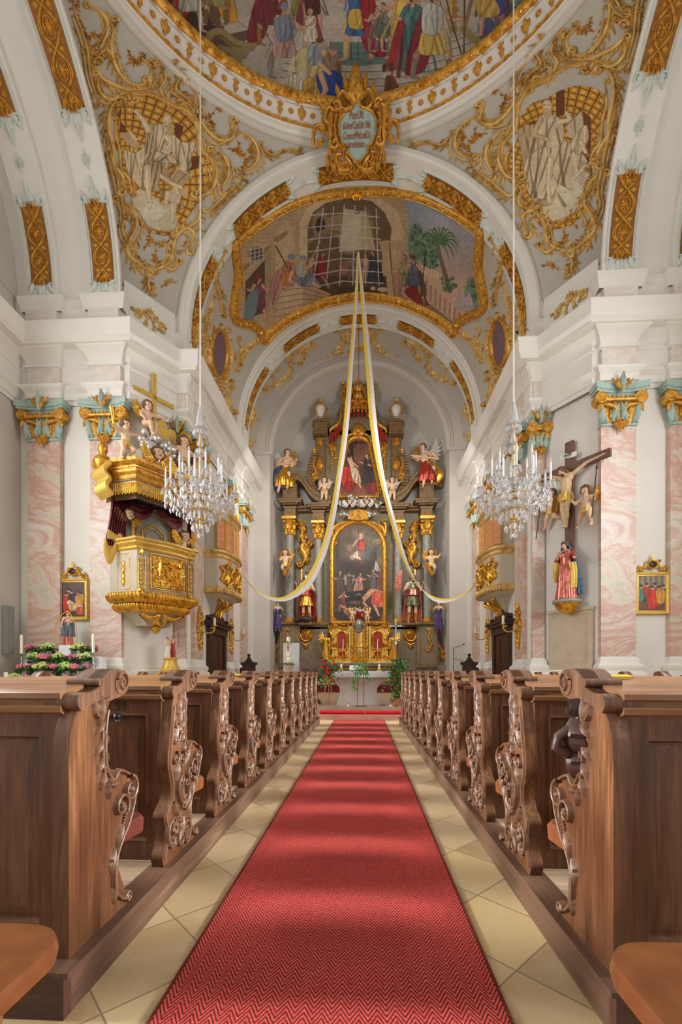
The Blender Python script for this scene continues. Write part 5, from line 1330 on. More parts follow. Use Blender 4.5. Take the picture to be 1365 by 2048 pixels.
# ornaments on the chancel vault
VO = [([(215,300),(185,345),(170,400),(190,470),(200,545)], 3.2), ([(168,470),(150,560),(140,625)], 2.6), ([(245,700),(300,682),(345,650),(372,642)], 3), ([(112,560),(98,640),(112,660)], 4), ([(180,868),(205,838),(235,800)], 2.6), ([(262,640),(285,700),(268,760)], 2.4), ([(150,640),(128,700),(140,780),(178,830)], 3.4), ([(215,610),(238,680),(228,770),(196,828)], 3.4), ([(232,830),(225,900),(245,930)], 3),
      ([(552,655),(500,690),(455,705),(402,722),(372,765),(362,830)], 3.4), ([(645,698),(580,730),(520,770),(478,812),(432,870),(392,940),(372,1010),(362,1072)], 2.4), ([(312,890),(332,940),(302,1000),(322,1042),(360,1000)], 2.8), ([(430,700),(470,740),(450,790),(400,810)], 3), ([(290,980),(280,1020),(310,1060)], 2.4), ([(500,660),(520,700),(500,730)], 2.2), ([(660,600),(680,640),(665,690),(700,700)], 3), ([(690,590),(720,585),(745,590)], 2.6), ([(715,600),(700,630),(715,660),(745,668)], 2.4)]
for sg in (-1, 1):
    mp = on_vault if sg < 0 else flip(on_vault)
    r = thing('stucco_scrollwork', 'gilded stucco scrolls with an oval picture on the %s flank of the chancel vault' % LR[sg], 'stucco'); g = MB()
    for i, (pts, w_) in enumerate(VO): rocaille(g, mp, [(340+a*.5128, 350+b*.5128) for a, b in pts], w_*1.15, .12, w_*2, i, 1.5 if i % 2 else -1.5)
    for i, (a, b) in enumerate([(180,440),(120,600),(300,690),(215,860),(262,730),(480,700),(420,760),(320,960),(350,1030),(540,680),(400,790),(590,725),(440,865)]): rosette(g, mp, 340+a*.5128, 350+b*.5128, 5, .08, 5, i); sprig(g, mp, 340+a*.5128, 350+b*.5128, i*1.7, 12, .06)
    g.build('scrolls', 'gold_pale', r)
    e = MB(); dome(e, lambda u, v, h: mp(u, v, h*.3+.02), 437, 706, 15, 44, .1, 24, 3); e.build('oval_picture', 'oval_plum', r)
    e = MB(); ribbon(e, mp, [(437+17*math.cos(t*PI/16), 706+47*math.sin(t*PI/16)) for t in range(33)], 3.2, .12, 7, False)
    for k in range(12): leaf(e, mp, 437+20*math.cos(k*PI/6), 706+52*math.sin(k*PI/6), k*PI/6+.6, 10, 3, .1)
    e.build('oval_frame', 'gold_ochre', r)
# small gilded ornament on the attic above each pier
for sg in (-1, 1):
    A = Vector((CX+sg*6.72, YF+.06, 11.7)); B = Vector((CX+sg*5.72, 13.92, 11.7)); d = (B-A).normalized(); n = Vector((-d.y, d.x, 0))*(-1 if sg > 0 else 1)
    if n.y > 0: n = -n
    o = (A+B)/2+n*.10+Vector((0, 0, .05)); u = d if sg < 0 else -d
    mp = planar((0, 0, 0), u, (0, 0, 1), n)
    r = thing('gilded_scroll', 'small gilded scroll ornament on the attic above the %s pier' % LR[sg], 'ornament', tuple(o)); g = MB()
    for s in (-1, 1):
        rocaille(g, mp, [(s*.05,-.3),(s*.16,-.12),(s*.1,.05),(s*.22,.2)], .035, .06, None, 2, s); ribbon(g, mp, spiral(s*.34, .12, .1, 0, s*1.3, .2), .035, .06); rocaille(g, mp, [(s*.5,.1),(s*.42,-.05),(s*.3,0)], .03, .05, None, 4, s)
    palmette(g, mp, 0, .15, PI/2, .3, .07); leaf(g, mp, 0, -.2, -PI/2, .4, .06, .06); g.build('scroll', 'gold_pale', r)
# ================================================================== sculpted figures
AD = dict(pel=(0,0,.92), chest=(0,0,1.26), neck=(0,0,1.45), head=(0,-.015,1.585), shL=(.175,0,1.40), shR=(-.175,0,1.40), elL=(.25,.02,1.12), elR=(-.25,.02,1.12),
          haL=(.24,-.12,.90), haR=(-.24,-.12,.90), hipL=(.09,0,.90), hipR=(-.09,0,.90), knL=(.10,-.03,.49), knR=(-.10,-.03,.49), anL=(.10,.02,.07), anR=(-.10,.02,.07))
CH = dict(pel=(0,0,.40), chest=(0,0,.60), neck=(0,0,.715), head=(0,-.02,.85), shL=(.125,0,.675), shR=(-.125,0,.675), elL=(.20,-.02,.54), elR=(-.20,-.02,.54),
          haL=(.22,-.13,.44), haR=(-.22,-.13,.44), hipL=(.075,0,.38), hipR=(-.075,0,.38), knL=(.085,-.04,.21), knR=(-.085,-.04,.21), anL=(.085,0,.04), anR=(-.085,0,.04))
def pose(child=False, **kw):
    J = dict(CH if child else AD); J.update(kw); return {k: Vector(v) for k, v in J.items()}
def human(J, child=False, legs=True, muscle=True):
    """one continuous body grown over the joints (J in units of the unscaled figure)"""
    m = MB(); r = (lambda a, c: c if child else a)
    def cap(a, ra, b, rb): m.capsule(J[a] if isinstance(a, str) else a, ra, J[b] if isinstance(b, str) else b, rb, 10)
    up = (J['chest']-J['pel']).normalized()
    cap('pel', r(.125, .105), 'chest', r(.15, .108)); cap('pel', r(.13, .11), J['pel']+up*.02, r(.125, .11))
    for s in 'LR':
        cap('chest', r(.115, .085), J['sh'+s]*.55+J['chest']*.45, r(.09, .075)); cap('sh'+s, r(.062, .055), 'el'+s, r(.045, .045)); cap('el'+s, r(.044, .044), 'ha'+s, r(.028, .03))
        cap('neck', r(.05, .04), 'sh'+s, r(.055, .05))
        if legs:
            cap('hip'+s, r(.092, .085), 'kn'+s, r(.06, .06)); cap('kn'+s, r(.058, .06), J['kn'+s]*.55+J['an'+s]*.45+Vector((0, .012, 0)), r(.06, .06)); cap(J['kn'+s]*.55+J['an'+s]*.45, r(.056, .056), 'an'+s, r(.036, .038))
            f = (J['an'+s]-J['kn'+s]).normalized(); fw = Vector((0, -1, 0))-f*Vector((0, -1, 0)).dot(f)*.6
            fw.normalize(); heel = J['an'+s]+f*.035
            cap(heel, r(.036, .034), heel+fw*r(.16, .09)+f*.0, r(.026, .026))
    hd = J['head']; nk = J['neck']; hu = (hd-nk).normalized(); fr = (J.get('look', Vector((0, -1, 0)))).normalized()
    fr = (fr-hu*fr.dot(hu)).normalized(); rt = fr.cross(hu)
    cap('neck', r(.05, .045), 'head', r(.05, .05))
    R = r(.098, .118)
    cap(hd+hu*R*.25-fr*R*.12, R*.92, hd-hu*R*.1, R*.80); cap(hd+fr*R*.25-hu*R*.45, R*.58, hd+fr*R*.42-hu*R*.72, R*.42)
    cap(hd+fr*R*.86+hu*R*.05, R*.10, hd+fr*R*1.0-hu*R*.25, R*.16)
    for s in (-1, 1): cap(hd+rt*R*s*.86+hu*R*.05, R*.16, hd+rt*R*s*.86-hu*R*.2, R*.13); cap(hd+fr*R*.62+rt*s*R*.42-hu*R*.3, R*.25, hd+fr*R*.6+rt*s*R*.4-hu*R*.35, R*.25)
    vs, fs = remesh(m, r(.0145, .0135), 5)
    out = MB(); out.add(vs, fs)
    # five fingers on each palm
    for s in 'LR':
        h = J['ha'+s]; d = (h-J['el'+s]).normalized(); side = d.cross(Vector((0, 0, 1)));
        if side.length < .1: side = Vector((1, 0, 0))
        side.normalize(); nrm = side.cross(d).normalized(); q = r(1, .75); curl = nrm*(-.02*q)
        out.capsule(h, .026*q, h+d*.055*q, .03*q, 8)
        for k, (o, l) in enumerate(((-.028, .055), (-.010, .07), (.010, .066), (.027, .05))):
            b = h+d*.07*q+side*o*q; out.tube([b, b+d*l*.6*q+curl*.4, b+d*l*q+curl*1.4], [.0105*q, .0095*q, .006*q], 6)
        b = h+d*.02*q-side*.03*q; out.tube([b, b-side*.028*q+d*.02*q, b-side*.03*q+d*.05*q], [.012*q, .0105*q, .007*q], 6)
    J['_f'] = (hd, hu, fr, rt, R); return out
def hair_mb(J, long=False, curls=True, beard=False, seed=1):
    hd, hu, fr, rt, R = J['_f']; m = MB(); r = random.Random(seed)
    def at(a, e, rad): return hd+hu*R*.16-fr*R*.14+(fr*math.cos(a)*math.cos(e)+rt*math.sin(a)*math.cos(e)+hu*math.sin(e))*rad
    for e in (-.35, .0, .4, .8, 1.2, 1.5):
        n = max(1, int(13*math.cos(e)))
        for k in range(n):
            a = 2*PI*k/n+e
            if e < .55 and math.cos(a) > .45: continue
            m.ball(at(a, e, R*.9), R*(.30+.08*r.random()), 7, 5)
    if long:
        for s in (-1, 1, .5, -.5, 0):
            p0 = hd-fr*R*.6+rt*s*R*.7; m.tube([p0+hu*R*.3, p0-hu*R*.6, p0-hu*R*1.5-fr*R*.1+rt*s*.2*R, p0-hu*R*2.3+rt*s*.3*R], [R*.34, R*.36, R*.3, R*.1], 7)
    if beard:
        for a in (-.7, -.35, 0, .35, .7): p0 = hd+fr*R*.62*math.cos(a)+rt*R*.62*math.sin(a)-hu*R*.62; m.tube([p0, p0-hu*R*.5+fr*R*.1, p0-hu*R*(1.0-.3*abs(a))], [R*.24, R*.24, R*.07], 7)
    return m
def face_mb(J):
    hd, hu, fr, rt, R = J['_f']; m = MB()
    for s in (-1, 1): m.ball(hd+fr*R*.80+rt*s*R*.34+hu*R*.06, (R*.11, R*.11, R*.07), 6, 5)
    m.tube([hd+fr*R*.86-hu*R*.50-rt*R*.2, hd+fr*R*.92-hu*R*.52, hd+fr*R*.86-hu*R*.50+rt*R*.2], R*.055, 5); return m
def statue(name, label, cat, loc, rz, H, J, child=False, skin='skin', hair='hair', group=None, rot=None, beard=False, long=False, legs=True):
    root = thing(name, label, cat, loc, rz, group, rot); k = H/(1.0 if child else 1.7)
    b = human(J, child, legs); root['_'] = 0; del root['_']
    def fin(mb, nm, mat, par=root):
        mb.v = [(x*k, y*k, z*k) for x, y, z in mb.v]; return mb.build(nm, mat, par, ang=1.2)
    body = fin(b, 'body', skin); fin(hair_mb(J, long, beard=beard), 'hair', hair); fin(face_mb(J), 'face_details', 'robe_red', body)
    root_fin[root.name] = fin; return root, fin
root_fin = {}
def robe_mb(rows, n=56, seed=0, a0=0, a1=2*PI, thick=.02):
    """rows: (x,y,z,rx,ry,amp,folds,twist); smooth cloth around a path, closed or open"""
    R_ = spline(rows, 5); m = MB(); full = a1-a0 > 6.2; r = random.Random(seed); ph = [r.uniform(0, 6) for _ in range(4)]
    P = []
    for (x, y, z, rx, ry, am, nf, tw) in R_:
        def pt(a, o):
            f = math.sin(nf*a+tw+ph[0])*.6+math.sin((nf*1.7+1)*a-tw*.7+ph[1])*.4; f = f*abs(f)**.2
            return (x+(rx*(1+am*f)-o)*math.cos(a), y+(ry*(1+am*f)-o)*math.sin(a), z+.02*am*math.sin(3*a+ph[2]))
        if full: P.append([pt(2*PI*k/n, 0) for k in range(n)])
        else: P.append([pt(a0+(a1-a0)*k/n, 0) for k in range(n+1)]+[pt(a1-(a1-a0)*k/n, thick) for k in range(n+1)])
    m.grid(P, cv=True)
    o = len(m.v); q = len(P[0]); m.f.append(tuple(range(o-q, o))); m.f.append(tuple(range(o-len(P)*q, o-(len(P)-1)*q))[::-1])
    return m
def wing_mb(root_, out, up, size, n=7, side=1):
    root_ = Vector(root_); out = Vector(out).normalized(); up = Vector(up).normalized(); nm = out.cross(up).normalized(); m = MB()
    for layer, (sc, cnt, off) in enumerate(((1.0, n, 0), (.66, n-1, .012), (.4, n-2, .024))):
        for k in range(cnt):
            t = k/(cnt-1); a = 1.05-1.75*t; d = out*math.cos(a)+up*math.sin(a); ln = size*sc*(1-.42*t)
            b = root_+out*size*.12*(1-t)+up*size*.1*(1-t)
            w = d.cross(nm).normalized()
            for sd in (1, -1):
                leaf(m, lambda u, v, h, sd=sd: b+d*u+w*(v*sd)+nm*((h+off)*sd), 0, 0, 0, ln, size*.085, size*.03, .12, 1)
    m.tube([root_, root_+out*size*.25+up*size*.32, root_+out*size*.5+up*size*.75], [size*.07, size*.06, size*.02], 8)
    return m
def cloudlet(m, c, r, k=9, seed=0):
    q = random.Random(seed)
    for i in range(k):
        p = Vector(c)+Vector((q.uniform(-r, r), q.uniform(-r*.4, r*.4), q.uniform(-r*.6, r*.6))); m.ball(p, q.uniform(.28, .5)*r, 12, 8)
    return m
def sash(J, lo=.02, hi=.10, amp=.16, child=True, flare=.06):
    p = J['pel']; r = .115 if child else .135
    return robe_mb([(p.x, p.y, p.z-lo-flare, r*1.12, r*1.08, amp, 7, .6), (p.x, p.y, p.z-lo, r*1.1, r*1.06, amp*.7, 7, .3), (p.x, p.y, p.z+hi*.5, r*1.02, r*1.0, amp*.4, 7, 0)], 48, 3)
def putto(label, loc, rz, H, group=None, sashmat='gold_matt', wings='gold', rot=None, name='putto_statue', **kw):
    J = pose(True, **kw); root, fin = statue(name, label, 'statue', loc, rz, H, J, True, group=group, rot=rot)
    if sashmat: fin(sash(J), 'sash', sashmat)
    if wings:
        c = J['chest']; fin(wing_mb(c+Vector((.05, .1, .05)), (1, .55, .2), (0, .1, 1), .34), 'wing', wings); fin(wing_mb(c+Vector((-.05, .1, .05)), (-1, .55, .2), (0, .1, 1), .34), 'wing', wings)
    return root, fin, J
def cherub_head(label, loc, rz, R, wingmat='gold', group=None, name='cherub_head'):
    J = pose(True); J['neck'] = Vector((0, 0, -.10)); J['head'] = Vector((0, 0, 0))
    J['_f'] = (Vector((0, 0, 0)), Vector((0, 0, 1)), Vector((0, -1, 0)), Vector((1, 0, 0))*-1, .118)
    root = thing(name, label, 'cherub head', loc, rz, group); k = R/.118
    def fin(mb, nm, mat, par=root): mb.v = [(x*k, y*k, z*k) for x, y, z in mb.v]; return mb.build(nm, mat, par, ang=1.2)
    m = MB(); hd, hu, fr, rt, r = J['_f']
    m.capsule(hd+hu*r*.25-fr*r*.1, r*.92, hd-hu*r*.1, r*.82); m.capsule(hd+fr*r*.25-hu*r*.45, r*.6, hd+fr*r*.42-hu*r*.7, r*.42); m.capsule(hd+fr*r*.88+hu*r*.05, r*.1, hd+fr*r*1.0-hu*r*.22, r*.15)
    for s in (-1, 1): m.capsule(hd+fr*r*.6+rt*s*r*.42-hu*r*.3, r*.3, hd+fr*r*.6+rt*s*r*.4-hu*r*.35, r*.3)
    vs, fs = remesh(m, .013, 4); b = MB(); b.add(vs, fs); body = fin(b, 'head', 'skin'); fin(hair_mb(J), 'hair', 'hair'); fin(face_mb(J), 'face_details', 'robe_red', body)
    fin(wing_mb((.06, .02, -.12), (1, .05, -.1), (.2, 0, .8), .30), 'wing', wingmat); fin(wing_mb((-.06, .02, -.12), (-1, .05, -.1), (-.2, 0, .8), .30), 'wing', wingmat)
    return root
# ================================================================== high altar
YB = 24.75; AXP = 717
def AP(px, py, d=0.0): return U(px, py, YB-d)
altar = thing('high_altar', 'tall gilded high altar with columns and a large arched painting in the apse', 'altar', tuple(Vector((AP(AXP, 1345).x, YB-.6, .323))))
def pm(mb, name, mat, root, ang=.7, recalc=False):
    return mb.build(name, mat, root, loc=-(root.matrix_basis.translation) if root.parent is None else (0, 0, 0), ang=ang, recalc=recalc)
def loc_of(r): return -r.location
def bx(m, x0, x1, y0, y1, d0, d1):
    a = AP(x0, y1, d1); b = AP(x1, y0, d1); m.box(a.x, b.x, YB-d1, YB-d0, max(.323, a.z), b.z)
def both(fn, name, mat, recalc=False):
    global m, g
    for s in (1, -1):
        m = g = MB(); fn((lambda x, s=s: x if s > 0 else 2*AXP-x), s); pm(m, name, mat, altar, recalc=recalc)
def rel(d): return lambda px, py, h: AP(px, py, d)+Vector((0, -h, 0))
def mold(m, x0, x1, ys, d0, d1, out):
    """stack of mouldings: ys list of (y_top,y_bottom,extra px/projection)"""
    for (a, b, e) in ys: bx(m, x0-e, x1+e, a, b, d0, d1+e*.027)
m = MB()
# wall-like backing of the main storey and the attic
bx(m, 566, 868, 1010, 1250, 0, .35); bx(m, 648, 786, 860, 1010, 0, .30)
pts = spline([(648, 870), (652, 845), (672, 830), (686, 805), (700, 790), (717, 785)], 6); pts = pts+[(2*AXP-x, y) for x, y in pts[::-1][1:]]
m.prism(pts+[(786, 861), (648, 861)], 0, .30, lambda u, v, w: AP(u, v, .30)+Vector((0, .30-w, 0)))
pm(m, 'backing', 'altar_olive', altar, recalc=True)
# pedestals
both(lambda X, s: [bx(m, *sorted((X(556), X(656))), 1258, 1345, 0, 1.0), bx(m, *sorted((X(540), X(668))), 1330, 1392, 0, 1.25), bx(m, *sorted((X(560), X(600))), 1250, 1335, 0, 1.25)], 'pedestal', 'base_brown')
m = MB(); bx(m, 640, 794, 1252, 1345, 0, .7); pm(m, 'centre_plinth', 'base_brown', altar)
both(lambda X, s: [mold(m, *sorted((X(557), X(655))), [(1244, 1250, 4), (1250, 1254, 2), (1330, 1336, 3)], 0, 1.02, 3), mold(m, *sorted((X(561), X(599))), [(1243, 1249, 4), (1328, 1335, 3)], 0, 1.27, 3)], 'pedestal_moulding', 'altar_brown')
# columns with gilded capitals and bases
for X, s in (((lambda x: x), 1), ((lambda x: 2*AXP-x), -1)):
    for cx_, d, yt, r_ in ((580, 1.0, 1072, .24), (637, .75, 1080, .22)):
        c = AP(X(cx_), 1245, d); t = AP(X(cx_), yt, d); h = t.z-c.z; base = Vector((c.x, c.y, c.z))-altar.location
        col = MB(); col.lathe([(r_*(1-.14*q*q), h*q) for q in [k/8 for k in range(9)]], 24, base); o = col.build('column', 'grey_marble', altar)
        g = MB(); g.lathe([(r_*1.45, -.02), (r_*1.5, .05), (r_*1.25, .1), (r_*1.28, .17), (r_*1.08, .22), (r_*1.0, .24)], 24, base); g.build('column_base', 'altar_gold', o)
        g = MB(); top = base+Vector((0, 0, h)); H_ = .95
        g.lathe([(r_*.88, 0), (r_*.98, .03), (r_*.9, .07), (r_*.95, .4), (r_*1.15, .75), (r_*1.45, .82)], 20, top)
        g.box(top.x-r_*1.55, top.x+r_*1.55, top.y-r_*1.55, top.y+r_*1.55, top.z+.82, top.z+H_)
        for q in range(8):
            a = q*PI/4; 
            for lv, (z0, ln) in enumerate(((.05, .36), (.32, .38))):
                aa = a+lv*PI/8; n = Vector((math.cos(aa), math.sin(aa), 0)); u = Vector((-n.y, n.x, 0))
                leaf(g, lambda p_, q_, h_: top+n*(r_*(.93+.12*lv)+h_+.12*(q_ if False else 0)*0)+u*q_+Vector((0, 0, z0+p_)), 0, 0, 0, ln, .085, .09, 0, 2)
            if q % 2: n = Vector((math.cos(a), math.sin(a), 0)); g.ball(top+n*r_*1.55+Vector((0, 0, .70)), .095, 8, 6)
        g.build('capital', 'altar_gold', o)
        # entablature block over each column
        b = MB(); bz = [(1008, 1040)] ; yb = yt-34
        for (a_, b_, e) in ((yb-2, yb, 3), (yb-22, yb-2, 0), (yb-26, yb-22, 2)): bx(b, X(cx_)-11-e, X(cx_)+11+e, a_, b_, 0, d+.28+e*.02)
        k = b.build('entablature_block', 'altar_brown', altar, loc=-altar.location)
        f = MB(); 
        for q in (-4.5, 4.5): rosette(f, rel(d+.28), X(cx_)+q, yb-12, 3.4, .05, 6)
        f.build('rosettes', 'altar_gold', k, loc=(0, 0, 0))
# main cornice and broken pediment scrolls
m = MB()
def corn(X, s):
    for cx_, d, y in ((580, 1.32, 1009), (637, 1.06, 1017)):
        for (a, b, e) in ((y-4, y, 2), (y-9, y-4, 9), (y-13, y-9, 12)): bx(m, X(cx_)-13-e, X(cx_)+13+e, a, b, 0, d+e*.02)
    for (a, b, e) in ((1016, 1022, .75), (1010, 1016, .95)): bx(m, *sorted((X(586), X(672))), a, b, 0, e)
both(corn, 'cornice', 'altar_brown')
m = MB()
def scrolls(X, s):
    P = [(664, 1006), (648, 1003), (632, 996), (618, 982), (608, 966), (598, 957), (588, 958)]
    sec = spline(P, 6)
    for off, w_, e in ((0, .16, 0), (-5, .09, .08), (6, .09, .06)):
        rows = []
        for i, (a, b) in enumerate(sec):
            p = AP(X(a), b+off, .75); rows.append([(p.x, p.y-.38-e, p.z-w_), (p.x, p.y-.38-e, p.z+w_), (p.x, p.y+.5, p.z+w_), (p.x, p.y+.5, p.z-w_)])
        m.grid(rows, cv=True)
    c = AP(X(585), 966, 1.0); m.tube([(c.x, c.y-.22, c.z), (c.x, c.y+.6, c.z)], .20, 16); ribbon(m, lambda u, v, h: Vector((c.x+u, c.y-.22-h, c.z+v)), spiral(0, 0, .19, 0, 1.7*s, .1), .03, .04)
    # outer rolled volute lying toward the wall
    q0 = AP(X(558), 966, .7); q1 = AP(X(545), 969, .5)
    for k in range(5): t = k/4; p = q0.lerp(AP(X(540), 972, .3), t); m.ball(p, (.16, .2, .24-.06*t), 12, 8)
    bx(m, *sorted((X(566), X(594))), 968, 996, .2, 1.1)
both(scrolls, 'pediment_scroll', 'altar_brown')
# attic: side supports with urn pedestals
m = MB()
def attic(X, s):
    bx(m, *sorted((X(631), X(650))), 874, 960, .1, .55); bx(m, *sorted((X(626), X(655))), 848, 862, .1, .75); mold(m, *sorted((X(628), X(653))), [(862, 866, 3), (843, 848, 4), (838, 843, 2)], .1, .72, 2)
    for k in range(14):
        t = k/13; x = 631-12*math.sin(t*PI)*(.5+t*.7); y = 905+78*t; p = AP(X(x), y, .5); m.box(p.x-.18, p.x+.18, p.y-.15, p.y+.3, p.z-.09, p.z+.09)
both(attic, 'attic_support', 'altar_brown')
g = MB()
def gold1(X, s):
    mp = rel(.58); mq = lambda u, v, h: mp(X(u), v, h)
    for y0, y1 in ((872, 893), (912, 940)):
        palmette(g, mq, 640, y1, -PI/2, y1-y0, .2, 5, 1.2); dome(g, mq, 640, (y0+y1)/2, 6, 9, .18)
    rocaille(g, mq, [(634, 905), (628, 930), (633, 950), (622, 975)], 3, .1); ribbon(g, mq, spiral(631, 952, 7, 0, 1.3, .2), 2.4, .14)
    for y in range(902, 945, 5): dome(g, lambda u, v, h: rel(.33)(X(u), v, h), 664, y, 2.6, 2.6, .08, 8, 3)
    palmette(g, lambda u, v, h: rel(.33)(X(u), v, h), 666, 902, -PI/2+.3, 16, .12, 5); rocaille(g, lambda u, v, h: rel(.33)(X(u), v, h), [(668, 880), (662, 895), (668, 915)], 3, .1)
both(gold1, 'attic_gilding', 'altar_gold')
def gold2(X, s):
    mr = lambda u, v, h: rel(.5)(X(u), v, h)
    rocaille(g, mr, [(596, 1052), (604, 1062), (606, 1082), (616, 1092)], 4, .16, None, 3); rocaille(g, mr, [(612, 1078), (604, 1096), (612, 1112), (606, 1130)], 4.5, .16, None, 4); palmette(g, mr, 610, 1090, PI/2, 30, .16, 7, 1.6); palmette(g, mr, 606, 1066, -PI/2, 24, .16, 5, 1.4)
    for a in range(5): leaf(g, mr, 600+a*4, 1100+a*3, PI/2-.6+a*.2, 18, 4, .14)
    bx(g, *sorted((X(602), X(605))), 1130, 1160, .3, .42)
both(gold2, 'gilded_wing', 'altar_gold')
def gold3(X, s):
    mt = lambda u, v, h: rel(1.02)(X(u), v, h)
    palmette(g, mt, 612, 1258, PI/2, 24, .14, 7, 2.2); ribbon(g, mt, spline([(600, 1262), (604, 1278), (612, 1282), (620, 1278), (624, 1262)]), 2.5, .12); leaf(g, mt, 600, 1262, PI/2, 18, 3, .1); leaf(g, mt, 624, 1262, PI/2, 18, 3, .1); rosette(g, mt, 612, 1293, 6, .1); ribbon(g, mt, [(603, 1285), (612, 1290), (621, 1285)], 2, .08)
    mu = lambda u, v, h: rel(1.27)(X(u), v, h)
    rocaille(g, mu, [(572, 1262), (577, 1275), (571, 1290), (576, 1300)], 2.4, .08); 
    for L_ in ([(566, 1256), (566, 1322)], [(594, 1256), (594, 1322)]): ribbon(g, mu, L_, .8, .05, 4, False)
    # outer bracket volutes
    rocaille(g, lambda u, v, h: rel(.8)(X(u), v, h), [(556, 1256), (560, 1280), (552, 1300), (546, 1312)], 3.4, .2); ribbon(g, lambda u, v, h: rel(.8)(X(u), v, h), spiral(548, 1308, 7, 0, 1.4, .2), 2.6, .2)
both(gold3, 'pedestal_gilding', 'altar_gold')
m = MB()
def brackets(X, s):
    sec = spline([(562, 1250), (560, 1275), (552, 1296), (542, 1312), (540, 1330)], 6)
    rows = []
    for a, b in sec: p = AP(X(a), b, .75); rows.append([(p.x-s*.0, p.y-.1, p.z), (p.x+s*.5, p.y-.1, p.z), (p.x+s*.5, p.y+.6, p.z), (p.x, p.y+.6, p.z)])
    m.grid(rows, cv=True)
both(brackets, 'bracket', 'base_brown', True)
both(lambda X, s: bx(m, *sorted((X(632), X(655))), 1262, 1330, .7, 1.02), 'niche', 'base_brown')
# crowning canopy with tassels
g = MB(); mp = rel(.5)
for s in (1, -1):
    X = lambda x: AXP+s*(x-AXP)
    mq = lambda u, v, h: mp(X(u), v, h)
    rocaille(g, mq, [(688, 830), (690, 806), (684, 790), (692, 778)], 4, .2, None, 2); rocaille(g, mq, [(700, 800), (706, 782), (700, 772)], 3, .2); leaf(g, mq, 690, 780, -PI/2-.2, 16, 4, .16)
    for k in range(3): x = 702+k*7; leaf(g, mq, x, 806-k, PI/2, 17, 4, .16); dome(g, mq, x, 824-k, 2.6, 4, .16, 8, 3)
    ribbon(g, mq, spline([(659, 866), (664, 858), (676, 850), (682, 836), (684, 818), (692, 806)], 6), 3, .16)
    palmette(g, mq, 640, 846, -PI/2, 1, .01)
palmette(g, mp, AXP, 812, -PI/2, 26, .3, 7, 1.5); dome(g, mp, AXP, 796, 12, 9, .4); g.lathe([(.0, .78), (.1, .74), (.16, .62), (.12, .5), (.2, .42), (.3, .3), (.26, .1), (.14, .0), (.2, -.08)], 18, AP(AXP, 786, .5)); 
ribbon(g, mp, [(694, 806), (AXP, 803), (740, 806)], 2.4, .2)
c = pm(g, 'crest', 'altar_gold', altar)
for s in (1, -1):
    X = lambda x: AXP+s*(x-AXP); m = MB()
    for k in range(5): p = AP(X(662+k*5), 868-k*k*1.5, .42); m.box(p.x-.06, p.x+.06, p.y-.06, p.y+.1, p.z-.42, p.z+.05); m.ball(p-Vector((0, 0, .45)), .07, 8, 6)
    pm(m, 'tassels', 'robe_red', altar)
m = MB()
for k in range(5): p = AP(AXP-16+k*8, 822, .56); m.tube([p, p-Vector((0, 0, .3))], [.06, .09], 8)
pm(m, 'tassel', 'robe_red', altar)
# urns on the attic
for s, nm in ((-1, 'left'), (1, 'right')):
    p = AP(AXP+s*76, 838, .45)
    u = thing('altar_urn', 'white and gold urn on top of the %s attic pier of the high altar' % nm, 'urn', tuple(p), 0, 'urns on the high altar')
    one('vase', 'feather_white', lambda m: m.lathe([(.1, 0), (.16, .03), (.1, .1), (.2, .3), (.27, .5), (.25, .62), (.16, .68)], 20), u)
    g = MB(); g.lathe([(.2, .66), (.24, .7), (.14, .78), (.12, .86), (.05, .95), (.1, 1.02), (.02, 1.12)], 16); g.lathe([(.17, 0), (.18, .06), (.1, .08)], 16)
    for q in (-1, 1): g.tube([(q*.24, 0, .3), (q*.36, 0, .45), (q*.34, 0, .65), (q*.2, 0, .72)], .04, 8); g.tube([(q*.26, -.05, .1), (q*.34, -.05, .3), (q*.3, -.05, .5)], .03, 8)
    g.build('gilding', 'altar_gold', u)
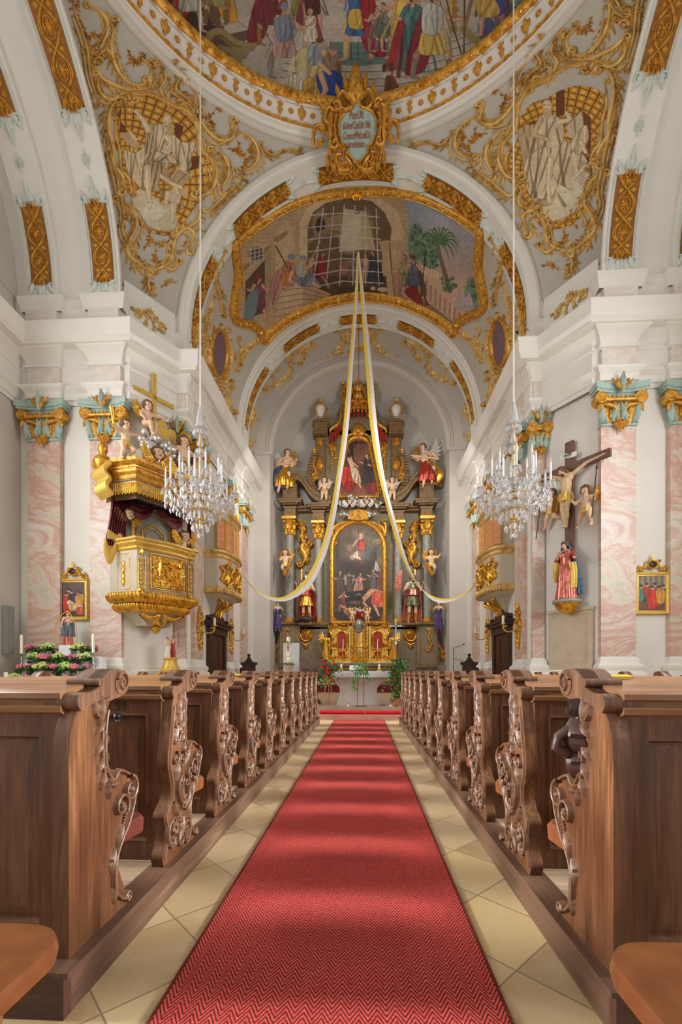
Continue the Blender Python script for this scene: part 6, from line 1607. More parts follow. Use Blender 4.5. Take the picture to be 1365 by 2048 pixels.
# ------------------------------------------------------------------ the two altar pictures
def picture(label, outline, paintfn, d, fw, root_name='altar_painting'):
    xs = [p[0] for p in outline]; ys = [p[1] for p in outline]
    r = thing(root_name, label, 'painting', tuple(AP(AXP, max(ys), d)))
    P = Paint(min(xs)-2, min(ys)-2, max(xs)+2, max(ys)+2, 2.0, (60, 44, 36), 4); paintfn(P)
    o = painted('canvas', P, lambda a, b: AP(a, b, d)-r.location, P.mask(outline), 1, 'oil_paint', r)
    g = MB(); loop = outline+[outline[0]]
    mp = lambda u, v, h: AP(u, v, d)+Vector((0, -h, 0))-r.location
    ribbon(g, mp, loop, fw, .16, 7, False); ribbon(g, lambda u, v, h: mp(u, v, h+.1), loop, fw*.3, .08, 5, False)
    g.build('frame', 'altar_gold', r); return r, mp
def main_paint(P):
    P.poly([(650, 1035), (790, 1035), (790, 1255), (650, 1255)], (66, 54, 48))
    P.ell(717, 1085, 30, 34, (150, 132, 104), 0, .55, .9); P.ell(712, 1105, 34, 22, (124, 108, 86), 0, .5, .9); P.ell(735, 1075, 26, 28, (128, 120, 96), 0, .4, .9)
    P.poly([(752, 1080), (768, 1080), (768, 1140), (756, 1140)], (104, 94, 76)); P.poly([(745, 1078), (772, 1076), (772, 1086), (746, 1090)], (122, 108, 84)); P.ell(690, 1070, 12, 16, (104, 76, 62), 0, .6, .8)
    for a, b, c in ((722, 1072, (214, 170, 140)), (726, 1086, (190, 128, 104)), (714, 1108, (222, 196, 168)), (718, 1082, (206, 160, 134)), (706, 1114, (196, 160, 134)), (700, 1096, (160, 110, 90))): P.ell(a, b, 5, 6, c, .4, .85, .6)
    P.limb([(722, 1076), (712, 1084), (706, 1092)], 2.2, 1.4, (206, 166, 138)); P.cloth([(716, 1082), (732, 1082), (730, 1100), (718, 1098)], (176, 76, 60), 3); P.limb([(708, 1112), (720, 1118), (714, 1108)], 2.4, 1.6, (216, 186, 160))
    P.ell(735, 1105, 8, 12, (86, 104, 112), 0, .6, .8); P.poly([(752, 1120), (764, 1146), (748, 1140)], (176, 164, 148))
    P.poly([(688, 1150), (710, 1150), (706, 1168), (690, 1170)], (166, 158, 146), .7)
    f = lambda x, y, h, **k: P.fig(x, y, h, **k)
    f(680, 1190, 48, d=1, tunic=(90, 70, 62), cloak=(70, 54, 50), robe=True, seed=2); f(700, 1186, 40, d=-1, tunic=(84, 66, 60), robe=True, seed=3); f(720, 1190, 44, d=1, tunic=(196, 140, 116), cloak=(150, 120, 110), robe=True, seed=4); f(748, 1184, 46, d=-1, tunic=(92, 80, 76), cloak=(60, 54, 56), robe=True, seed=5); f(762, 1180, 44, d=-1, tunic=(120, 60, 52), robe=True, seed=6)
    P.poly([(690, 1184), (730, 1180), (740, 1200), (690, 1204)], (46, 40, 38)); f(684, 1222, 40, d=1, tunic=(112, 66, 54), lean=.1, seed=7)
    P.limb([(730, 1196), (744, 1182), (760, 1186)], 5, 5, (190, 140, 104)); P.cloth([(748, 1184), (764, 1186), (774, 1210), (760, 1214), (744, 1210)], (196, 84, 70), 4); P.limb([(750, 1212), (758, 1230)], 3, 2, (196, 150, 120)); P.limb([(766, 1208), (774, 1226)], 3, 2, (196, 150, 120)); P.limb([(732, 1192), (728, 1206), (738, 1216)], 2.5, 2, (190, 140, 108))
    P.limb([(684, 1212), (700, 1222), (712, 1216)], 2.5, 1.5, (200, 130, 110)); P.ell(712, 1205, 12, 4, (176, 110, 92), 0, .6, .7); P.limb([(690, 1222), (702, 1236)], 2.4, 1.6, (176, 120, 96))
    P.ell(700, 1240, 30, 10, (52, 52, 56), 0, .7, .6); P.mottle(20, .14); P.mottle(3, .10)
arch_out = [(664, 1246), (664, 1110)]+[(717+53*math.cos(PI+PI*k/22), 1098+55*math.sin(PI+PI*k/22)) for k in range(23)]+[(770, 1110), (770, 1246)]
main_pic, mpm = picture('large arched altar painting of a crowd below a glowing cloud of angels', arch_out, main_paint, .60, 5.5)
for s in (1, -1):
    g = MB(); X = lambda x: AXP+s*(x-AXP)
    mq = lambda u, v, h: mpm(X(u), v, h)
    rocaille(g, mq, [(666, 1086), (666, 1060), (680, 1048), (700, 1042)], 3, .1, None, 3); rocaille(g, mq, [(662, 1070), (662, 1050), (668, 1044)], 2.6, .1); ribbon(g, mq, spiral(672, 1056, 7, 0, 1.4, .2), 2, .1); leaf(g, mq, 664, 1120, -PI/2, 34, 4, .1); rosette(g, mq, 667, 1241, 8, .16, 8); leaf(g, mq, 666, 1242, -PI/2, 14, 4, .14)
    g.build('frame_carving', 'altar_gold', main_pic)
def up_paint(P):
    P.poly([(660, 860), (775, 860), (775, 1005), (660, 1005)], (92, 62, 50)); P.ell(722, 910, 26, 26, (128, 98, 80), 0, .5, .9); P.ell(715, 985, 34, 10, (150, 116, 92), 0, .6, .8)
    P.limb([(702, 875), (706, 930)], 3, 3, (62, 42, 34)); P.limb([(688, 888), (730, 884)], 2.6, 2.6, (62, 42, 34))
    P.cloth([(684, 938), (704, 934), (712, 956), (700, 978), (684, 966)], (196, 64, 44), 4); P.limb([(700, 918), (708, 942), (714, 964)], 5, 3, (214, 178, 142)); P.cloth([(702, 938), (716, 938), (722, 966), (708, 962)], (222, 206, 178), 3); P.ell(700, 914, 4.5, 5.5, (206, 160, 126)); P.ell(699, 911, 5, 4, (80, 50, 36)); P.limb([(704, 924), (716, 934)], 2.4, 1.6, (210, 170, 136))
    P.fig(736, 966, 58, -1, (62, 56, 58), (48, 44, 46), robe=True, seed=5); P.fig(752, 970, 56, -1, (70, 56, 50), robe=True, seed=6); P.cloth([(736, 968), (752, 964), (756, 984), (734, 986)], (140, 54, 48), 3); P.limb([(716, 962), (722, 974)], 2.4, 1.5, (206, 166, 132)); P.cloth([(690, 966), (704, 964), (708, 982), (694, 984)], (170, 50, 38), 3)
    P.mottle(20, .12); P.mottle(3, .08)
uo = [(676, 994), (679, 960), (688, 920), (694, 896)]+[(717+23*math.cos(PI+PI*k/14), 894+18*math.sin(PI+PI*k/14)) for k in range(15)]+[(740, 896), (746, 920), (755, 960), (758, 994)]
up_pic, mpu = picture('smaller upper altar painting of a seated figure in white and red beside a cross', spline(uo, 1), up_paint, .40, 4)
g = MB(); palmette(g, mpu, AXP, 872, -PI/2, 26, .16, 9, 2.6); dome(g, mpu, AXP, 862, 7, 7, .2); rosette(g, mpu, AXP, 860, 13, .14, 10); g.build('frame_crest', 'altar_gold', up_pic)
for s in (1, -1):
    g = MB(); X = lambda x: AXP+s*(x-AXP); mq = lambda u, v, h: mpu(X(u), v, h); rocaille(g, mq, [(690, 886), (698, 872), (710, 868)], 2.6, .12); rocaille(g, mq, [(676, 990), (672, 982), (678, 974)], 2.4, .1); g.build('frame_carving', 'altar_gold', up_pic)
# silvered cloud with cherubs between the pictures
sc = thing('silver_cloud', 'silvered cloud scroll with a gilded tablet between the two altar paintings', 'ornament', tuple(AP(AXP, 1035, .8)))
m = MB()
for k in range(11): x = 680+7.4*k; cloudlet(m, AP(x, 1008+7*math.sin(k*1.3)-6*math.sin(PI*k/10), .85)-sc.location, .22, 5, k)
m.build('cloud', 'silver_leaf', sc)
for s in (-1, 1): cloudlet(MB(), AP(AXP+s*27, 1030, .85)-sc.location, .22, 7, s+3).build('side_cloud', 'silver_leaf', sc)
g = MB(); mp = lambda u, v, h: AP(u, v, .78)+Vector((0, -h, 0))-sc.location
g.prism([(698, 1040), (700, 1024), (717, 1021), (734, 1024), (736, 1040), (717, 1043)], 0, .2, mp); g.build('tablet', 'altar_gold', sc, recalc=True)
for s in (-1, 1): cherub_head('pale cherub head in the silvered cloud above the main altar painting, %s one' % ('left' if s < 0 else 'right'), tuple(AP(AXP+s*17, 1004, 1.1)), 0, .13, 'silver_leaf', 'cherub heads in the silvered cloud')
# ------------------------------------------------------------------ gilded tabernacle
tb = thing('tabernacle', 'golden tabernacle with two arched relic windows below the main painting', 'tabernacle', tuple(AP(722, 1330, 1.7)))
TB = lambda d: (lambda u, v, h: AP(u, v, d)+Vector((0, -h, 0))-tb.location)
def tbx(m, x0, x1, y0, y1, d0, d1): a = AP(x0, y1, d1)-tb.location; b = AP(x1, y0, d1)-tb.location; m.box(a.x, b.x, a.y, a.y+(d1-d0), a.z, b.z)
m = MB(); T0 = 720
tbx(m, 655, 790, 1321, 1330, .9, 1.75); tbx(m, 664, 702, 1256, 1322, .9, 1.5); tbx(m, 739, 777, 1256, 1322, .9, 1.5)
a = AP(T0, 1328, 1.6)-tb.location; ht = AP(T0, 1246, 1.6).z-AP(T0, 1328, 1.6).z
m.lathe([(.45, 0), (.45, .08), (.40, .12), (.40, ht*.38), (.46, ht*.4), (.46, ht*.44), (.34, ht*.46), (.34, ht*.9), (.42, ht*.93), (.44, ht), (.3, ht+.06)], 28, a)
for s in (-1, 1):
    for x in (T0+s*15, T0+s*20): tbx(m, x-2, x+2, 1252, 1322, 1.3, 1.72)
m.build('case', 'gold_bright', tb)
w_ = MB(); g = MB()
for s in (-1, 1):
    cx_ = T0+s*36
    pts = [(cx_-9, 1297), (cx_-9, 1272)]+[(cx_+9*math.cos(PI+PI*k/10), 1272-10*math.sin(PI*k/10)) for k in range(1, 10)]+[(cx_+9, 1272), (cx_+9, 1297)]
    w_.prism(pts, .0, .02, TB(1.5)); ribbon(g, TB(1.5), pts+[pts[0]], 1.6, .08, 5, False)
    w_.prism([(cx_-7, 1303), (cx_+7, 1303), (cx_+7, 1314), (cx_-7, 1314)], 0, .02, TB(1.5)); ribbon(g, TB(1.5), [(cx_-7, 1303), (cx_+7, 1303), (cx_+7, 1314), (cx_-7, 1314), (cx_-7, 1303)], 1.2, .06, 5, False)
    mq = lambda u, v, h: TB(1.52)(T0+s*(u-T0), v, h)
    for L_, w__ in (([(778, 1256), (768, 1252), (750, 1258), (742, 1250)], 2.2), ([(776, 1248), (780, 1262), (774, 1276), (782, 1290)], 2.6), ([(782, 1292), (788, 1304), (782, 1318)], 2.8), ([(744, 1246), (752, 1250), (760, 1248), (772, 1252)], 1.8), ([(742, 1262), (744, 1280), (742, 1300)], 1.6)): rocaille(g, mq, L_, w__, .12, None, 3)
    for q in range(6): leaf(g, mq, 744+q*6, 1318, -PI/2+.2*(q-3), 9, 2.4, .12); rosette(g, mq, 747+q*5.6, 1300, 2.2, .06, 5)
    rosette(g, mq, 770, 1290, 6, .14); palmette(g, mq, 782, 1300, -PI/2, 14, .14, 5)
    for y in range(1262, 1320, 7): dome(g, lambda u, v, h: TB(1.74)(u, v, h), T0+s*15, y, 1.6, 2.4, .06, 8, 3)
for k in range(9): palmette(g, TB(2.02), T0-14+k*3.5, 1322, -PI/2, 8, .05, 3)
dome(g, TB(2.0), T0, 1312, 3, 6, .06); leaf(g, TB(2.0), T0, 1320, -PI/2, 20, 3, .08)
for k in range(13): a_ = -PI/2+(k-6)*.26; leaf(g, TB(1.6), T0, 1236, a_, 26 if k % 2 == 0 else 17, 2.6, .1, 0, 0)
g.build('gilded_carving', 'gold', tb); w_.build('relic_window', 'robe_red', tb, recalc=True)
m = MB(); cloudlet(m, AP(T0, 1225, 1.75)-tb.location, .22, 9, 5); m.build('cloud', 'silver_leaf', tb)
# bench candles of the tabernacle
for k, (px, py, hh) in enumerate(((686, 1292, 22), (756, 1292, 22), (659, 1285, 16), (781, 1285, 16), (700, 1300, 12), (741, 1300, 12))):
    p = AP(px, py+hh*.4, 1.9); zb = AP(px, 1321, 1.75).z
    c = thing('gilt_candlestick', 'gilded altar candlestick with a tall candle in front of the tabernacle', 'candlestick', (p.x, YB-1.62, zb), 0, 'candlesticks of the tabernacle')
    H_ = p.z-zb; one('stick', 'gold', lambda m: m.lathe([(.09, 0), (.1, .03), (.04, .08), (.03, .15), (.05, .2), (.025, .3), (.03, H_*.8), (.07, H_), (.02, H_+.01)], 12), c)
    one('candle', 'candle_wax', lambda m: m.lathe([(.026, H_), (.026, H_+hh*.0265), (.0, H_+hh*.0265+.01)], 10), c)
# ------------------------------------------------------------------ statues of the altar
LOC = lambda px, py, d: tuple(AP(px, py, d))
def angel(label, px, py, d, s, robem, cloakm):
    # seated, one knee drawn up, head turned to the middle
    J = pose(pel=(0,0,.62), chest=(s*.05,-.02,.95), neck=(s*.08,-.02,1.13), head=(s*.11,-.05,1.27), shL=(.23,-.02,1.08), shR=(-.11,-.02,1.08), elL=(.36,-.12,.86), elR=(-.2,-.12,.86), haL=(s*.42+.0,-.28,.9), haR=(s*.36-.05,-.3,.82), hipL=(.1,-.02,.6), hipR=(-.1,-.02,.6), knL=(.2,-.3,.50), knR=(-.05,-.28,.44), anL=(.14,-.22,.06), anR=(-.14,-.3,-.08), look=(s*.6,-.8,-.1))
    r, fin = statue('angel_statue', label, 'statue', LOC(px, py, d), 0, 2.75, J, beard=False)
    fin(robe_mb([(.0,-.18,.12,.26,.16,.3,6,.8), (.02,-.2,.36,.25,.2,.22,6,.5), (.0,-.06,.58,.22,.22,.16,6,.2), (s*.02,0,.78,.155,.145,.1,6,0), (s*.03,-.01,.98,.165,.14,.06,6,0)], 56, 2), 'robe', robem)
    fin(robe_mb([(-s*.12,.02,.10,.24,.10,.4,5,.9), (-s*.2,-.05,.35,.30,.16,.3,5,.5), (-s*.12,.0,.62,.26,.2,.2,5,.1), (-s*.04,.04,.80,.2,.17,.12,5,0)], 56, 5), 'cloak', cloakm)
    for q in (-1, 1): fin(wing_mb((s*.05+q*.08, .12, 1.02), (q*1.0 if q != s else q*.55, .35, .25), (-s*.1, .1, 1), .62 if q != s else .42), 'wing', 'gold_bright' if q == s else 'feather_white')
    return r
angel('winged angel in blue and gold seated on the left scroll of the high altar', 569, 985, 1.1, 1, 'gold', 'robe_blue')
angel('winged angel in red and gold seated on the right scroll of the high altar', 853, 975, 1.1, -1, 'robe_red', 'gold')
def soldier(label, px, s, cm, tm):
    J = pose(elL=(.30,-.10,1.15), haL=(.22,-.28,1.18), elR=(-.30,-.02,1.16), haR=(-.34,-.2,1.36), knL=(.12,-.06,.49), anL=(.15,.0,.07), anR=(-.12,.04,.07), look=(s*.4,-1,-.1))
    if s < 0: J = {k: Vector((-v.x, v.y, v.z)) for k, v in J.items()}; [J.__setitem__(a, b) for a, b in [(k[:-1]+('L' if k[-1] == 'R' else 'R'), v) for k, v in list(J.items()) if k[-1] in 'LR' and k[:-1] in ('sh', 'el', 'ha', 'hip', 'kn', 'an')]]
    r, fin = statue('saint_statue', label, 'statue', LOC(px, 1247, 1.3), 0, 2.5, J, beard=True)
    fin(robe_mb([(0,0,.62,.25,.21,.16,9,.4), (0,0,.80,.19,.17,.1,9,.2), (0,0,.98,.155,.14,.05,9,0), (0,0,1.2,.175,.15,.03,9,0), (0,0,1.40,.15,.11,.03,9,0)], 60, 2), 'tunic', tm)
    fin(robe_mb([(s*.02,.16,.10,.34,.16,.25,6,.9), (0,.13,.5,.32,.17,.2,6,.5), (0,.08,1.0,.27,.17,.14,6,.2), (0,.03,1.38,.2,.13,.06,6,0)], 56, 5, -.25, PI+.25, .05), 'cloak', cm)
    fin(robe_mb([(0,-.02,.98,.2,.18,.14,6,.5), (0,-.01,1.08,.185,.165,.12,6,.2), (0,0,1.18,.185,.16,.08,6,0)], 50, 8), 'sash', cm)
    h = MB(); hd, hu, fr, rt, R = J['_f']; h.lathe([(R*1.22, -.01), (R*1.12, .03), (R*1.05, .08), (R*.7, .14), (R*.2, .165)], 18, (hd.x, hd.y+.01, hd.z+.02)); h.tube([(hd.x, hd.y-.09, hd.z+.14), (hd.x, hd.y, hd.z+.22), (hd.x, hd.y+.12, hd.z+.16), (hd.x, hd.y+.15, hd.z+.02)], [.03, .05, .05, .02], 8); fin(h, 'helmet', 'silver')
    b = MB(); [b.tube([J['kn'+q]*.75+J['an'+q]*.25, J['an'+q]], [.066, .05], 10) for q in 'LR']; fin(b, 'boots', 'altar_gold')
    l = MB(); hx = J['haR' if s > 0 else 'haL']; l.tube([(hx.x, hx.y-.03, .1), (hx.x+.0, hx.y-.03, 1.9)], .018, 8); fin(l, 'lance', 'wood_black')
    c = MB(); c.box(-.24, .24, -.2, .2, -.06, .0); fin(c, 'plinth', 'altar_brown'); return r, fin, J
r, fin, J = soldier('soldier saint in red cloak with a dragon at his feet, left of the altar painting', 613, 1, 'robe_red', 'altar_gold')
dr = MB(); dr.tube([(-.32,-.15,.08), (-.1,-.22,.14), (.12,-.2,.12), (.3,-.12,.2), (.36,-.1,.34)], [.05, .10, .09, .05, .02], 10); dr.ball((-.34,-.18,.1), (.1,.08,.07), 10, 8); dr.tube([(.0,-.2,.16), (-.06,-.16,.34)], [.04, .01], 8); fin(dr, 'dragon', 'wood_black')
r, fin, J = soldier('bearded soldier saint in green tunic with a copper banner, right of the altar painting', 826, -1, 'robe_copper', 'robe_green')
bn = MB(); bn.prism([(.34, 1.9), (.52, 1.75), (.62, 1.3), (.5, 1.1), (.36, 1.3)], -.22, -.19, lambda u, v, w: (-(u-.0)*1.0-.05, w, v-.05)); fin(bn, 'banner', 'robe_copper')
for s, nm in ((-1, 'left'), (1, 'right')):
    r, fin, J = putto('winged cherub figure holding gilded blossoms beside the outer %s altar column' % nm, LOC(AXP+s*146, 1150, 1.7), 0, 1.35, 'putti on the altar columns', haL=(.3,-.1,.72), elL=(.24,-.06,.64), haR=(-.2,-.2,.55), anL=(.1,.06,.08), knL=(.12,-.1,.26), knR=(-.1,-.12,.25), anR=(-.03,.05,.1))
    f = MB(); [rosette(f, lambda u, v, h: Vector((u, -.2-h, v)), -s*.2+.05*k*s, .35-.09*k, .09, .06, 6, k) for k in range(5)]; fin(f, 'blossoms', 'altar_gold')
    r, fin, J = putto('winged cherub figure standing on the scroll beside the upper altar painting, %s one' % nm, LOC(AXP+s*68, 1000, 1.3), 0, 1.2, 'putti beside the upper altar painting', wings='feather_white', haL=(.32,-.1,.72), elL=(.24,-.06,.66), anR=(-.12,.02,.06))
    J = pose(elL=(.3,-.12,1.2), haL=(.24,-.3,1.3), elR=(-.32,-.06,1.18), haR=(-.4,-.2,1.3))
    r, fin = statue('saint_statue', 'small statue draped in violet at the outer %s edge of the high altar' % nm, 'statue', LOC(AXP+s*161, 1262, 1.35), 0, 1.5, J)
    fin(robe_mb([(0,0,.1,.24,.2,.25,7,.8), (0,0,.6,.2,.18,.15,7,.4), (0,0,.95,.16,.15,.08,7,0), (0,0,1.3,.17,.14,.05,7,0)], 50, 4), 'robe', 'purple')
    d = MB(); d.lathe([(.19, -.03), (.22, 0), (.19, .03)], 24); d.v = [(x-.35*1, z-.32, y+1.36) for x, y, z in d.v]; fin(d, 'shield', 'altar_gold')
    r, fin, J = putto('small gilded and pale angel kneeling on top of the tabernacle, %s one' % nm, LOC(T0+s*15, 1243, 1.75), 0, .75, 'tabernacle angels', wings='gold_bright', haL=(.2,-.15,.62), haR=(-.2,-.15,.62))
    J = pose(); J['knL'] = Vector((.1,-.28,.3)); r, fin = statue('angel_statue', 'gilded angel with red drapery at the %s end of the tabernacle' % nm, 'statue', LOC(T0+s*68, 1320, 1.6), 0, 1.35, pose(haL=(.2,-.3,1.2), elL=(.28,-.1,1.15), haR=(-.12,-.3,1.15)), skin='gold')
    fin(robe_mb([(0,0,.02,.22,.2,.2,7,.8), (0,0,.5,.2,.18,.15,7,.4), (0,0,.95,.16,.15,.08,7,0), (0,0,1.3,.17,.14,.05,7,0)], 50, 4), 'robe', 'gold'); fin(wing_mb((0, .12, 1.25), (s, .2, .1), (0, .1, 1), .6), 'wing', 'gold_bright')
# high altar table with lilac and white cloths
ht_ = thing('altar_table', 'long high altar table with a lilac cloth in front of the tabernacle', 'table', (AP(T0, 1345, 2.4).x, YB-2.2, .323))
one('top', 'altar_olive', lambda m: m.box(-2.3, 2.3, -.45, .75, 1.25, 1.4), ht_); one('body', 'base_brown', lambda m: [m.box(-2.0, 2.0, -.2, .6, 0, 1.25), m.box(-2.1, 2.1, -.3, .6, 0, .15)], ht_)
one('mould', 'altar_gold', lambda m: [m.box(-1.95, 1.95, -.22, -.2, .52, .58), m.box(-1.95, 1.95, -.22, -.2, 1.12, 1.18)], ht_)
o = one('altar_cloth', 'lilac_cloth', lambda m: m.box(-2.32, 2.32, -.47, .5, 1.4, 1.415)); o.location = ht_.location; tag(o, 'lilac and white cloth lying on the high altar table', 'cloth')
o = one('altar_rug', 'red_rug', lambda m: [m.box(-2.9, 2.9, -1.3, -.3, 0, .16), m.box(-2.6, 2.6, -.9, -.3, .16, .32)], loc=(AP(T0, 1345).x, YB-2.2, .323)); tag(o, 'dark red carpeted steps in front of the high altar', 'carpet')
# ================================================================== pulpit on the left pier
class Fr:
    """frame on a wall: u to the viewer's right, v up, n off the wall"""
    def __init__(s, o, u, n): s.o = Vector(o); s.u = Vector(u).normalized(); s.n = Vector(n).normalized(); s.rz = math.atan2(s.u.y, s.u.x)
    def __call__(s, u, n, z): return s.o+s.u*u+s.n*n+Vector((0, 0, z))
LA, LB = Vector((CX-6.65, YF+.14, 0)), Vector((CX-5.70, 13.98, 0)); RA_, RB_ = Vector((CX+5.70, 13.98, 0)), Vector((CX+6.65, YF+.14, 0))
def pier(a, b): d = (b-a).normalized(); return Fr((a+b)/2, d, (d.y, -d.x, 0))
PL, PR = pier(LA, LB), pier(RA_, RB_)
# local frame of things hung on a pier: x = u, y = -n
def hung(name, label, cat, fr, u, n, z, group=None): return thing(name, label, cat, tuple(fr(u, n, z)), fr.rz, group)
pul = hung('pulpit', 'gilded rococo pulpit with relief panel hanging on the left pier', 'pulpit', PL, 0, .01, 2.6)
def plan(grow, n=8):
    g = grow; P = [(-1.22-g, .0), (-1.2-g, -.25)]+spline([(-1.2-g, -.25), (-1.1-g*.9, -.6), (-.97-g*.8, -1.0-g)], 4)[1:]
    P += [(-.80-g*.5, -1.06-g), (-.78-g*.4, -1.02-g)]+spline([(-.78-g*.4, -1.02-g), (-.1, -1.12-g), (.55+g*.4, -1.02-g)], n)[1:]+[(.57+g*.5, -1.06-g), (.72+g*.8, -1.0-g)]
    P += spline([(.72+g*.8, -1.0-g), (.9+g*.9, -.6), (1.0+g, -.25)], 4)[1:]+[(1.02+g, .0)]; return P
def stack(m, prof, base=2.6):
    rows = [[(x, y, z-base) for x, y in plan(g)] for g, z in prof]; m.grid(rows)
    return rows
one('basket', 'beige_paint', lambda m: stack(m, [(0, 3.45), (0, 4.68)]), pul, recalc=True)
one('rim', 'gold_matt', lambda m: stack(m, [(0, 4.62), (.05, 4.66), (.04, 4.72), (.12, 4.80), (.12, 4.84), (.17, 4.88), (.16, 4.94), (.08, 4.96), (-.1, 4.96)]), pul, recalc=True)
def gad(m):
    for (g0, z0, z1, r_) in ((.10, 3.30, 3.46, .085), (-.08, 3.06, 3.2, .07)):
        pl = plan(g0); stack(m, [(g0-.1, z0-.1), (g0, z0-.02), (g0+.05, (z0+z1)/2), (g0, z1), (g0-.1, z1+.02)])
        for a, b in zip(pl[:-1], pl[1:]):
            L_ = math.hypot(b[0]-a[0], b[1]-a[1]); k = max(1, round(L_/.11))
            for q in range(k): t = (q+.5)/k; x, y = a[0]+(b[0]-a[0])*t, a[1]+(b[1]-a[1])*t; m.ball((x, y-.04, (z0+z1)/2-2.6), (r_*.8, r_*.9, r_*1.25), 8, 6)
one('gadroon_band', 'gold', gad, pul)
one('underside', 'beige_paint', lambda m: stack(m, [(-.05, 3.24), (-.12, 3.2), (-.25, 3.02), (-.4, 2.9), (-.62, 2.75), (-.7, 2.62)]), pul, recalc=True)
def festoon(m):
    mq = lambda u, v, h: Vector((u, -.72-h-.25*(v-2.7), v-2.6))
    for s in (-1, 1): ribbon(m, mq, spline([(-.12, 3.02), (-.12+s*.2, 2.86), (-.12+s*.45, 2.84), (-.12+s*.7, 3.0)], 6), .06, .06); ribbon(m, mq, spline([(-.12+s*.02, 2.98), (-.12+s*.12, 2.78), (-.1, 2.6)], 6), .05, .06)
    m.ball((-.1, -.42, -.04), .13, 14, 10); m.ball((-.1, -.42, -.16), .04, 8, 6); m.lathe([(.2, .25), (.14, .12), (.1, .08)], 14, (-.1, -.42, -.02))
one('festoon', 'gold', festoon, pul)
def front(x, y): return planar((x, y, 1.46), (1, 0, 0), (0, 0, 1), (0, -1, 0))
rl = MB(); fp = planar((-.11, -1.115, 1.47), (1, 0, 0), (0, 0, 1), (0, -1, 0)); rr = random.Random(3)
nx, nz = 44, 40
rl.grid([[fp(-.5+i/nx, -.42+.86*j/nz, .03+.03*math.sin(i*.9+2*math.sin(j*.5))*math.cos(j*.7)+.02*rr.random()) for j in range(nz+1)] for i in range(nx+1)])
for (a, b, ang, l, w_) in ((-.3,-.1,1.5,.5,.06), (-.28,.3,.2,.3,.08), (-.1,.1,-1.0,.4,.07), (.05,.15,-.4,.35,.06), (.0,-.1,-.8,.4,.08), (.2,-.2,-.5,.3,.07), (.3,.2,.8,.25,.08), (-.1,.25,1.2,.2,.1), (.25,-.05,2,.25,.06)): leaf(rl, lambda u, v, h: fp(u, v, h+.05), a, b, ang, l, w_, .09)
dome(rl, lambda u, v, h: fp(u, v, h+.05), -.02, .22, .06, .07, .1); rl.build('relief', 'gold_bright', pul)
g = MB(); bd = lambda u, v, h: fp(u, v, h+.02)
for q in range(30):
    for v in (-.53, .55): dome(g, bd, -.62+1.24*q/29, v, .016, .016, .03, 6, 2)
for q in range(26):
    for u in (-.62, .62): dome(g, bd, u, -.53+1.08*q/25, .016, .016, .03, 6, 2)
ribbon(g, bd, [(-.54, -.46), (.54, -.46), (.54, .48), (-.54, .48), (-.54, -.46)], .02, .03, 4, False)
for x, sd in ((-.88, -1), (.64, 1)):
    cp = planar((x, -1.05, 1.45), (1, 0, 0), (0, 0, 1), (0, -1, 0))
    palmette(g, cp, 0, .42, PI/2, .2, .1, 5, 1.2); [dome(g, cp, 0, .3-.13*k, .05, .06, .07, 8, 3) for k in range(6)]; [leaf(g, cp, 0, -.45, -PI/2+q*.5, .2, .05, .08) for q in (-1, 0, 1)]; ribbon(g, cp, [(-.1, .4), (-.09, -.5)], .015, .04, 4, False); ribbon(g, cp, [(.1, .4), (.09, -.5)], .015, .04, 4, False)
sp = planar((-1.10, -.55, 1.45), (.25, -.97, 0), (0, 0, 1), (-.97, -.25, 0))
for v in (.3, .12, -.05, -.2): leaf(g, sp, 0, v, -PI/2, .22, .07, .06); leaf(g, sp, 0, v, -1, .12, .04, .06); leaf(g, sp, 0, v, -2.2, .12, .04, .06)
ribbon(g, sp, [(-.22, .48), (.22, .48), (.22, -.5), (-.22, -.5), (-.22, .48)], .015, .03, 4, False)
g.build('gilded_carving', 'gold_bright', pul)
# back board with arched gilt mouldings
one('back_board', 'grey_marble', lambda m: m.box(-.80, .85, -.06, 0, 2.3, 4.0), pul)
g = MB(); bb = planar((0.02, -.07, 2.3), (1, 0, 0), (0, 0, 1), (0, -1, 0))
for (w_, h_, t) in ((.62, 1.28, .04), (.53, 1.14, .02), (.36, .78, .035), (.27, .66, .018)):
    ribbon(g, bb, [(-w_, 0), (-w_, h_-.2)]+spline([(-w_, h_-.2), (0, h_), (w_, h_-.2)], 8)+[(w_, 0)], t, .05, 5, False)
g.build('arched_moulding', 'gold_matt', pul)
# canopy
can = hung('pulpit_canopy', 'gilded sounding board above the pulpit with fringe and silvered cloud', 'canopy', PL, 0, .01, 6.1)
def cplan(g): P = [(-1.55-g, 0), (-1.5-g, -.35-g*.4), (-1.1-g*.6, -1.2-g), (.80+g*.6, -1.15-g), (1.2+g, -.35-g*.4), (1.25+g, 0)]; return P
def cst(m, prof): m.grid([[(x, y, z) for x, y in cplan(g)] for g, z in prof])
one('canopy_body', 'beige_paint', lambda m: [cst(m, [(-.1, .08), (-.02, .1), (-.02, .3), (.02, .34)]), m.add([(x, y, .12) for x, y in cplan(-.08)], [tuple(range(6))])], can, recalc=True)
one('canopy_cornice', 'gold_ochre', lambda m: cst(m, [(-.02, .3), (.04, .36), (.03, .46), (.10, .52), (.10, .58), (.04, .62), (.06, .70), (.17, .78), (.18, .86), (.1, .9), (-.5, .95)]), can, recalc=True)
one('soffit', 'bluish_ceiling', lambda m: m.add([(x, y, .10) for x, y in cplan(-.2)], [tuple(range(6))]), can)
one('valance', 'altar_brown', lambda m: cst(m, [(-.22, -.1), (-.22, .1)]), can)
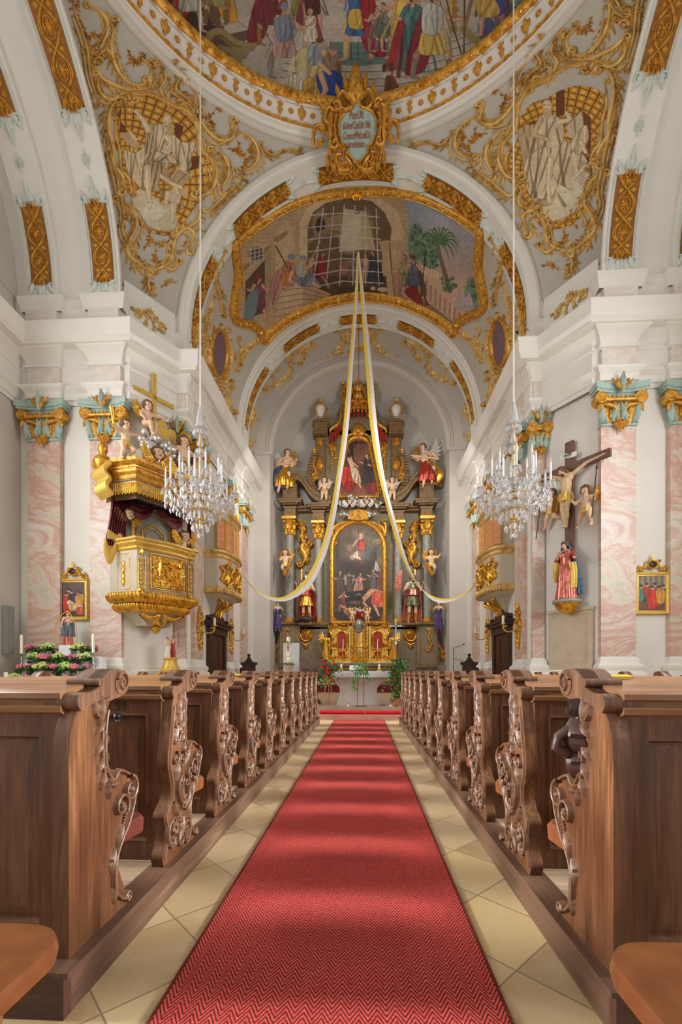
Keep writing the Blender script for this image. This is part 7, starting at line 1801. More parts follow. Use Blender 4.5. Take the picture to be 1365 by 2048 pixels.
def fringe(m):
    pl = cplan(.0)
    for a, b in zip(pl[:-1], pl[1:]):
        L_ = math.hypot(b[0]-a[0], b[1]-a[1]); k = int(L_/.055)
        for q in range(k): t = (q+.5)/k; x, y = a[0]+(b[0]-a[0])*t, a[1]+(b[1]-a[1])*t; m.tube([(x, y, .26), (x, y-.01, .12), (x, y, -.02-.03*(q % 2))], [.022, .026, .018], 6); m.ball((x*1.02, y*1.05, .54), .02, 6, 4); m.ball((x*1.03, y*1.08, .66), .026, 6, 4)
one('fringe', 'gold_bright', fringe, can)['kind'] = 'stuff'
for sides in (((-1, -1.5),), ((1, 1.25),)):
  def cvol(m):
    for s, x0 in sides:
        for k in range(5):
            o = -.14*k; m.tube(spline([(x0+s*.02, -.25+o*.9, -.12), (x0+s*.2, -.28+o*.9, .08), (x0+s*.10, -.25+o*.9, .3), (x0+s*.22, -.2+o*.9, .5), (x0+s*.06, -.2+o*.9, .74)], 5), .075, 8)
  one('ribbed_volute', 'gold_matt', cvol, can)
u_ = one('finial', 'gold', lambda m: [m.lathe([(.08, 0), (.2, .1), (.26, .24), (.2, .36), (.1, .44), (.09, .5), (.13, .56), (.12, .68), (.06, .76), (.0, .78)], 16, (-1.62, -.45, .55))], can)
one('attic', 'beige_paint', lambda m: m.grid([[(x*f-.1*(1-f), y*f, z) for x, y in cplan(0)] for f, z in ((.72, .9), (.66, 1.05), (.5, 1.25), (.46, 1.5), (.3, 1.7))]), can, recalc=True)
g = MB(); ca = planar((0, -.82, 1.2), (1, 0, 0), (0, .35, 1), (0, -1, .35))
for s in (-1, 1): rocaille(g, ca, [(s*.15, -.2), (s*.4, -.05), (s*.6, -.2), (s*.85, -.15)], .05, .08, None, 3); ribbon(g, ca, spiral(s*.45, .08, .14, 0, 1.4*s, .2), .045, .08)
palmette(g, ca, 0, -.15, PI/2, .35, .1, 7); rosette(g, ca, .5, -.12, .16, .1); g.build('crest_carving', 'gold', can)
m = MB(); [cloudlet(m, (x, y, z), r_, 8, i) for i, (x, y, z, r_) in enumerate(((-.35,-.5,1.65,.32), (.1,-.5,1.85,.34), (.45,-.45,1.65,.3), (-.1,-.55,1.5,.3), (.3,-.6,1.4,.25), (-.3,-.4,1.95,.26), (.2,-.35,2.1,.26)))]; m.build('cloud', 'silver_leaf', can)
cr = MB(); cr.box(-.13, -.02, -.32, -.24, 1.9, 4.05); cr.box(-.72, .56, -.32, -.25, 3.28, 3.40); cr.build('cross', 'gold_matt', can)
tbm = MB(); tbm.prism([(.0, 2.0), (.0, 2.62)]+[(.16+.16*math.cos(PI-PI*k/8), 2.62+.12*math.sin(PI*k/8)) for k in range(9)]+[(.32, 2.0)], .30, .36, lambda u, v, w: (u, -w, v)); tbm.prism([(.33, 1.95), (.33, 2.5)]+[(.48+.15*math.cos(PI-PI*k/8), 2.5+.12*math.sin(PI*k/8)) for k in range(9)]+[(.63, 1.95)], .26, .32, lambda u, v, w: (u, -w, v)); tbm.build('tablets', 'gold_matt', can)
def pput(label, u, n, z, H, rz=0, **kw):
    p = PL(u, n, z); return putto(label, tuple(p), PL.rz+rz, H, 'putti on the pulpit canopy', sashmat='gold_matt', wings=kw.pop('wings', 'gold'), **kw)
r, fin, J = pput('putto stretching out both arms with a gilded horn, left on the pulpit canopy', -1.30, 1.05, 6.92, 1.08, .2, haL=(.42,-.08,.80), elL=(.27,-.04,.72), haR=(-.40,-.1,.62), elR=(-.25,-.06,.60), knL=(.12,-.16,.26), anL=(.10,-.02,.16), anR=(-.12,.0,.04), wings=None)
h_ = MB(); h_.tube([(-.40,-.1,.64), (-.43,-.12,.85), (-.47,-.13,1.02)], [.03, .045, .07], 8); fin(h_, 'horn', 'gold')
pput('putto sitting on the silvered cloud beside the golden cross of the pulpit', -.42, .55, 8.0, 1.1, .1, haL=(.40,-.1,.70), elL=(.25,-.06,.66), haR=(-.16,-.1,.45), knL=(.1,-.22,.36), anL=(.12,-.16,.14), knR=(-.06,-.22,.34), anR=(.0,-.2,.10), wings='gold')
r, fin, J = pput('putto holding out a burning red heart, right on the pulpit canopy', .62, .75, 7.15, 1.3, -.1, haL=(.42,-.12,.58), elL=(.24,-.04,.58), haR=(-.24,-.05,.62), elR=(-.22,.0,.62), anL=(.14,0,.04), wings=None)
h_ = MB(); h_.ball((.45,-.15,.60), (.06,.05,.06), 10, 8); h_.lathe([(.03, .05), (.045, .09), (.0, .17)], 8, (.45, -.15, .6)); fin(h_, 'heart', 'red_velvet')
pput('putto at the right edge of the pulpit canopy behind the chandelier', 1.15, .55, 6.9, 1.15, .2, haL=(.3,-.2,.5))
cherub_head('cherub head with gilt collar in the middle of the pulpit canopy cloud', tuple(PL(-.35, 1.0, 7.45)), PL.rz, .17, 'gold_bright'); cherub_head('cherub head with gilt blossoms on the right of the pulpit canopy cloud', tuple(PL(.42, 1.0, 7.35)), PL.rz, .16, 'gold_bright')
# curtain
cu = hung('pulpit_curtain', 'plum curtain with gold fringe draped behind the pulpit', 'curtain', PL, 0, .02, 4.2)
def drape(m, A, B, w0, w1, seed):
    n = 40; rows = []
    for i in range(21):
        t = i/20; a = Vector(A).lerp(Vector(B), t); w = w0+(w1-w0)*t-.08*math.sin(PI*t)*w0
        rows.append([(a.x-w/2+w*k/n, a.y-.10-.06*math.sin(k*1.15+seed)-.03*math.sin(k*2.3+t*2), a.z) for k in range(n+1)])
    m.grid(rows); m.grid([[(x, y+.05, z) for x, y, z in r_] for r_ in rows])
one('left_hanging', 'drape_plum', lambda m: drape(m, (-1.0, -.12, 2.05), (-1.28, -.25, .55), .52, .5, 0), cu)
one('right_hanging', 'drape_plum', lambda m: drape(m, (1.0, -.1, 1.95), (1.08, -.12, .35), .35, .3, 1), cu)
def swag(m):
    for x0, x1 in ((-1.1, .05), (.05, 1.1)):
        rows = []
        for j in range(13):
            t = j/12; d = .1+.5*t; rows.append([(x0+(x1-x0)*k/24, -.10-.25*math.sin(PI*k/24)*t-.04*math.sin(j*1.9+k*.1), 2.12-d*(math.sin(PI*k/24)**.8 if (x0 < 0) else math.sin(PI*k/24)**.8)*1.05*(.4+.6*t)) for k in range(25)])
        m.grid(rows)
one('swag', 'drape_plum', swag, cu)
def fr_(m):
    for k in range(26): x = -1.52+.5*k/25; z = .55-.25*math.sin(k*.24); m.tube([(x, -.37, z+.12), (x-.02, -.38, z-.06), (x-.03, -.37, z-.28)], [.03, .035, .02], 6)
one('fringe', 'gold_matt', fr_, cu)['kind'] = 'stuff'; one('side_fringe', 'gold_matt', lambda m: [m.tube([(-1.45+.02*k, -.40, .95-.01*k), (-1.47+.02*k, -.41, .7)], .025, 6) for k in range(14)], cu)
for u, z, nm in ((-.82, 5.75, 'left'), (.95, 5.55, 'right')): cherub_head('cherub head with gilt wings holding the %s side of the pulpit curtain' % nm, tuple(PL(u, .3, z)), PL.rz, .15, 'gold')
# ================================================================== crucifix group on the right pier
def RP(px, py, n=0.0): return hit_plane(px, py, PR.o+PR.n*n, PR.n)
def rloc(px, py, n): p = RP(px, py, n); return (p-PR.o).dot(PR.u), p.z
u0, zt = rloc(1141, 884, .1); _, zb = rloc(1141, 1120, .1); uL, zL = rloc(1062, 966, .1); uR, zR = rloc(1202, 914, .1)
cx_ = hung('crucifix', 'large carved crucifix on the right pier with a gilded loincloth', 'crucifix', PR, u0, 0.0, zb)
one('cross', 'cross_brown', lambda m: [m.box(-.12, .12, -.16, -.06, 0, zt-zb), m.box(-1.12, 1.12, -.17, -.05, (zL+zR)/2-zb-.10, (zL+zR)/2-zb+.10)], cx_)
arm = (zL+zR)/2-zb; H_ = 1.78; k_ = H_/1.7
ftz = rloc(1133, 1058, .2)[1]-zb
zs = lambda z: (z-ftz)/k_+.02
J = pose(pel=(-.03,-.03,.94), chest=(-.02,-.05,1.26), neck=(-.03,-.08,1.46), head=(-.09,-.16,1.56), shL=(.17,-.03,1.44), shR=(-.19,-.03,1.44), elL=(.50,.02,1.62), elR=(-.50,.02,1.60), haL=(.86,.04,zs(arm)-.02), haR=(-.86,.04,zs(arm)-.04), hipL=(.06,-.04,.92), hipR=(-.11,-.04,.92), knL=(.04,-.10,.50), knR=(-.09,-.12,.50), anL=(-.02,-.02,.10), anR=(-.05,-.06,.09), look=(-.5,-.8,-.5))
b = human(J); body = MB()
def fit(mb, dz=ftz): mb.v = [(x*k_, y*k_-.22, (z-.02)*k_+dz) for x, y, z in mb.v]; return mb
corp = fit(b).build('crucified_figure', 'skin_pale', cx_, ang=1.2); fit(hair_mb(J, True, beard=True)).build('hair', 'hair', corp); fit(face_mb(J)).build('face_details', 'robe_red', corp)
fit(robe_mb([(-.03,-.04,.74,.18,.16,.24,7,.9), (-.03,-.04,.84,.19,.17,.2,7,.5), (-.03,-.04,.96,.165,.15,.12,7,.1)], 50, 6)).build('loincloth', 'gold_matt', corp)
f_ = MB(); drape(f_, (-.22, -.02, .96), (-.30, .0, .52), .16, .14, 2); fit(f_).build('loincloth_knot', 'gold_matt', corp)
cw = MB(); hd = J['head']; [cw.tube([(hd.x+.11*math.cos(a), hd.y+.10*math.sin(a), hd.z+.045+.012*math.sin(5*a+q)) for a in [2*PI*i/16 for i in range(17)]], .012, 6) for q in (0, 2, 4)]; fit(cw).build('thorn_crown', 'wood_black', corp)
ti = MB(); ti.grid([[(-.24+.48*i/12, -.20-.02*math.sin(i*.9), zt-zb-.42+z+.03*math.sin(i*.5)) for z in (-.07, .07)] for i in range(13)]); t_ = ti.build('scroll_label', 'feather_white', cx_)
text_mesh('lettering', 'INRI', .12, 'ink', (0, -.225, zt-zb-.405), (PI/2, 0, 0), t_, .004)
for px, py, nm, s in ((1104, 1054, 'left', -1), (1172, 1052, 'right', 1)):
    u, z = rloc(px, py, .25); p = PR(u, .25, z)
    r, fin, J2 = putto('putto with a gilded loincloth and a lance on the %s of the crucified figure' % ('right' if s > 0 else 'left'), tuple(p), PR.rz, 1.12, 'putti beside the crucifix', wings=None, haL=(.26,-.12,.62), elL=(.22,-.04,.58), haR=(-.26,-.14,.66), elR=(-.2,-.08,.58), anL=(.12,.04,.06) if s > 0 else (.28,.06,.16), knL=(.12,-.06,.22), anR=(-.2,.05,.06), knR=(-.13,-.03,.22))
    l = MB(); l.tube([(.24,-.16,.1), (.33,-.12,1.25)] if s > 0 else [(-.34,-.16,-.25), (-.2,-.14,.9)], .014, 6); l.tube([(.33,-.12,1.25), (.345,-.12,1.38)] if s > 0 else [(-.2,-.14,.9), (-.19,-.14,1.0)], [.03, .005], 6); fin(l, 'lance', 'wood_black'); fin(wing_mb((.1, .1, .66), (1, .3, .6), (-.2, .1, 1), .28), 'wing', 'gold')
# grieving woman on a console
u, z = rloc(1135, 1199, .3)
J = pose(chest=(0,-.02,1.26), head=(-.02,-.06,1.585), elL=(.32,-.12,1.16), haL=(.42,-.30,1.12), elR=(-.28,-.06,1.14), haR=(-.10,-.26,1.24), look=(-.2,-.8,.35))
p = PR(u, .34, z); r, fin = statue('mourning_statue', 'statue of a mourning woman in copper robe and blue gold mantle under the crucifix', 'statue', tuple(p), PR.rz, 1.62, J)
fin(robe_mb([(0,-.02,.01,.27,.23,.22,7,.9), (.01,-.03,.35,.24,.21,.18,7,.6), (.02,-.03,.75,.21,.19,.13,7,.3), (0,-.01,1.02,.16,.15,.06,7,0), (0,-.01,1.25,.185,.155,.05,7,0), (0,0,1.42,.13,.11,.03,7,0)], 64, 2), 'robe', 'robe_copper')
fin(robe_mb([(.12,.10,.12,.26,.16,.3,6,.9), (.06,.10,.55,.30,.17,.22,6,.5), (.02,.06,1.0,.30,.17,.16,6,.2), (0,.03,1.36,.21,.14,.08,6,0), (-.02,.0,1.60,.125,.125,.05,6,0), (-.02,.02,1.70,.05,.05,.02,6,0)], 60, 5, -.55, PI+.3, .05), 'mantle', 'robe_blue')
fin(robe_mb([(.2,.02,.3,.10,.12,.3,5,.9), (.22,.0,.7,.11,.12,.25,5,.4), (.2,-.02,1.05,.10,.11,.2,5,0)], 40, 7), 'mantle_lining', 'gold_matt'); fin(robe_mb([(-.26,-.02,.55,.07,.09,.3,5,.9), (-.26,-.05,.9,.085,.10,.25,5,.4), (-.26,-.06,1.12,.075,.085,.2,5,0)], 40, 8), 'mantle_end', 'gold_matt')
fin(MB().tube([J['shL'], J['elL'], J['elL']*.4+J['haL']*.6], [.075, .07, .055], 10).tube([J['shR'], J['elR'], J['elR']*.4+J['haR']*.6], [.075, .07, .055], 10), 'sleeves', 'robe_copper')
cs = hung('statue_console', 'gilded half round console carrying the statue of the mourning woman', 'console', PR, u, 0, z-.42)
one('bowl', 'gold', lambda m: m.lathe([(.02, 0), (.16, .06), (.28, .18), (.33, .3)], 20, (0, -.32, 0)), cs); one('slab', 'grey_marble', lambda m: m.lathe([(.0, .3), (.36, .3), (.38, .34), (.36, .405), (0, .405)], 20, (0, -.32, 0)), cs)
one('stem', 'gold', lambda m: m.box(-.1, .1, -.3, 0, .05, .3), cs)
# stone tablet
ul, zl = rloc(1099, 1224, .05); ur, zr = rloc(1187, 1222, .05); _, zlo = rloc(1143, 1341, .05); W_ = ur-ul
tbp = hung('stone_plaque', 'worn beige inscription stone on the right pier below the statue', 'plaque', PR, (ul+ur)/2, 0, zlo)
one('slab', 'sandstone', lambda m: m.box(-W_/2, W_/2, -.08, -.002, 0, zl-zlo), tbp)
def plq(m):
    h = zl-zlo; m.box(-W_/2-.03, W_/2+.03, -.12, -.002, h-.07, h+.02); m.box(W_/2-.14, W_/2, -.10, -.08, 0, h-.1)
    for (a, b, c, d) in ((-W_/2+.02, -W_/2+.03, .12, h-.1), (W_/2-.16, W_/2-.15, .25, h-.1)): m.box(a, b, -.086, -.08, c, d)
    for x in (-W_/2+.06, W_/2-.34): [m.box(x+.05*k, x+.05*k+.02, -.088, -.08, h-.19, h-.13) for k in range(4)]
    m.box(-W_/2+.02, W_/2-.16, -.086, -.08, .25, .262)
one('mouldings', 'sandstone', plq, tbp)
# ================================================================== framed station pictures
def station(label, px, y0, y1, w_, fn):
    p = U(px, y1, YF+.12); hh = U(px, y0, YF+.12).z-p.z
    r = thing('framed_painting', label, 'painting', (p.x, YF+.125, p.z)); k = w_/2
    P = Paint(0, 0, 40, 58, 4, (70, 44, 34), 3); fn(P)
    painted('canvas', P, lambda a, b: Vector((-k+.10+(w_-.2)*a/40, -.055, .10+(hh-.2)*(1-b/58))), None, 1, 'oil_paint', r)
    def fr(m):
        q = lambda e, y: [(-k+e, y, e), (k-e, y, e), (k-e, y, hh-e), (-k+e, y, hh-e)]
        m.grid([q(e, y) for e, y in ((0, 0), (0, -.06), (.02, -.09), (.05, -.085), (.07, -.06), (.10, -.065), (.11, -.05))], cv=True)
    one('frame', 'gold_matt', fr, r, recalc=True); g = MB(); c = planar((0, -.05, hh), (1, 0, 0), (0, 0, 1), (0, -1, 0))
    for s in (-1, 1): rocaille(g, c, [(s*.42, .02), (s*.32, .14), (s*.2, .12), (s*.14, .28)], .028, .05, None, 2, s); ribbon(g, c, spiral(s*.28, .08, .07, 0, s*1.3, .2), .025, .05); leaf(g, c, s*.36, .05, PI/2, .14, .04, .05)
    ribbon(g, c, [(.13*math.cos(a), .2+.1*math.sin(a)) for a in [2*PI*i/20 for i in range(21)]], .025, .05, 5, False)
    g.box(-.012, .012, -.07, -.045, hh+.3, hh+.5); g.box(-.06, .06, -.07, -.045, hh+.40, hh+.425); g.build('crest', 'gold_bright', r); one('medallion', 'wood_black', lambda m: dome(m, c, 0, .2, .11, .08, .03), r)
def st1(P):
    P.poly([(0, 0), (40, 0), (40, 20), (0, 26)], (96, 76, 72)); P.cloth([(4, 26), (16, 22), (18, 50), (6, 52)], (196, 52, 36), 3); P.cloth([(14, 22), (26, 20), (26, 34), (14, 34)], (52, 58, 80), 3); P.cloth([(24, 24), (38, 22), (36, 40), (28, 44)], (206, 146, 60), 3); P.limb([(14, 34), (24, 40), (34, 42)], 4, 3, (222, 186, 140)); P.cloth([(14, 36), (28, 40), (24, 48), (14, 46)], (206, 176, 120), 3); P.cloth([(26, 44), (36, 42), (38, 54), (26, 54)], (196, 88, 44), 2)
    for a, b in ((9, 20), (18, 16), (28, 18), (34, 20), (13, 14)): P.ell(a, b, 2.6, 3.2, (206, 158, 124)); P.ell(a, b-1.5, 2.8, 2.2, (74, 48, 34))
    P.mottle(8, .1)
def st2(P):
    P.poly([(0, 0), (40, 0), (40, 22), (0, 22)], (120, 104, 92)); [P.stroke([(6+k*8, 0), (6+k*8, 20)], 1.6, (156, 138, 120)) for k in range(5)]; P.poly([(0, 44), (40, 40), (40, 58), (0, 58)], (110, 80, 60))
    P.cloth([(14, 26), (26, 24), (28, 50), (14, 54)], (204, 54, 40), 4); P.cloth([(26, 24), (38, 24), (38, 44), (28, 46)], (206, 150, 62), 3); P.cloth([(8, 20), (16, 18), (16, 34), (8, 36)], (176, 60, 46), 3); P.cloth([(0, 22), (6, 22), (8, 40), (0, 42)], (70, 120, 120), 2)
    for a, b in ((20, 20), (30, 20), (12, 15), (4, 18), (36, 18), (24, 15)): P.ell(a, b, 2.6, 3.2, (206, 158, 124)); P.ell(a, b-1.5, 2.8, 2.2, (74, 48, 34))
    P.mottle(8, .1)
station('gold framed station picture on the left wall behind the flower stand', 148, 1158, 1241, .92, st1)
station('gold framed station picture on the right wall between two marble pilasters', 1303, 1145, 1229, .92, st2)
# ================================================================== oratories, doors and wall sconces of the chancel
for sg in (-1, 1):
    nm = LR[sg]; fr = Fr((CX+sg*5.35, 16.72, 0), (0, -sg*-1, 0) if sg < 0 else (0, -1, 0), (-sg, 0, 0)); fr = Fr((CX+sg*5.35, 16.72, 0), (0, -sg, 0), (-sg, 0, 0))
    orr = hung('oratory', 'curtained gilded oratory balcony on the %s chancel wall' % nm, 'oratory', fr, 0, 0, 3.5)
    oc = lambda w_, d: [(-w_, 0)]+[(-w_+.02, -d*.45)]+[(w_*math.sin(a), -d*.45-d*.55*math.cos(a)**.8) for a in [-PI/2+PI*k/18 for k in range(1, 18)]]+[(w_-.02, -d*.45), (w_, 0)]
    def os_(m, prof): m.grid([[(x, y, z-3.5) for x, y in oc(1.15+g, .78+g)] for g, z in prof])
    one('parapet', 'beige_paint', lambda m: os_(m, [(0, 4.2), (0, 5.35)]), orr, recalc=True)
    one('ledge', 'gold_pale', lambda m: os_(m, [(0, 5.3), (.05, 5.36), (.04, 5.44), (.12, 5.5), (.12, 5.58), (.02, 5.6), (-.06, 5.62)]), orr, recalc=True)
    one('gadroon_band', 'gold_pale', lambda m: [os_(m, [(-.02, 4.06), (.08, 4.1), (.1, 4.2), (.04, 4.3), (0, 4.32)]), [m.ball((x*1.08, y*1.1, .66), (.05, .06, .1), 6, 5) for x, y in oc(1.15, .78)[2:-2]]], orr, recalc=False)
    one('bracket', 'beige_paint', lambda m: os_(m, [(0, 4.1), (-.1, 4.0), (-.28, 3.92), (-.38, 3.85), (-.6, 3.6), (-.7, 3.4)]), orr, recalc=True)
    one('window_frame', 'beige_paint', lambda m: os_(m, [(-.06, 5.6), (-.06, 6.82)]), orr, recalc=True)
    one('cornice', 'gold_pale', lambda m: os_(m, [(-.06, 6.7), (.0, 6.78), (0, 6.86), (.08, 6.94), (.08, 7.02), (-.4, 7.12)]), orr, recalc=True)
    for k in range(5):
        a = -1.15+.575*k; x = 1.09*math.sin(a); y = -.32-.4*max(0, math.cos(a))**.8; t = (math.cos(a)*1.09, -.4*.8*-math.sin(a)); v = Vector((t[0], t[1]*.9, 0)).normalized()
        pl = planar((x, y-.02, 2.68), v, (0, 0, 1), (v.y, -v.x, 0)); w2 = .17 if abs(a) > 1 else .21
        c = MB(); c.grid([[pl(-w2+2*w2*i/16, -.5+.98*j/4, .02+.012*math.sin(i*1.6)) for j in range(5)] for i in range(17)]); o = c.build('curtain', 'curtain_peach', orr)
        g = MB(); ribbon(g, pl, [(-w2, -.52), (w2, -.52), (w2, .48), (-w2, .48), (-w2, -.52)], .022, .05, 5, False); [g.add([pl(-w2, -.5+.3*j, .035), pl(w2, -.5+.3*j, .035), pl(w2, -.485+.3*j, .035), pl(-w2, -.485+.3*j, .035)], [(0, 1, 2, 3)]) for j in (1, 2)]; [dome(g, pl, w2+.035, -.5+.1*j, .025, .035, .05, 8, 3) for j in range(11)]; g.build('sash', 'gold_matt', o)
    g = MB()
    for k, a0 in enumerate((-.75, 0, .75)):
        x = 1.15*math.sin(a0); y = -.36-.42*math.cos(a0); v = Vector((math.cos(a0), .42*math.sin(a0)*1.0, 0)).normalized(); pl = planar((x, y-.01, 1.25), v, (0, 0, 1), (v.y, -v.x, 0))
        for s in (-1, 1): rocaille(g, pl, [(s*.05, -.35), (s*.3, -.2), (s*.2, .05), (s*.32, .25), (s*.1, .35)], .05, .09, None, k+2, s); ribbon(g, pl, spiral(s*.15, 0, .12, 0, s*1.4, .2), .04, .08)
        palmette(g, pl, 0, -.3, PI/2, .5, .1, 7, 1.6); rosette(g, pl, 0, .25, .12, .09)
    for a0 in (-.9, -.2, .5): x = 1.0*math.sin(a0); g.tube(spline([(x, -.4, .45), (x*.8, -.5, .3), (x*.5, -.2, .1), (x*.4, -.1, -.15)], 5), .06, 8)
    g.build('gilded_relief', 'gold', orr)
    g = MB(); pl = planar((0, -.55, 3.6), (1, 0, 0), (0, 0, 1), (0, -1, 0)); palmette(g, pl, 0, 0, PI/2, .6, .14, 9, 2.4)
    for s in (-1, 1): rocaille(g, pl, [(s*.2, .05), (s*.5, .2), (s*.8, .05), (s*1.0, .2)], .07, .1, None, 3, s); palmette(g, pl, s*.95, .0, PI/2, .5, .12, 5, 1.4)
    g.build('crest', 'gold_ochre', orr)
    dr = hung('carved_door', 'dark carved double door with a curved pediment in the %s chancel wall' % nm, 'door', fr, 0, 0, .323)
    def db(m):
        m.box(-.95, -.72, -.14, 0, 0, 2.45); m.box(.72, .95, -.14, 0, 0, 2.45); m.box(-1.0, 1.0, -.16, 0, 2.35, 2.6); m.box(-1.15, 1.15, -.28, 0, 2.6, 2.72); m.box(-1.2, 1.2, -.34, 0, 2.72, 2.8)
        m.prism(spline([(-1.0, 2.8), (-.75, 2.86), (-.62, 3.05), (-.4, 3.12), (-.3, 3.36), (0, 3.44), (.3, 3.36), (.4, 3.12), (.62, 3.05), (.75, 2.86), (1.0, 2.8)], 4), .0, .14, lambda u, v, w: (u, -w, v)); [m.tube([(s*.95, -.2, 2.9), (s*.95, 0, 2.9)], .1, 12) for s in (-1, 1)]; m.tube([(0, -.18, 3.4), (0, 0, 3.4)], .14, 12)
    one('surround', 'wood_black', db, dr, recalc=True)
    for s in (-1, 1):
        def lf(m):
            x0, x1 = sorted((s*.01, s*.72)); m.box(x0, x1, -.07, -.02, 0, 2.35); xm = (x0+x1)/2
            for z0, z1 in ((.15, .95), (1.1, 2.2)): m.box(xm-.26, xm+.26, -.085, -.07, z0, z1); m.box(xm-.2, xm+.2, -.10, -.085, z0+.06, z1-.06)
        one('door_leaf', 'oak_dark', lf, dr)
    for yy, q in ((14.78, 'near'), (18.35, 'far')):
        f2 = Fr((CX+sg*5.36-sg*.125, yy, 0), (0, -sg, 0), (-sg, 0, 0)); sc = hung('wall_sconce', 'gilded openwork candle sconce on the %s chancel wall, %s the oratory' % (nm, 'before' if q == 'near' else 'beyond'), 'sconce', f2, 0, 0, 2.1, 'gilded wall sconces')
        g = MB(); pl = planar((0, -.02, .68), (1, 0, 0), (0, 0, 1), (0, -1, 0))
        for s in (-1, 1):
            rocaille(g, pl, [(s*.03, .62), (s*.16, .4), (s*.12, .25), (s*.22, .1), (s*.2, -.1), (s*.1, -.3), (s*.12, -.42), (s*.02, -.66)], .035, .06, None, 3, s); ribbon(g, pl, spiral(s*.11, .36, .07, 0, 1.3*s, .2), .024, .05)
        palmette(g, pl, 0, .5, PI/2, .22, .06, 5); leaf(g, pl, 0, -.45, -PI/2, .26, .05, .05); rosette(g, pl, 0, .28, .1, .06); b = g.build('backplate', 'gold', sc); one('mirror', 'silver', lambda m: m.lathe([(0, -.012), (.13, -.012), (.13, 0)], 16), sc).matrix_local = Matrix.Translation((0, -.03, .68)) @ Matrix.Rotation(PI/2, 4, 'X')
        one('arm', 'gold_matt', lambda m: [m.tube(spline([(0, -.04, .6), (.0, -.2, .5), (.02, -.4, .5), (.04, -.5, .62), (.03, -.38, .68)], 6), .022, 8), m.tube([(.04, -.5, .62), (.04, -.5, .72)], .02, 8), m.lathe([(.0, .7), (.09, .73), (.09, .745), (0, .74)], 14, (.04, -.5, 0))], sc); one('candle', 'candle_wax', lambda m: m.lathe([(.04, .74), (.04, 1.0), (0, 1.01)], 12, (.04, -.5, 0)), sc)
    st = thing('choir_stall', 'dark carved choir stall end by the %s chancel wall' % nm, 'choir stall', (CX+sg*4.55, 18.6, .323))
    one('gable', 'wood_black', lambda m: [m.prism(spline([(-.42, 0), (-.42, .7), (-.36, .85), (-.28, 1.0), (-.26, 1.3), (-.12, 1.45), (0, 1.62), (.12, 1.45), (.26, 1.3), (.28, 1.0), (.36, .85), (.42, .7), (.42, 0)], 3), -.05, .05, lambda u, v, w: (u, w, v)), [m.ball((s*x, 0, z), .07, 8, 6) for s in (-1, 1) for x, z in ((.42, .85), (.3, 1.32), (.0, 1.66))]], st, recalc=True); one('panel', 'oak_dark', lambda m: m.prism([(-.2, .3), (-.2, 1.05), (0, 1.3), (.2, 1.05), (.2, .3)], -.06, -.045, lambda u, v, w: (u, w, v)), st, recalc=True)
    one('bench', 'wood_black', lambda m: [m.box(-.4, .4, .05, 2.4, 0, .45), m.box(sg*.3, sg*.4, .05, 2.4, .45, 1.15)], st)
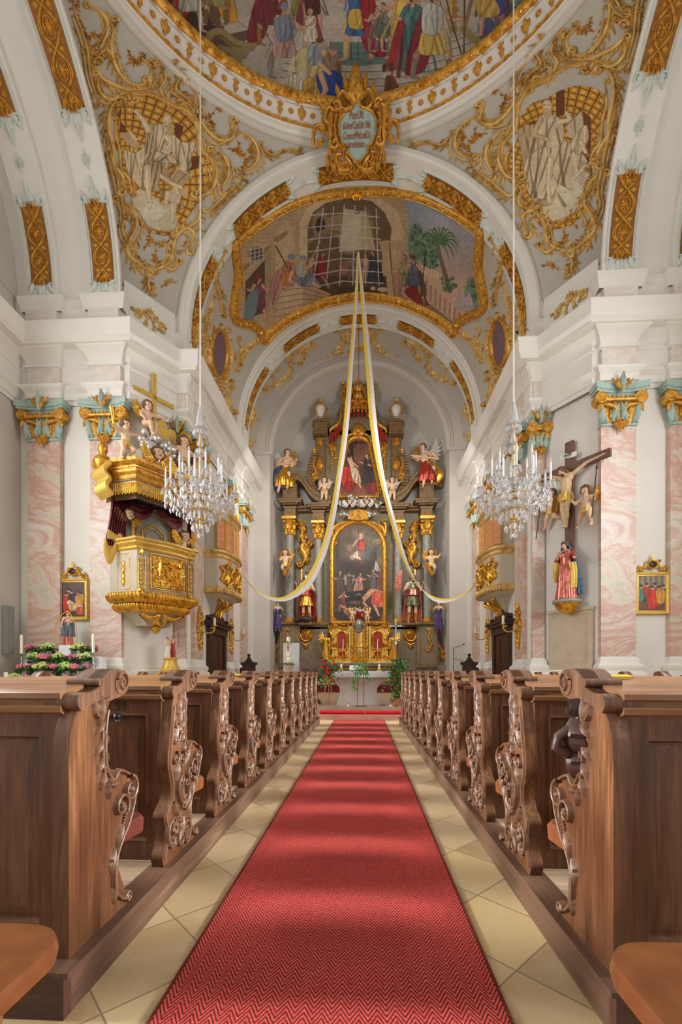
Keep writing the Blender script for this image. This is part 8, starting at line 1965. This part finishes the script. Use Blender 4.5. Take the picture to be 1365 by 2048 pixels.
# ================================================================== chandeliers
def drop_mesh(s=1.0): m = MB(); m.lathe([(.002*s, 0), (.012*s, -.012*s), (.026*s, -.06*s), (.022*s, -.085*s), (.004*s, -.105*s)], 6); return m
def chandelier(label, x, y, zb):
    r = thing('crystal_chandelier', label, 'chandelier', (x, y, zb))
    one('cord', 'white_cord', lambda m: m.tube([(0, 0, 3.38), (0, 0, 14.15)], .02, 8), r)
    one('tent', 'crystal', lambda m: [m.tube([(.03*math.cos(a), .03*math.sin(a), 3.38), (.07*math.cos(a), .07*math.sin(a), 3.1), (.11*math.cos(a), .11*math.sin(a), 2.84)], [.012, .02, .024], 5) for a in [2*PI*k/10 for k in range(10)]], r)
    one('crown', 'crystal', lambda m: m.lathe([(.05, 2.86), (.17, 2.82), (.18, 2.78), (.14, 2.77), (.05, 2.8)], 20), r)
    one('stem', 'crystal', lambda m: m.lathe([(.05, 2.8), (.04, 2.6), (.09, 2.44), (.075, 2.36), (.03, 2.32), (.13, 2.24), (.125, 2.14), (.04, 2.08), (.06, 1.9), (.045, 1.6), (.05, 1.5), (.2, 1.42), (.24, 1.36), (.12, 1.2), (.06, 1.1), (.05, .75), (.1, .65), (.06, .55), (.03, .2)], 16), r)
    one('core_rod', 'gold_bright', lambda m: [m.tube([(0, 0, .2), (0, 0, 2.85)], .016, 8), m.ball((0, 0, .98), (.12, .12, .06), 12, 8), m.ball((0, 0, .48), (.09, .09, .07), 12, 8)], r)
    D = drop_mesh(); proto = None; n_d = 0; bulk = MB()
    def drop(px, py, pz, s=1.0):
        nonlocal proto, n_d
        if n_d < 96:
            if proto is None: proto = D.build('crystal_drop', 'crystal', r); o = proto
            else: o = proto.copy(); COL.objects.link(o); o.parent = r
            o.location = (px, py, pz); o.scale = (s, s, s); n_d += 1
        else:
            k = MB(); k.lathe([(.002*s, 0), (.026*s, -.06*s), (.004*s, -.105*s)], 5, (px, py, pz)); bulk.add(k.v, k.f)
    pan = MB(); pan.lathe([(.012, -.02), (.10, .015), (.105, .025), (.06, .015), (.02, .01), (.02, .06), (.034, .10)], 14)
    cnd = MB(); cnd.lathe([(.025, .06), (.025, .48), (.0, .485)], 10); blb = MB(); blb.lathe([(.014, .48), (.025, .52), (.02, .57), (.004, .61)], 8)
    pm_ = cm_ = bm_ = None; arms = {}
    for tier, (n, R_, z, a0) in enumerate(((8, .86, 1.16, .2), (8, .52, 1.52, .6))):
        for k in range(n):
            a = a0+2*PI*k/n; ca, sa = math.cos(a), math.sin(a)
            if tier not in arms:
                am = MB(); am.tube(spline([(.08, 0, z-.1), (R_*.35, 0, z-.32), (R_*.7, 0, z-.30), (R_*.98, 0, z-.12), (R_, 0, z-.01)], 6), .022, 8); am.tube(spline([(R_*.5, 0, z-.33), (R_*.6, 0, z-.16), (R_*.48, 0, z-.1), (R_*.42, 0, z-.18)], 6), .013, 6); o = am.build('arm', 'crystal', r); arms[tier] = o
            else: o = arms[tier].copy(); COL.objects.link(o); o.parent = r
            o.rotation_euler = (0, 0, a)
            if pm_ is None: pm_ = pan.build('drip_pan', 'crystal', o); cm_ = cnd.build('candle', 'candle_white', o); bm_ = blb.build('bulb', 'crystal', o); three = (pm_, cm_, bm_)
            else:
                three = []
                for q in (pm_, cm_, bm_): c = q.copy(); COL.objects.link(c); c.parent = o; three.append(c)
            for c in three: c.location = (R_, 0, z)
            for j in range(6): b = 2*PI*j/6; drop(R_*ca+.1*math.cos(b), R_*sa+.1*math.sin(b), z+.01, 1.25)
    for rad, z, n, s in ((.17, 2.78, 14, 1.5), (.3, .62, 16, 1.6), (.34, .50, 16, 1.3), (.2, .30, 10, 1.6), (.06, .12, 3, 1.6), (.55, .92, 20, 1.6), (.7, .86, 22, 1.4), (.42, 1.05, 18, 1.5), (.62, 1.18, 20, 1.2), (.25, 1.34, 12, 1.4), (.4, .78, 18, 1.5), (.84, 1.0, 24, 1.7), (.86, .86, 16, 1.8), (.66, .74, 16, 1.6)):
        for k in range(n): a = 2*PI*k/n+z*3; drop(rad*math.cos(a), rad*math.sin(a), z, s)
    o = bulk.build('crystal_pendants', 'crystal', r); o['kind'] = 'stuff'
    one('hoop', 'gold_bright', lambda m: [m.tube([(q*math.cos(a), q*math.sin(a), z) for a in [2*PI*i/32 for i in range(33)]], .012, 6) for q, z in ((.32, .63), (.2, .31), (.55, .93))], r)
    bd = MB()
    for k in range(16):
        a = 2*PI*k/16+.2; b = a+PI/8
        for t in range(9): q = t/8; rr_ = .86*(1-q)+.32*q; ang = a*(1-q)+b*q; bd.ball((rr_*math.cos(ang), rr_*math.sin(ang), 1.1*(1-q)+.66*q-.22*math.sin(PI*q)), .017, 6, 4)
    o = bd.build('bead_chains', 'crystal', r); o['kind'] = 'stuff'
    return r
for px, nm, wh in ((401, 'left', 'in front of the pulpit'), (1028, 'right', 'beside the crucifix')):
    p = U(px, 1074, 11.5); chandelier('crystal chandelier with electric candles hanging %s' % wh, p.x, p.y, p.z)
# ================================================================== yellow and white ribbons from the vault
def drape_ribbon(label, L_, R_, Y0, Y1):
    r = thing('festive_ribbon', label, 'ribbon', tuple(U(L_[0][0], L_[0][1], Y0)), 0)
    a = spline(L_, 8); b = spline(R_, 8); n = len(a); w = []
    pts = [[], [], []]
    for i in range(n):
        t = i/(n-1); Y = Y0+(Y1-Y0)*t; tw = .10*math.sin(t*7)
        p, q = U(*a[i], Y-tw), U(*b[i], Y+tw); pts[0].append(p-r.location); pts[1].append((p+q)/2-r.location+Vector((0, -.02, 0))); pts[2].append(q-r.location)
    for nm, i, j, mt in (('yellow_strip', 0, 1, 'yellow_cloth'), ('white_strip', 1, 2, 'ribbon_white')): m = MB(); m.grid([pts[i], pts[j]]); m.grid([[p+Vector((0, .01, 0)) for p in pts[j]], [p+Vector((0, .01, 0)) for p in pts[i]]]); m.build(nm, mt, r)
drape_ribbon('yellow and white ribbon hanging from the vault to the left oratory', [(715,504),(709,600),(697,740),(686,860),(672,960),(655,1050),(636,1112),(606,1164),(568,1193),(532,1190),(500,1167),(478,1136)], [(718,504),(716,600),(706,740),(697,860),(683,960),(668,1050),(648,1120),(618,1176),(572,1202),(532,1196),(500,1171),(480,1136)], 17.0, 16.4)
drape_ribbon('yellow and white ribbon hanging from the vault to the right oratory', [(716,504),(722,600),(732,740),(742,860),(760,960),(783,1050),(802,1110),(828,1160),(866,1192),(906,1196),(942,1176),(966,1136)], [(719,504),(730,600),(745,740),(756,860),(771,960),(794,1050),(814,1118),(838,1170),(870,1203),(906,1202),(944,1180),(971,1130)], 17.0, 16.4)
# sanctuary lamp
p = U(718, 1272, 20.4); la = thing('sanctuary_lamp', 'silver sanctuary lamp hanging on a red cord before the high altar', 'lamp', tuple(p))
one('bowl', 'silver', lambda m: m.lathe([(.01, 0), (.06, .03), (.05, .1), (.14, .2), (.3, .42), (.32, .5), (.24, .54), (.14, .56), (.12, .7), (.18, .74), (.0, .76)], 24), la); one('red_glass', 'red_glass', lambda m: m.lathe([(.06, .74), (.12, .86), (.13, 1.1), (.0, 1.1)], 14), la)
one('chains', 'iron', lambda m: [m.tube([(.28*math.cos(a), .28*math.sin(a), .52), (0, 0, 1.9)], .01, 5) for a in (0, 2.1, 4.2)], la); one('crown', 'silver', lambda m: m.lathe([(0, 1.95), (.12, 1.86), (.13, 1.84), (0, 1.86)], 14), la); one('cord', 'red_cord', lambda m: m.tube([(0, 0, 1.9), (.0, 0, 17.3-p.z)], .014, 6), la)
# ================================================================== things around the people's altar
def leaves(m, n, fn, s, seed): 
    r_ = random.Random(seed)
    for i in range(n):
        p = Vector(fn(r_)); a = r_.uniform(0, 2*PI); e = r_.uniform(-1.2, .4); d = Vector((math.cos(a)*math.cos(e), math.sin(a)*math.cos(e), math.sin(e))); w = d.cross(Vector((r_.uniform(-.5, .5), r_.uniform(-.5, .5), 1))).normalized(); k = s*r_.uniform(.7, 1.3)
        m.add([p, p+d*k*.5+w*k*.3, p+d*k, p+d*k*.5-w*k*.3], [(0, 1, 2, 3)])
p = U(717, 1412, 12.95); ta = thing('stone_altar', 'pale pink stone altar table with flared foot in the chancel', 'altar', (p.x, 13.35, .323))
def tb_(m):
    for s_, z in ((0, 0),): pass
    rows = []
    for hw, z, d in ((.62, 0, .34), (.62, .06, .34), (.56, .2, .3), (.53, .35, .28), (.55, .5, .28), (.63, .62, .3), (.80, .76, .36), (.93, .84, .4), (.95, .86, .42)): rows.append([(-hw, -d, z), (hw, -d, z), (hw, d, z), (-hw, d, z)])
    m.grid(rows, cv=True)
one('foot', 'altar_pink_stone', tb_, ta, ang=.4); one('table_slab', 'altar_pink_stone', lambda m: m.box(-.98, .98, -.45, .45, .86, .98), ta)
o = one('altar_cloth', 'white_cloth', lambda m: [m.box(-.94, .94, -.46, .46, .98, .995), m.prism([(-.94, 0), (.94, 0)]+[(.94-1.88*k/38, -.17-.02*(k % 2)) for k in range(39)], 0, .008, lambda u, v, w: (u, -.46-w, .99+v))], loc=tuple(ta.location)); tag(o, 'white lace edged cloth on the stone altar', 'cloth')
for px, nm in ((683, 'left'), (759, 'right')):
    q = U(px, 1334, 13.1); c = thing('altar_candle', 'thick white candle on a low brass holder, %s on the stone altar' % nm, 'candle', (q.x, 13.1, 1.318), 0, 'candles on the stone altar'); one('wax', 'candle_wax', lambda m: m.lathe([(.032, .05), (.032, .2), (0, .205)], 14), c); one('holder', 'gold', lambda m: m.lathe([(.06, 0), (.06, .02), (.03, .05), (.0, .052)], 14), c)
q = U(711, 1338, 13.0); bs = thing('book_stand', 'white open book on a low stand on the stone altar', 'book', (q.x, 13.0, 1.318)); one('pages', 'white_cloth', lambda m: m.prism([(0, .02), (0, .05), (.2, .16), (.2, .13)], -.17, .17, lambda u, v, w: (w, u, v)), bs); one('stand', 'oak_dark', lambda m: m.box(-.12, .12, .02, .18, 0, .03), bs)
q = U(750, 1334, 13.2); ms = thing('microphone', 'thin black gooseneck microphone on the stone altar', 'microphone', (q.x, 13.2, 1.318)); one('stem', 'black_plastic', lambda m: m.tube([(0, 0, 0), (0, -.02, .16)], .008, 6), ms); one('base', 'black_plastic', lambda m: m.lathe([(.06, 0), (.06, .02), (0, .022)], 12), ms)
# trailing plant on an iron stand
q = U(722, 1412, 12.62); fs = thing('trailing_plant', 'trailing green ivy pot on a thin iron stand before the stone altar', 'plant', (q.x, 12.62, .323)); zt_ = U(720, 1345, 12.62).z-.323
one('stand', 'iron', lambda m: [m.tube([(s*.085, 0, 0), (s*.085, 0, zt_)], .009, 6) for s in (-1, 1)]+[m.box(-.16, .16, -.08, .08, 0, .012), m.box(-.1, .1, -.06, .06, zt_-.01, zt_)], fs); one('pot', 'pot_white', lambda m: m.lathe([(.07, zt_), (.1, zt_+.16), (.09, zt_+.16), (0, zt_+.14)], 14), fs)
def ivy(r_):
    k = r_.random()
    if k < .5: a = r_.uniform(0, 2*PI); q_ = .22*math.sqrt(r_.random()); return (q_*math.cos(a), q_*math.sin(a)*.7-.03, zt_+.08+r_.uniform(-.12, .26))
    t = r_.random(); return (-.10-.12*t+r_.gauss(0, .05), -.12+r_.gauss(0, .03), zt_+.1-.62*t) if k < .8 else (.12+.1*t+r_.gauss(0, .04), -.1+r_.gauss(0, .03), zt_+.1-.3*t)
m = MB(); leaves(m, 420, ivy, .075, 2); o = m.build('foliage', 'leaf_bright', fs); o['kind'] = 'stuff'
q = U(794, 1410, 12.7); bp = thing('climbing_plant', 'tall bushy green climbing plant to the right of the stone altar', 'plant', (q.x, 12.7, .323)); one('pot', 'terracotta_wood', lambda m: m.lathe([(.13, 0), (.17, .22), (.15, .22), (0, .2)], 16), bp); one('stakes', 'terracotta_wood', lambda m: [m.tube([(s*.07, .02, .2), (s*.05, 0, 1.1)], .012, 6) for s in (-1, 0, 1)], bp)
m = MB(); leaves(m, 750, lambda r_: (r_.gauss(0, .13)*(1.1 if (k_ := r_.random()) > .5 else .8)+.03, r_.gauss(0, .1), .12+1.22*k_), .085, 5); o = m.build('foliage', 'leaf', bp); o['kind'] = 'stuff'; m = MB(); leaves(m, 260, lambda r_: (r_.gauss(0, .16)+.03, r_.gauss(-.06, .1), .2+1.15*r_.random()), .085, 6); o = m.build('young_foliage', 'leaf_bright', bp); o['kind'] = 'stuff'
q = U(657, 1412, 12.6); ea = thing('flower_easel', 'wooden tripod easel with a bouquet of red blossoms left of the stone altar', 'bouquet', (q.x, 12.6, .323)); one('tripod', 'terracotta_wood', lambda m: [m.tube([(-.14, 0, 0), (-.04, 0, 1.0)], .014, 6), m.tube([(.15, 0, 0), (.03, 0, 1.0)], .014, 6), m.tube([(0, .3, 0), (0, .03, 1.0)], .014, 6), m.tube([(-.12, 0, .18), (.12, 0, .18)], .01, 6)], ea)
m = MB(); leaves(m, 260, lambda r_: (r_.gauss(.0, .15), r_.gauss(-.04, .08), .98+r_.gauss(0, .17)), .11, 3); o = m.build('foliage', 'leaf', ea); o['kind'] = 'stuff'; m = MB(); leaves(m, 90, lambda r_: (r_.gauss(-.05, .12), r_.gauss(-.08, .05), .74+r_.gauss(0, .06)), .09, 4); o = m.build('trailing_greens', 'flower_lime', ea); o['kind'] = 'stuff'
rr = random.Random(6)
for k in range(16):
    m = MB(); c = Vector((rr.gauss(.02, .11), -.14+rr.uniform(-.03, .03), 1.06+rr.gauss(0, .13))); [m.ball(c+Vector((.022*math.cos(a), -.008, .022*math.sin(a))), .02, 6, 5) for a in [2*PI*i/5 for i in range(5)]]; m.ball(c+Vector((0, -.02, 0)), .016, 6, 5); m.build('blossom', 'flower_red', ea)
# font, paschal candle, board, processional cross
q = U(622, 1345, 13.6); fo = thing('baptismal_font', 'carved brown stone font bowl left of the stone altar', 'font', (q.x, 13.6, .323)); sqf = lambda a: 1/max(abs(math.cos(a)), abs(math.sin(a)))**.55
one('bowl', 'font_stone', lambda m: m.lathe([(.2, .78), (.24, .84), (.3, 1.0), (.33, 1.22), (.35, 1.32), (.36, 1.36), (.33, 1.36), (.0, 1.3)], 32, (0, 0, -.0), sq=sqf), fo); one('pedestal', 'font_stone', lambda m: m.lathe([(.3, 0), (.3, .1), (.16, .2), (.13, .5), (.18, .7), (.22, .8)], 24), fo)
g = MB(); [ribbon(g, lambda u, v, h: (u, -.30-h-.1*(v-1.0), v), spiral(x, 1.02, .05, 0, 1.4, .2), .015, .03) for x in (-.22, -.11, 0, .11, .22)]; g.build('carved_frieze', 'font_stone', fo); one('spout', 'iron', lambda m: m.tube([(0, 0, 1.3), (0, 0, 1.44)], .008, 6), fo)
q = U(577, 1330, 13.4); pc = thing('paschal_candle', 'tall decorated white candle with a green wreath on a stone stand', 'candle', (q.x, 13.4, .323)); zt_ = q.z-.323; Hc = U(577, 1274, 13.4).z-q.z
one('stand', 'sandstone', lambda m: m.lathe([(.2, 0), (.2, .08), (.1, .14), (.08, .5), (.1, zt_-.3), (.12, zt_-.24), (.08, zt_-.18), (.15, zt_-.06), (.17, zt_-.02), (.0, zt_-.01)], 20), pc); one('wax', 'candle_wax', lambda m: m.lathe([(.062, zt_), (.062, zt_+Hc), (0, zt_+Hc+.01)], 18), pc)
one('red_emblem', 'robe_red', lambda m: [m.box(-.012, .012, -.068, -.06, zt_+Hc*.45, zt_+Hc*.75), m.box(-.04, .04, -.066, -.058, zt_+Hc*.6, zt_+Hc*.63), [m.ball((x, -.06, zt_+Hc*z), .013, 6, 5) for x, z in ((-.03, .55), (.03, .55), (-.03, .68), (.03, .68))]], pc); one('gold_band', 'gold', lambda m: [m.lathe([(.063, z), (.065, z+.01), (.063, z+.02)], 18) for z in (zt_+Hc*.12, zt_+Hc*.3)], pc)
m = MB(); leaves(m, 120, lambda r_: (lambda a: (.13*math.cos(a)+r_.gauss(0, .02), .13*math.sin(a)+r_.gauss(0, .02), zt_+.02+r_.uniform(0, .05)))(r_.uniform(0, 6.28)), .06, 2); m2 = m; o = m.build('wreath', 'leaf', pc); o['kind'] = 'stuff'; m = MB(); leaves(m, 60, lambda r_: (lambda a: (.07*math.cos(a), .07*math.sin(a), zt_+Hc*.8+r_.uniform(-.04, .05)))(r_.uniform(0, 6.28)), .05, 8); o = m.build('upper_wreath', 'leaf', pc); o['kind'] = 'stuff'
q = U(583, 1345, 14.2); o = one('display_board', 'board_grey', lambda m: [m.box(-.26, .26, 0, .02, 0.0, U(583, 1286, 14.2).z-.323), m.box(-.2, .2, -.02, .2, 0, .04)], loc=(q.x, 14.2, .323)); tag(o, 'plain light grey board standing behind the tall decorated candle', 'board')
q = U(792, 1412, 13.9); pc = thing('processional_cross', 'silver processional cross on a wooden pole right of the tabernacle', 'cross', (q.x, 13.9, .323)); zt_ = U(792, 1290, 13.9).z-.323; zc_ = U(792, 1252, 13.9).z-.323; ze = U(792, 1241, 13.9).z-.323
one('pole', 'terracotta_wood', lambda m: m.tube([(0, 0, .02), (0, 0, zt_)], .016, 8), pc); one('foot', 'iron', lambda m: m.lathe([(.16, 0), (.16, .03), (.03, .06), (.03, .2)], 14), pc)
one('cross_head', 'silver', lambda m: [m.box(-.02, .02, -.015, .015, zt_, ze), m.box(-.14, .14, -.015, .015, zc_-.02, zc_+.02), [m.ball(c, (.036, .02, .036), 8, 6) for c in ((-.15, 0, zc_), (.15, 0, zc_), (0, 0, ze), (.0, 0, zt_))], m.lathe([(.02, zt_-.04), (.045, zt_+.06), (.02, zt_+.14)], 10)], pc)
for px, nm in ((697, 'left'), (782, 'right')):
    q = U(px, 1413, 12.5); l_ = thing('small_lantern', 'small silver wire lantern on the step, %s of the trailing ivy' % nm, 'lantern', (q.x, 12.5, .323), 0, 'lanterns on the altar step'); one('cage', 'silver', lambda m: [m.tube([(.07*math.cos(a), .07*math.sin(a), 0), (.05*math.cos(a), .05*math.sin(a), .07), (0, 0, .12)], .006, 5) for a in [2*PI*i/8 for i in range(8)]]+[m.lathe([(.08, 0), (.08, .015), (0, .016)], 14)], l_); one('tealight', 'candle_wax', lambda m: m.lathe([(.03, .016), (.03, .05), (0, .05)], 10), l_)
q = U(908, 1345, 14.6); o = thing('microphone_stand', 'thin black microphone stand on the right side of the chancel', 'stand', (q.x, 14.6, .323)); one('pole', 'black_plastic', lambda m: m.tube([(0, 0, .02), (0, 0, 1.75)], .012, 6), o); one('boom', 'black_plastic', lambda m: [m.tube([(0, 0, 1.72), (.3, 0, 1.84)], .008, 6), m.tube([(0, 0, 1.4), (.35, 0, 1.3)], .008, 6), m.ball((.32, 0, 1.85), .03, 8, 6)], o); one('base', 'black_plastic', lambda m: m.lathe([(.16, 0), (.16, .02), (0, .03)], 14), o)
# ================================================================== flower stand with the small statue, left
fl = thing('flower_stand', 'stepped stand draped in white cloth for potted flowers before the left wall', 'stand', (-8.05, 11.6, 0))
TI = [(11.95, 1.70), (11.68, 1.42), (11.40, 1.16), (11.12, .86)]
one('steps', 'white_cloth', lambda m: [m.box(-.95-.06*k, .95+.06*k, y-11.6-.14, y-11.6+.14, 0, z) for k, (y, z) in enumerate(TI)], fl)
def hyd(label, x, y, z, col, nb, seed, proto={}):
    key = (col, nb)
    if key in proto: return dup(proto[key], (x, y, z), seed*.7, label)
    r = thing('potted_hydrangea', label, 'potted flower', (x, y, z), 0, 'potted hydrangeas on the flower stand'); proto[key] = r
    one('pot', 'pot_white', lambda m: m.lathe([(.075, 0), (.1, .15), (.09, .15), (0, .13)], 14), r); m = MB(); leaves(m, 75, lambda r_: (lambda a, q: (q*math.cos(a), q*math.sin(a), .16+r_.uniform(-.03, .12)))(r_.uniform(0, 6.28), .2*math.sqrt(r_.random())), .13, seed); o = m.build('foliage', 'leaf', r); o['kind'] = 'stuff'
    q = random.Random(seed)
    for k in range(nb):
        a = 2*PI*k/max(1, nb-1)+q.random(); rad = 0 if k == nb-1 and nb > 3 else .13; c = Vector((rad*math.cos(a), rad*math.sin(a), .27+(.05 if rad == 0 else q.uniform(-.02, .02)))); m = MB(); R_ = .085
        for j in range(34): th_ = math.acos(1-1.5*q.random()); ph_ = q.uniform(0, 6.28); m.ball(c+Vector((R_*math.sin(th_)*math.cos(ph_), R_*math.sin(th_)*math.sin(ph_), R_*.75*math.cos(th_))), .024, 5, 4)
        m.build('flower_head', col, r)
    return r
HYD = [(95,0,'lime'),(160,0,'lime'),(178,0,'pink'),(68,0,'pink'),(72,1,'lime'),(93,1,'pink'),(118,1,'lime'),(146,1,'pink'),(172,1,'lime'),(52,2,'pink'),(84,2,'lime'),(104,2,'pink'),(132,2,'lime'),(161,2,'pink'),(30,3,'lime'),(56,3,'pink'),(94,3,'lime'),(120,3,'pink')]
TN = ['top', 'second', 'third', 'lowest']; PO = ['first', 'second', 'third', 'fourth', 'fifth']; cnt = {}
for i, (px, t, c) in enumerate(HYD):
    y, z = TI[t]; p = U(px, 1300, y); k = sorted(h[0] for h in HYD if h[1] == t).index(px)
    hyd('potted %s hydrangea on the %s tier of the flower stand, %s from the left' % ('lime green' if c == 'lime' else 'pink', TN[t], PO[k]), p.x, y, z, 'flower_lime' if c == 'lime' else 'flower_pink', 4 if c == 'lime' else 3, i+1)
J = pose(elL=(.24,-.16,1.16), haL=(.12,-.30,1.18), elR=(-.26,-.06,1.12), haR=(-.2,-.24,1.0))
p = U(137, 1291, 12.1); r, fin = statue('mother_and_child_statue', 'small statue of a woman in dark blue mantle holding a child above the flowers', 'statue', (p.x, 12.08, p.z), .2, .92, J)
fin(robe_mb([(0,0,.01,.25,.21,.22,8,.9), (0,0,.5,.21,.19,.16,8,.4), (0,0,.95,.17,.16,.08,8,0), (0,0,1.25,.18,.15,.05,8,0), (0,0,1.42,.12,.11,.02,8,0)], 56, 3), 'robe', 'robe_copper'); fin(robe_mb([(0,-.0,.45,.27,.23,.3,6,.9), (.02,0,.75,.25,.21,.24,6,.5), (.02,.02,1.1,.25,.19,.14,6,0), (0,.02,1.38,.18,.13,.06,6,0)], 56, 6), 'mantle', 'robe_grey')
c = MB(); c.lathe([(.09, 0), (.11, .06), (.08, .05)], 12, (0, 0, 1.68)); fin(c, 'crown', 'gold'); b = MB(); b.capsule((.14, -.26, 1.16), .06, (.14, -.25, 1.32), .055); b.ball((.14, -.27, 1.43), .065, 10, 8); [b.capsule((.14+s*.05, -.28, 1.28), .022, (.14+s*.1, -.34, 1.2), .018) for s in (-1, 1)]; [b.capsule((.14+s*.03, -.28, 1.14), .028, (.14+s*.03, -.34, 1.02), .02) for s in (-1, 1)]; fin(b, 'child', 'skin')
o = one('cloth_block', 'white_cloth', lambda m: m.box(-.16, .16, -.14, .14, 0, p.z-1.70), loc=(p.x, 12.08, 1.70)); tag(o, 'white covered block under the small statue of woman and child', 'base')
o = one('gilded_hoop', 'gold_matt', lambda m: m.tube(spline([(-.32, 0, 0), (-.34, 0, .45), (-.22, 0, .8), (.02, 0, .98), (.2, 0, .75), (.3, 0, .4), (.28, 0, 0)], 8), .012, 8), loc=(p.x, 12.02, p.z-.05)); tag(o, 'thin gilded pointed hoop around the small statue of woman and child', 'hoop')
for px, yy, zt0, nm in ((43, 11.5, 1270, 'left'), (187, 11.5, 1268, 'right')):
    q = U(px, zt0, yy); c = thing('tall_candlestick', 'silver candlestick with white candle on the %s of the flower stand' % nm, 'candlestick', (q.x, yy, 0), 0, 'candlesticks beside the flower stand'); zp = q.z-.5
    one('stick', 'silver', lambda m: m.lathe([(.14, 0), (.14, .04), (.05, .12), (.03, .6), (.05, .8), (.025, zp-.5), (.055, zp-.35), (.02, zp-.2), (.03, zp-.06), (.11, zp), (.1, zp+.01), (0, zp)], 16), c); one('wax', 'candle_wax', lambda m: m.lathe([(.035, zp), (.035, zp+.5), (0, zp+.51)], 12), c)
q = U(12, 1345, 10.6); c = thing('floor_candle', 'white pillar candle on a stand at the far left edge', 'candle', (q.x, 10.6, 0)); one('wax', 'candle_wax', lambda m: m.lathe([(.045, .9), (.045, q.z), (0, q.z+.01)], 12), c); one('stand', 'iron', lambda m: m.lathe([(.15, 0), (.15, .03), (.03, .06), (.03, .88), (.08, .9), (0, .9)], 14), c)
q = U(20, 1310, 12.2); o = one('column_speaker', 'grey_metal', lambda m: [m.box(-.02, .16, -.12, .12, 0, 1.34), m.box(.16, .17, -.1, .1, .04, 1.3)], loc=(CX-9.72, 12.05, 1.78)); tag(o, 'slim grey column loudspeaker on the left side wall', 'speaker')
# carved pair on a gilded foot under the pulpit
p = PL(.18, .75, 0); pd = thing('gilded_pedestal', 'gilded bell shaped pedestal under the pulpit', 'pedestal', (p.x, p.y, 0), PL.rz+.4); zp = U(313, 1316, p.y).z
sq6 = lambda a: 1+.06*math.cos(6*a)
one('bell', 'gold_matt', lambda m: m.lathe([(.34, zp-.75), (.36, zp-.52), (.41, zp-.50), (.41, zp-.45), (.33, zp-.41), (.24, zp-.3), (.17, zp-.12), (.17, zp-.06), (.22, zp-.03), (.2, zp), (0, zp)], 36, sq=sq6), pd); one('plinth', 'beige_paint', lambda m: m.box(-.3, .3, -.3, .3, 0, zp-.74), pd)
for s, mt, nm in ((-1, 'feather_white', 'kneeling figure in white'), (1, 'robe_red', 'figure in red with a slender cross')):
    J = pose(elL=(.26,-.1,1.2), haL=(.2,-.26,1.4) if s > 0 else (.12,-.28,1.2), haR=(-.1,-.28,1.2)); r, fin = statue('baptism_statue', 'small carved %s on the gilded pedestal under the pulpit' % nm, 'statue', tuple(Vector((p.x, p.y, zp))+PL.u*(.085*s)), PL.rz+s*-.3, .62 if s < 0 else .66, J, beard=True)
    fin(robe_mb([(0,0,.03,.2,.18,.22,7,.9), (0,0,.5,.18,.16,.16,7,.4), (0,0,.95,.155,.15,.1,7,0)]+([(0,0,1.35,.16,.12,.04,7,0)] if s > 0 else []), 50, 4), 'robe', mt)
    if s > 0: c = MB(); c.tube([(.3, -.3, .8), (.34, -.3, 1.95)], .016, 6); c.tube([(.2, -.3, 1.75), (.47, -.3, 1.74)], .016, 6); fin(c, 'cross_staff', 'wood_black')
# palm at the right edge, hymn books on the ledges
q = U(1385, 1345, 11.3); pl_ = thing('potted_palm', 'palm leaf fronds reaching in at the far right edge', 'plant', (q.x, 11.3, 0)); one('pot', 'terracotta_wood', lambda m: m.lathe([(.2, 0), (.26, .4), (.24, .4), (0, .36)], 16), pl_)
def fronds(m):
    for k in range(9):
        a = 2*PI*k/9; d = Vector((math.cos(a), math.sin(a)*.6, 0)); pts = [Vector((0, 0, .4))+d*.15*t*t*5+Vector((0, 0, 1.2*t-.5*t*t*.7)) for t in (0, .25, .5, .75, 1)]; m.tube(pts, [.015, .012, .01, .008, .004], 5)
        for t in range(1, 12):
            f = t/12; i = min(3, int(f*4)); b = pts[i].lerp(pts[i+1], f*4-i); s = d.cross(Vector((0, 0, 1)))
            for e in (-1, 1): m.add([b, b+s*e*.08+d*.1+Vector((0, 0, .02)), b+s*e*.2+d*.26-Vector((0, 0, .08)), b+s*e*.05+d*.12], [(0, 1, 2, 3)])
one('fronds', 'leaf', fronds, pl_)
for i, (sg, row, x, nm) in enumerate(((-1, 2, 1.0, 'third'), (-1, 4, .5, 'fifth'), (-1, 7, .3, 'eighth'), (1, 1, 2.2, 'second'), (1, 3, .6, 'fourth'), (1, 2, 1.0, 'third'))):
    x0 = XL if sg < 0 else XR; o = one('hymn_book', 'book_yellow', lambda m: [m.box(-.15, .15, -.05, .05, .0, .022)], loc=(x0+sg*x, YP+PITCH*row+.20, PZ+1.056)); o.rotation_euler = (.16, 0, .02*i); tag(o, 'flat yellow book lying on the ledge of the %s pew row %s of the aisle' % (nm, LR[sg]), 'book', 'yellow books on the pew ledges')
# carved hook bracket on the first right pew
for o in [q for q in COL.objects if q.get('label', '') == 'carved oak pew nearest the camera on the right of the aisle']:
    def hb(m):
        mp = lambda u, v, h: (-.01-h, u, v-PZ)
        leaf(m, mp, .30, 1.08, -PI/2, .16, .06, .06); leaf(m, mp, .30, .95, -PI/2, .12, .04, .05); m.tube([(-.02, .3, .93-PZ+.12), (-.09, .3, 1.0-PZ), (-.1, .3, .96-PZ), (-.05, .3, .93-PZ)], .022, 10); ribbon(m, mp, spiral(.30, 1.12, .04, 0, 1.3, .2), .012, .05)
    one('hook_bracket', 'wood_black', hb, o)
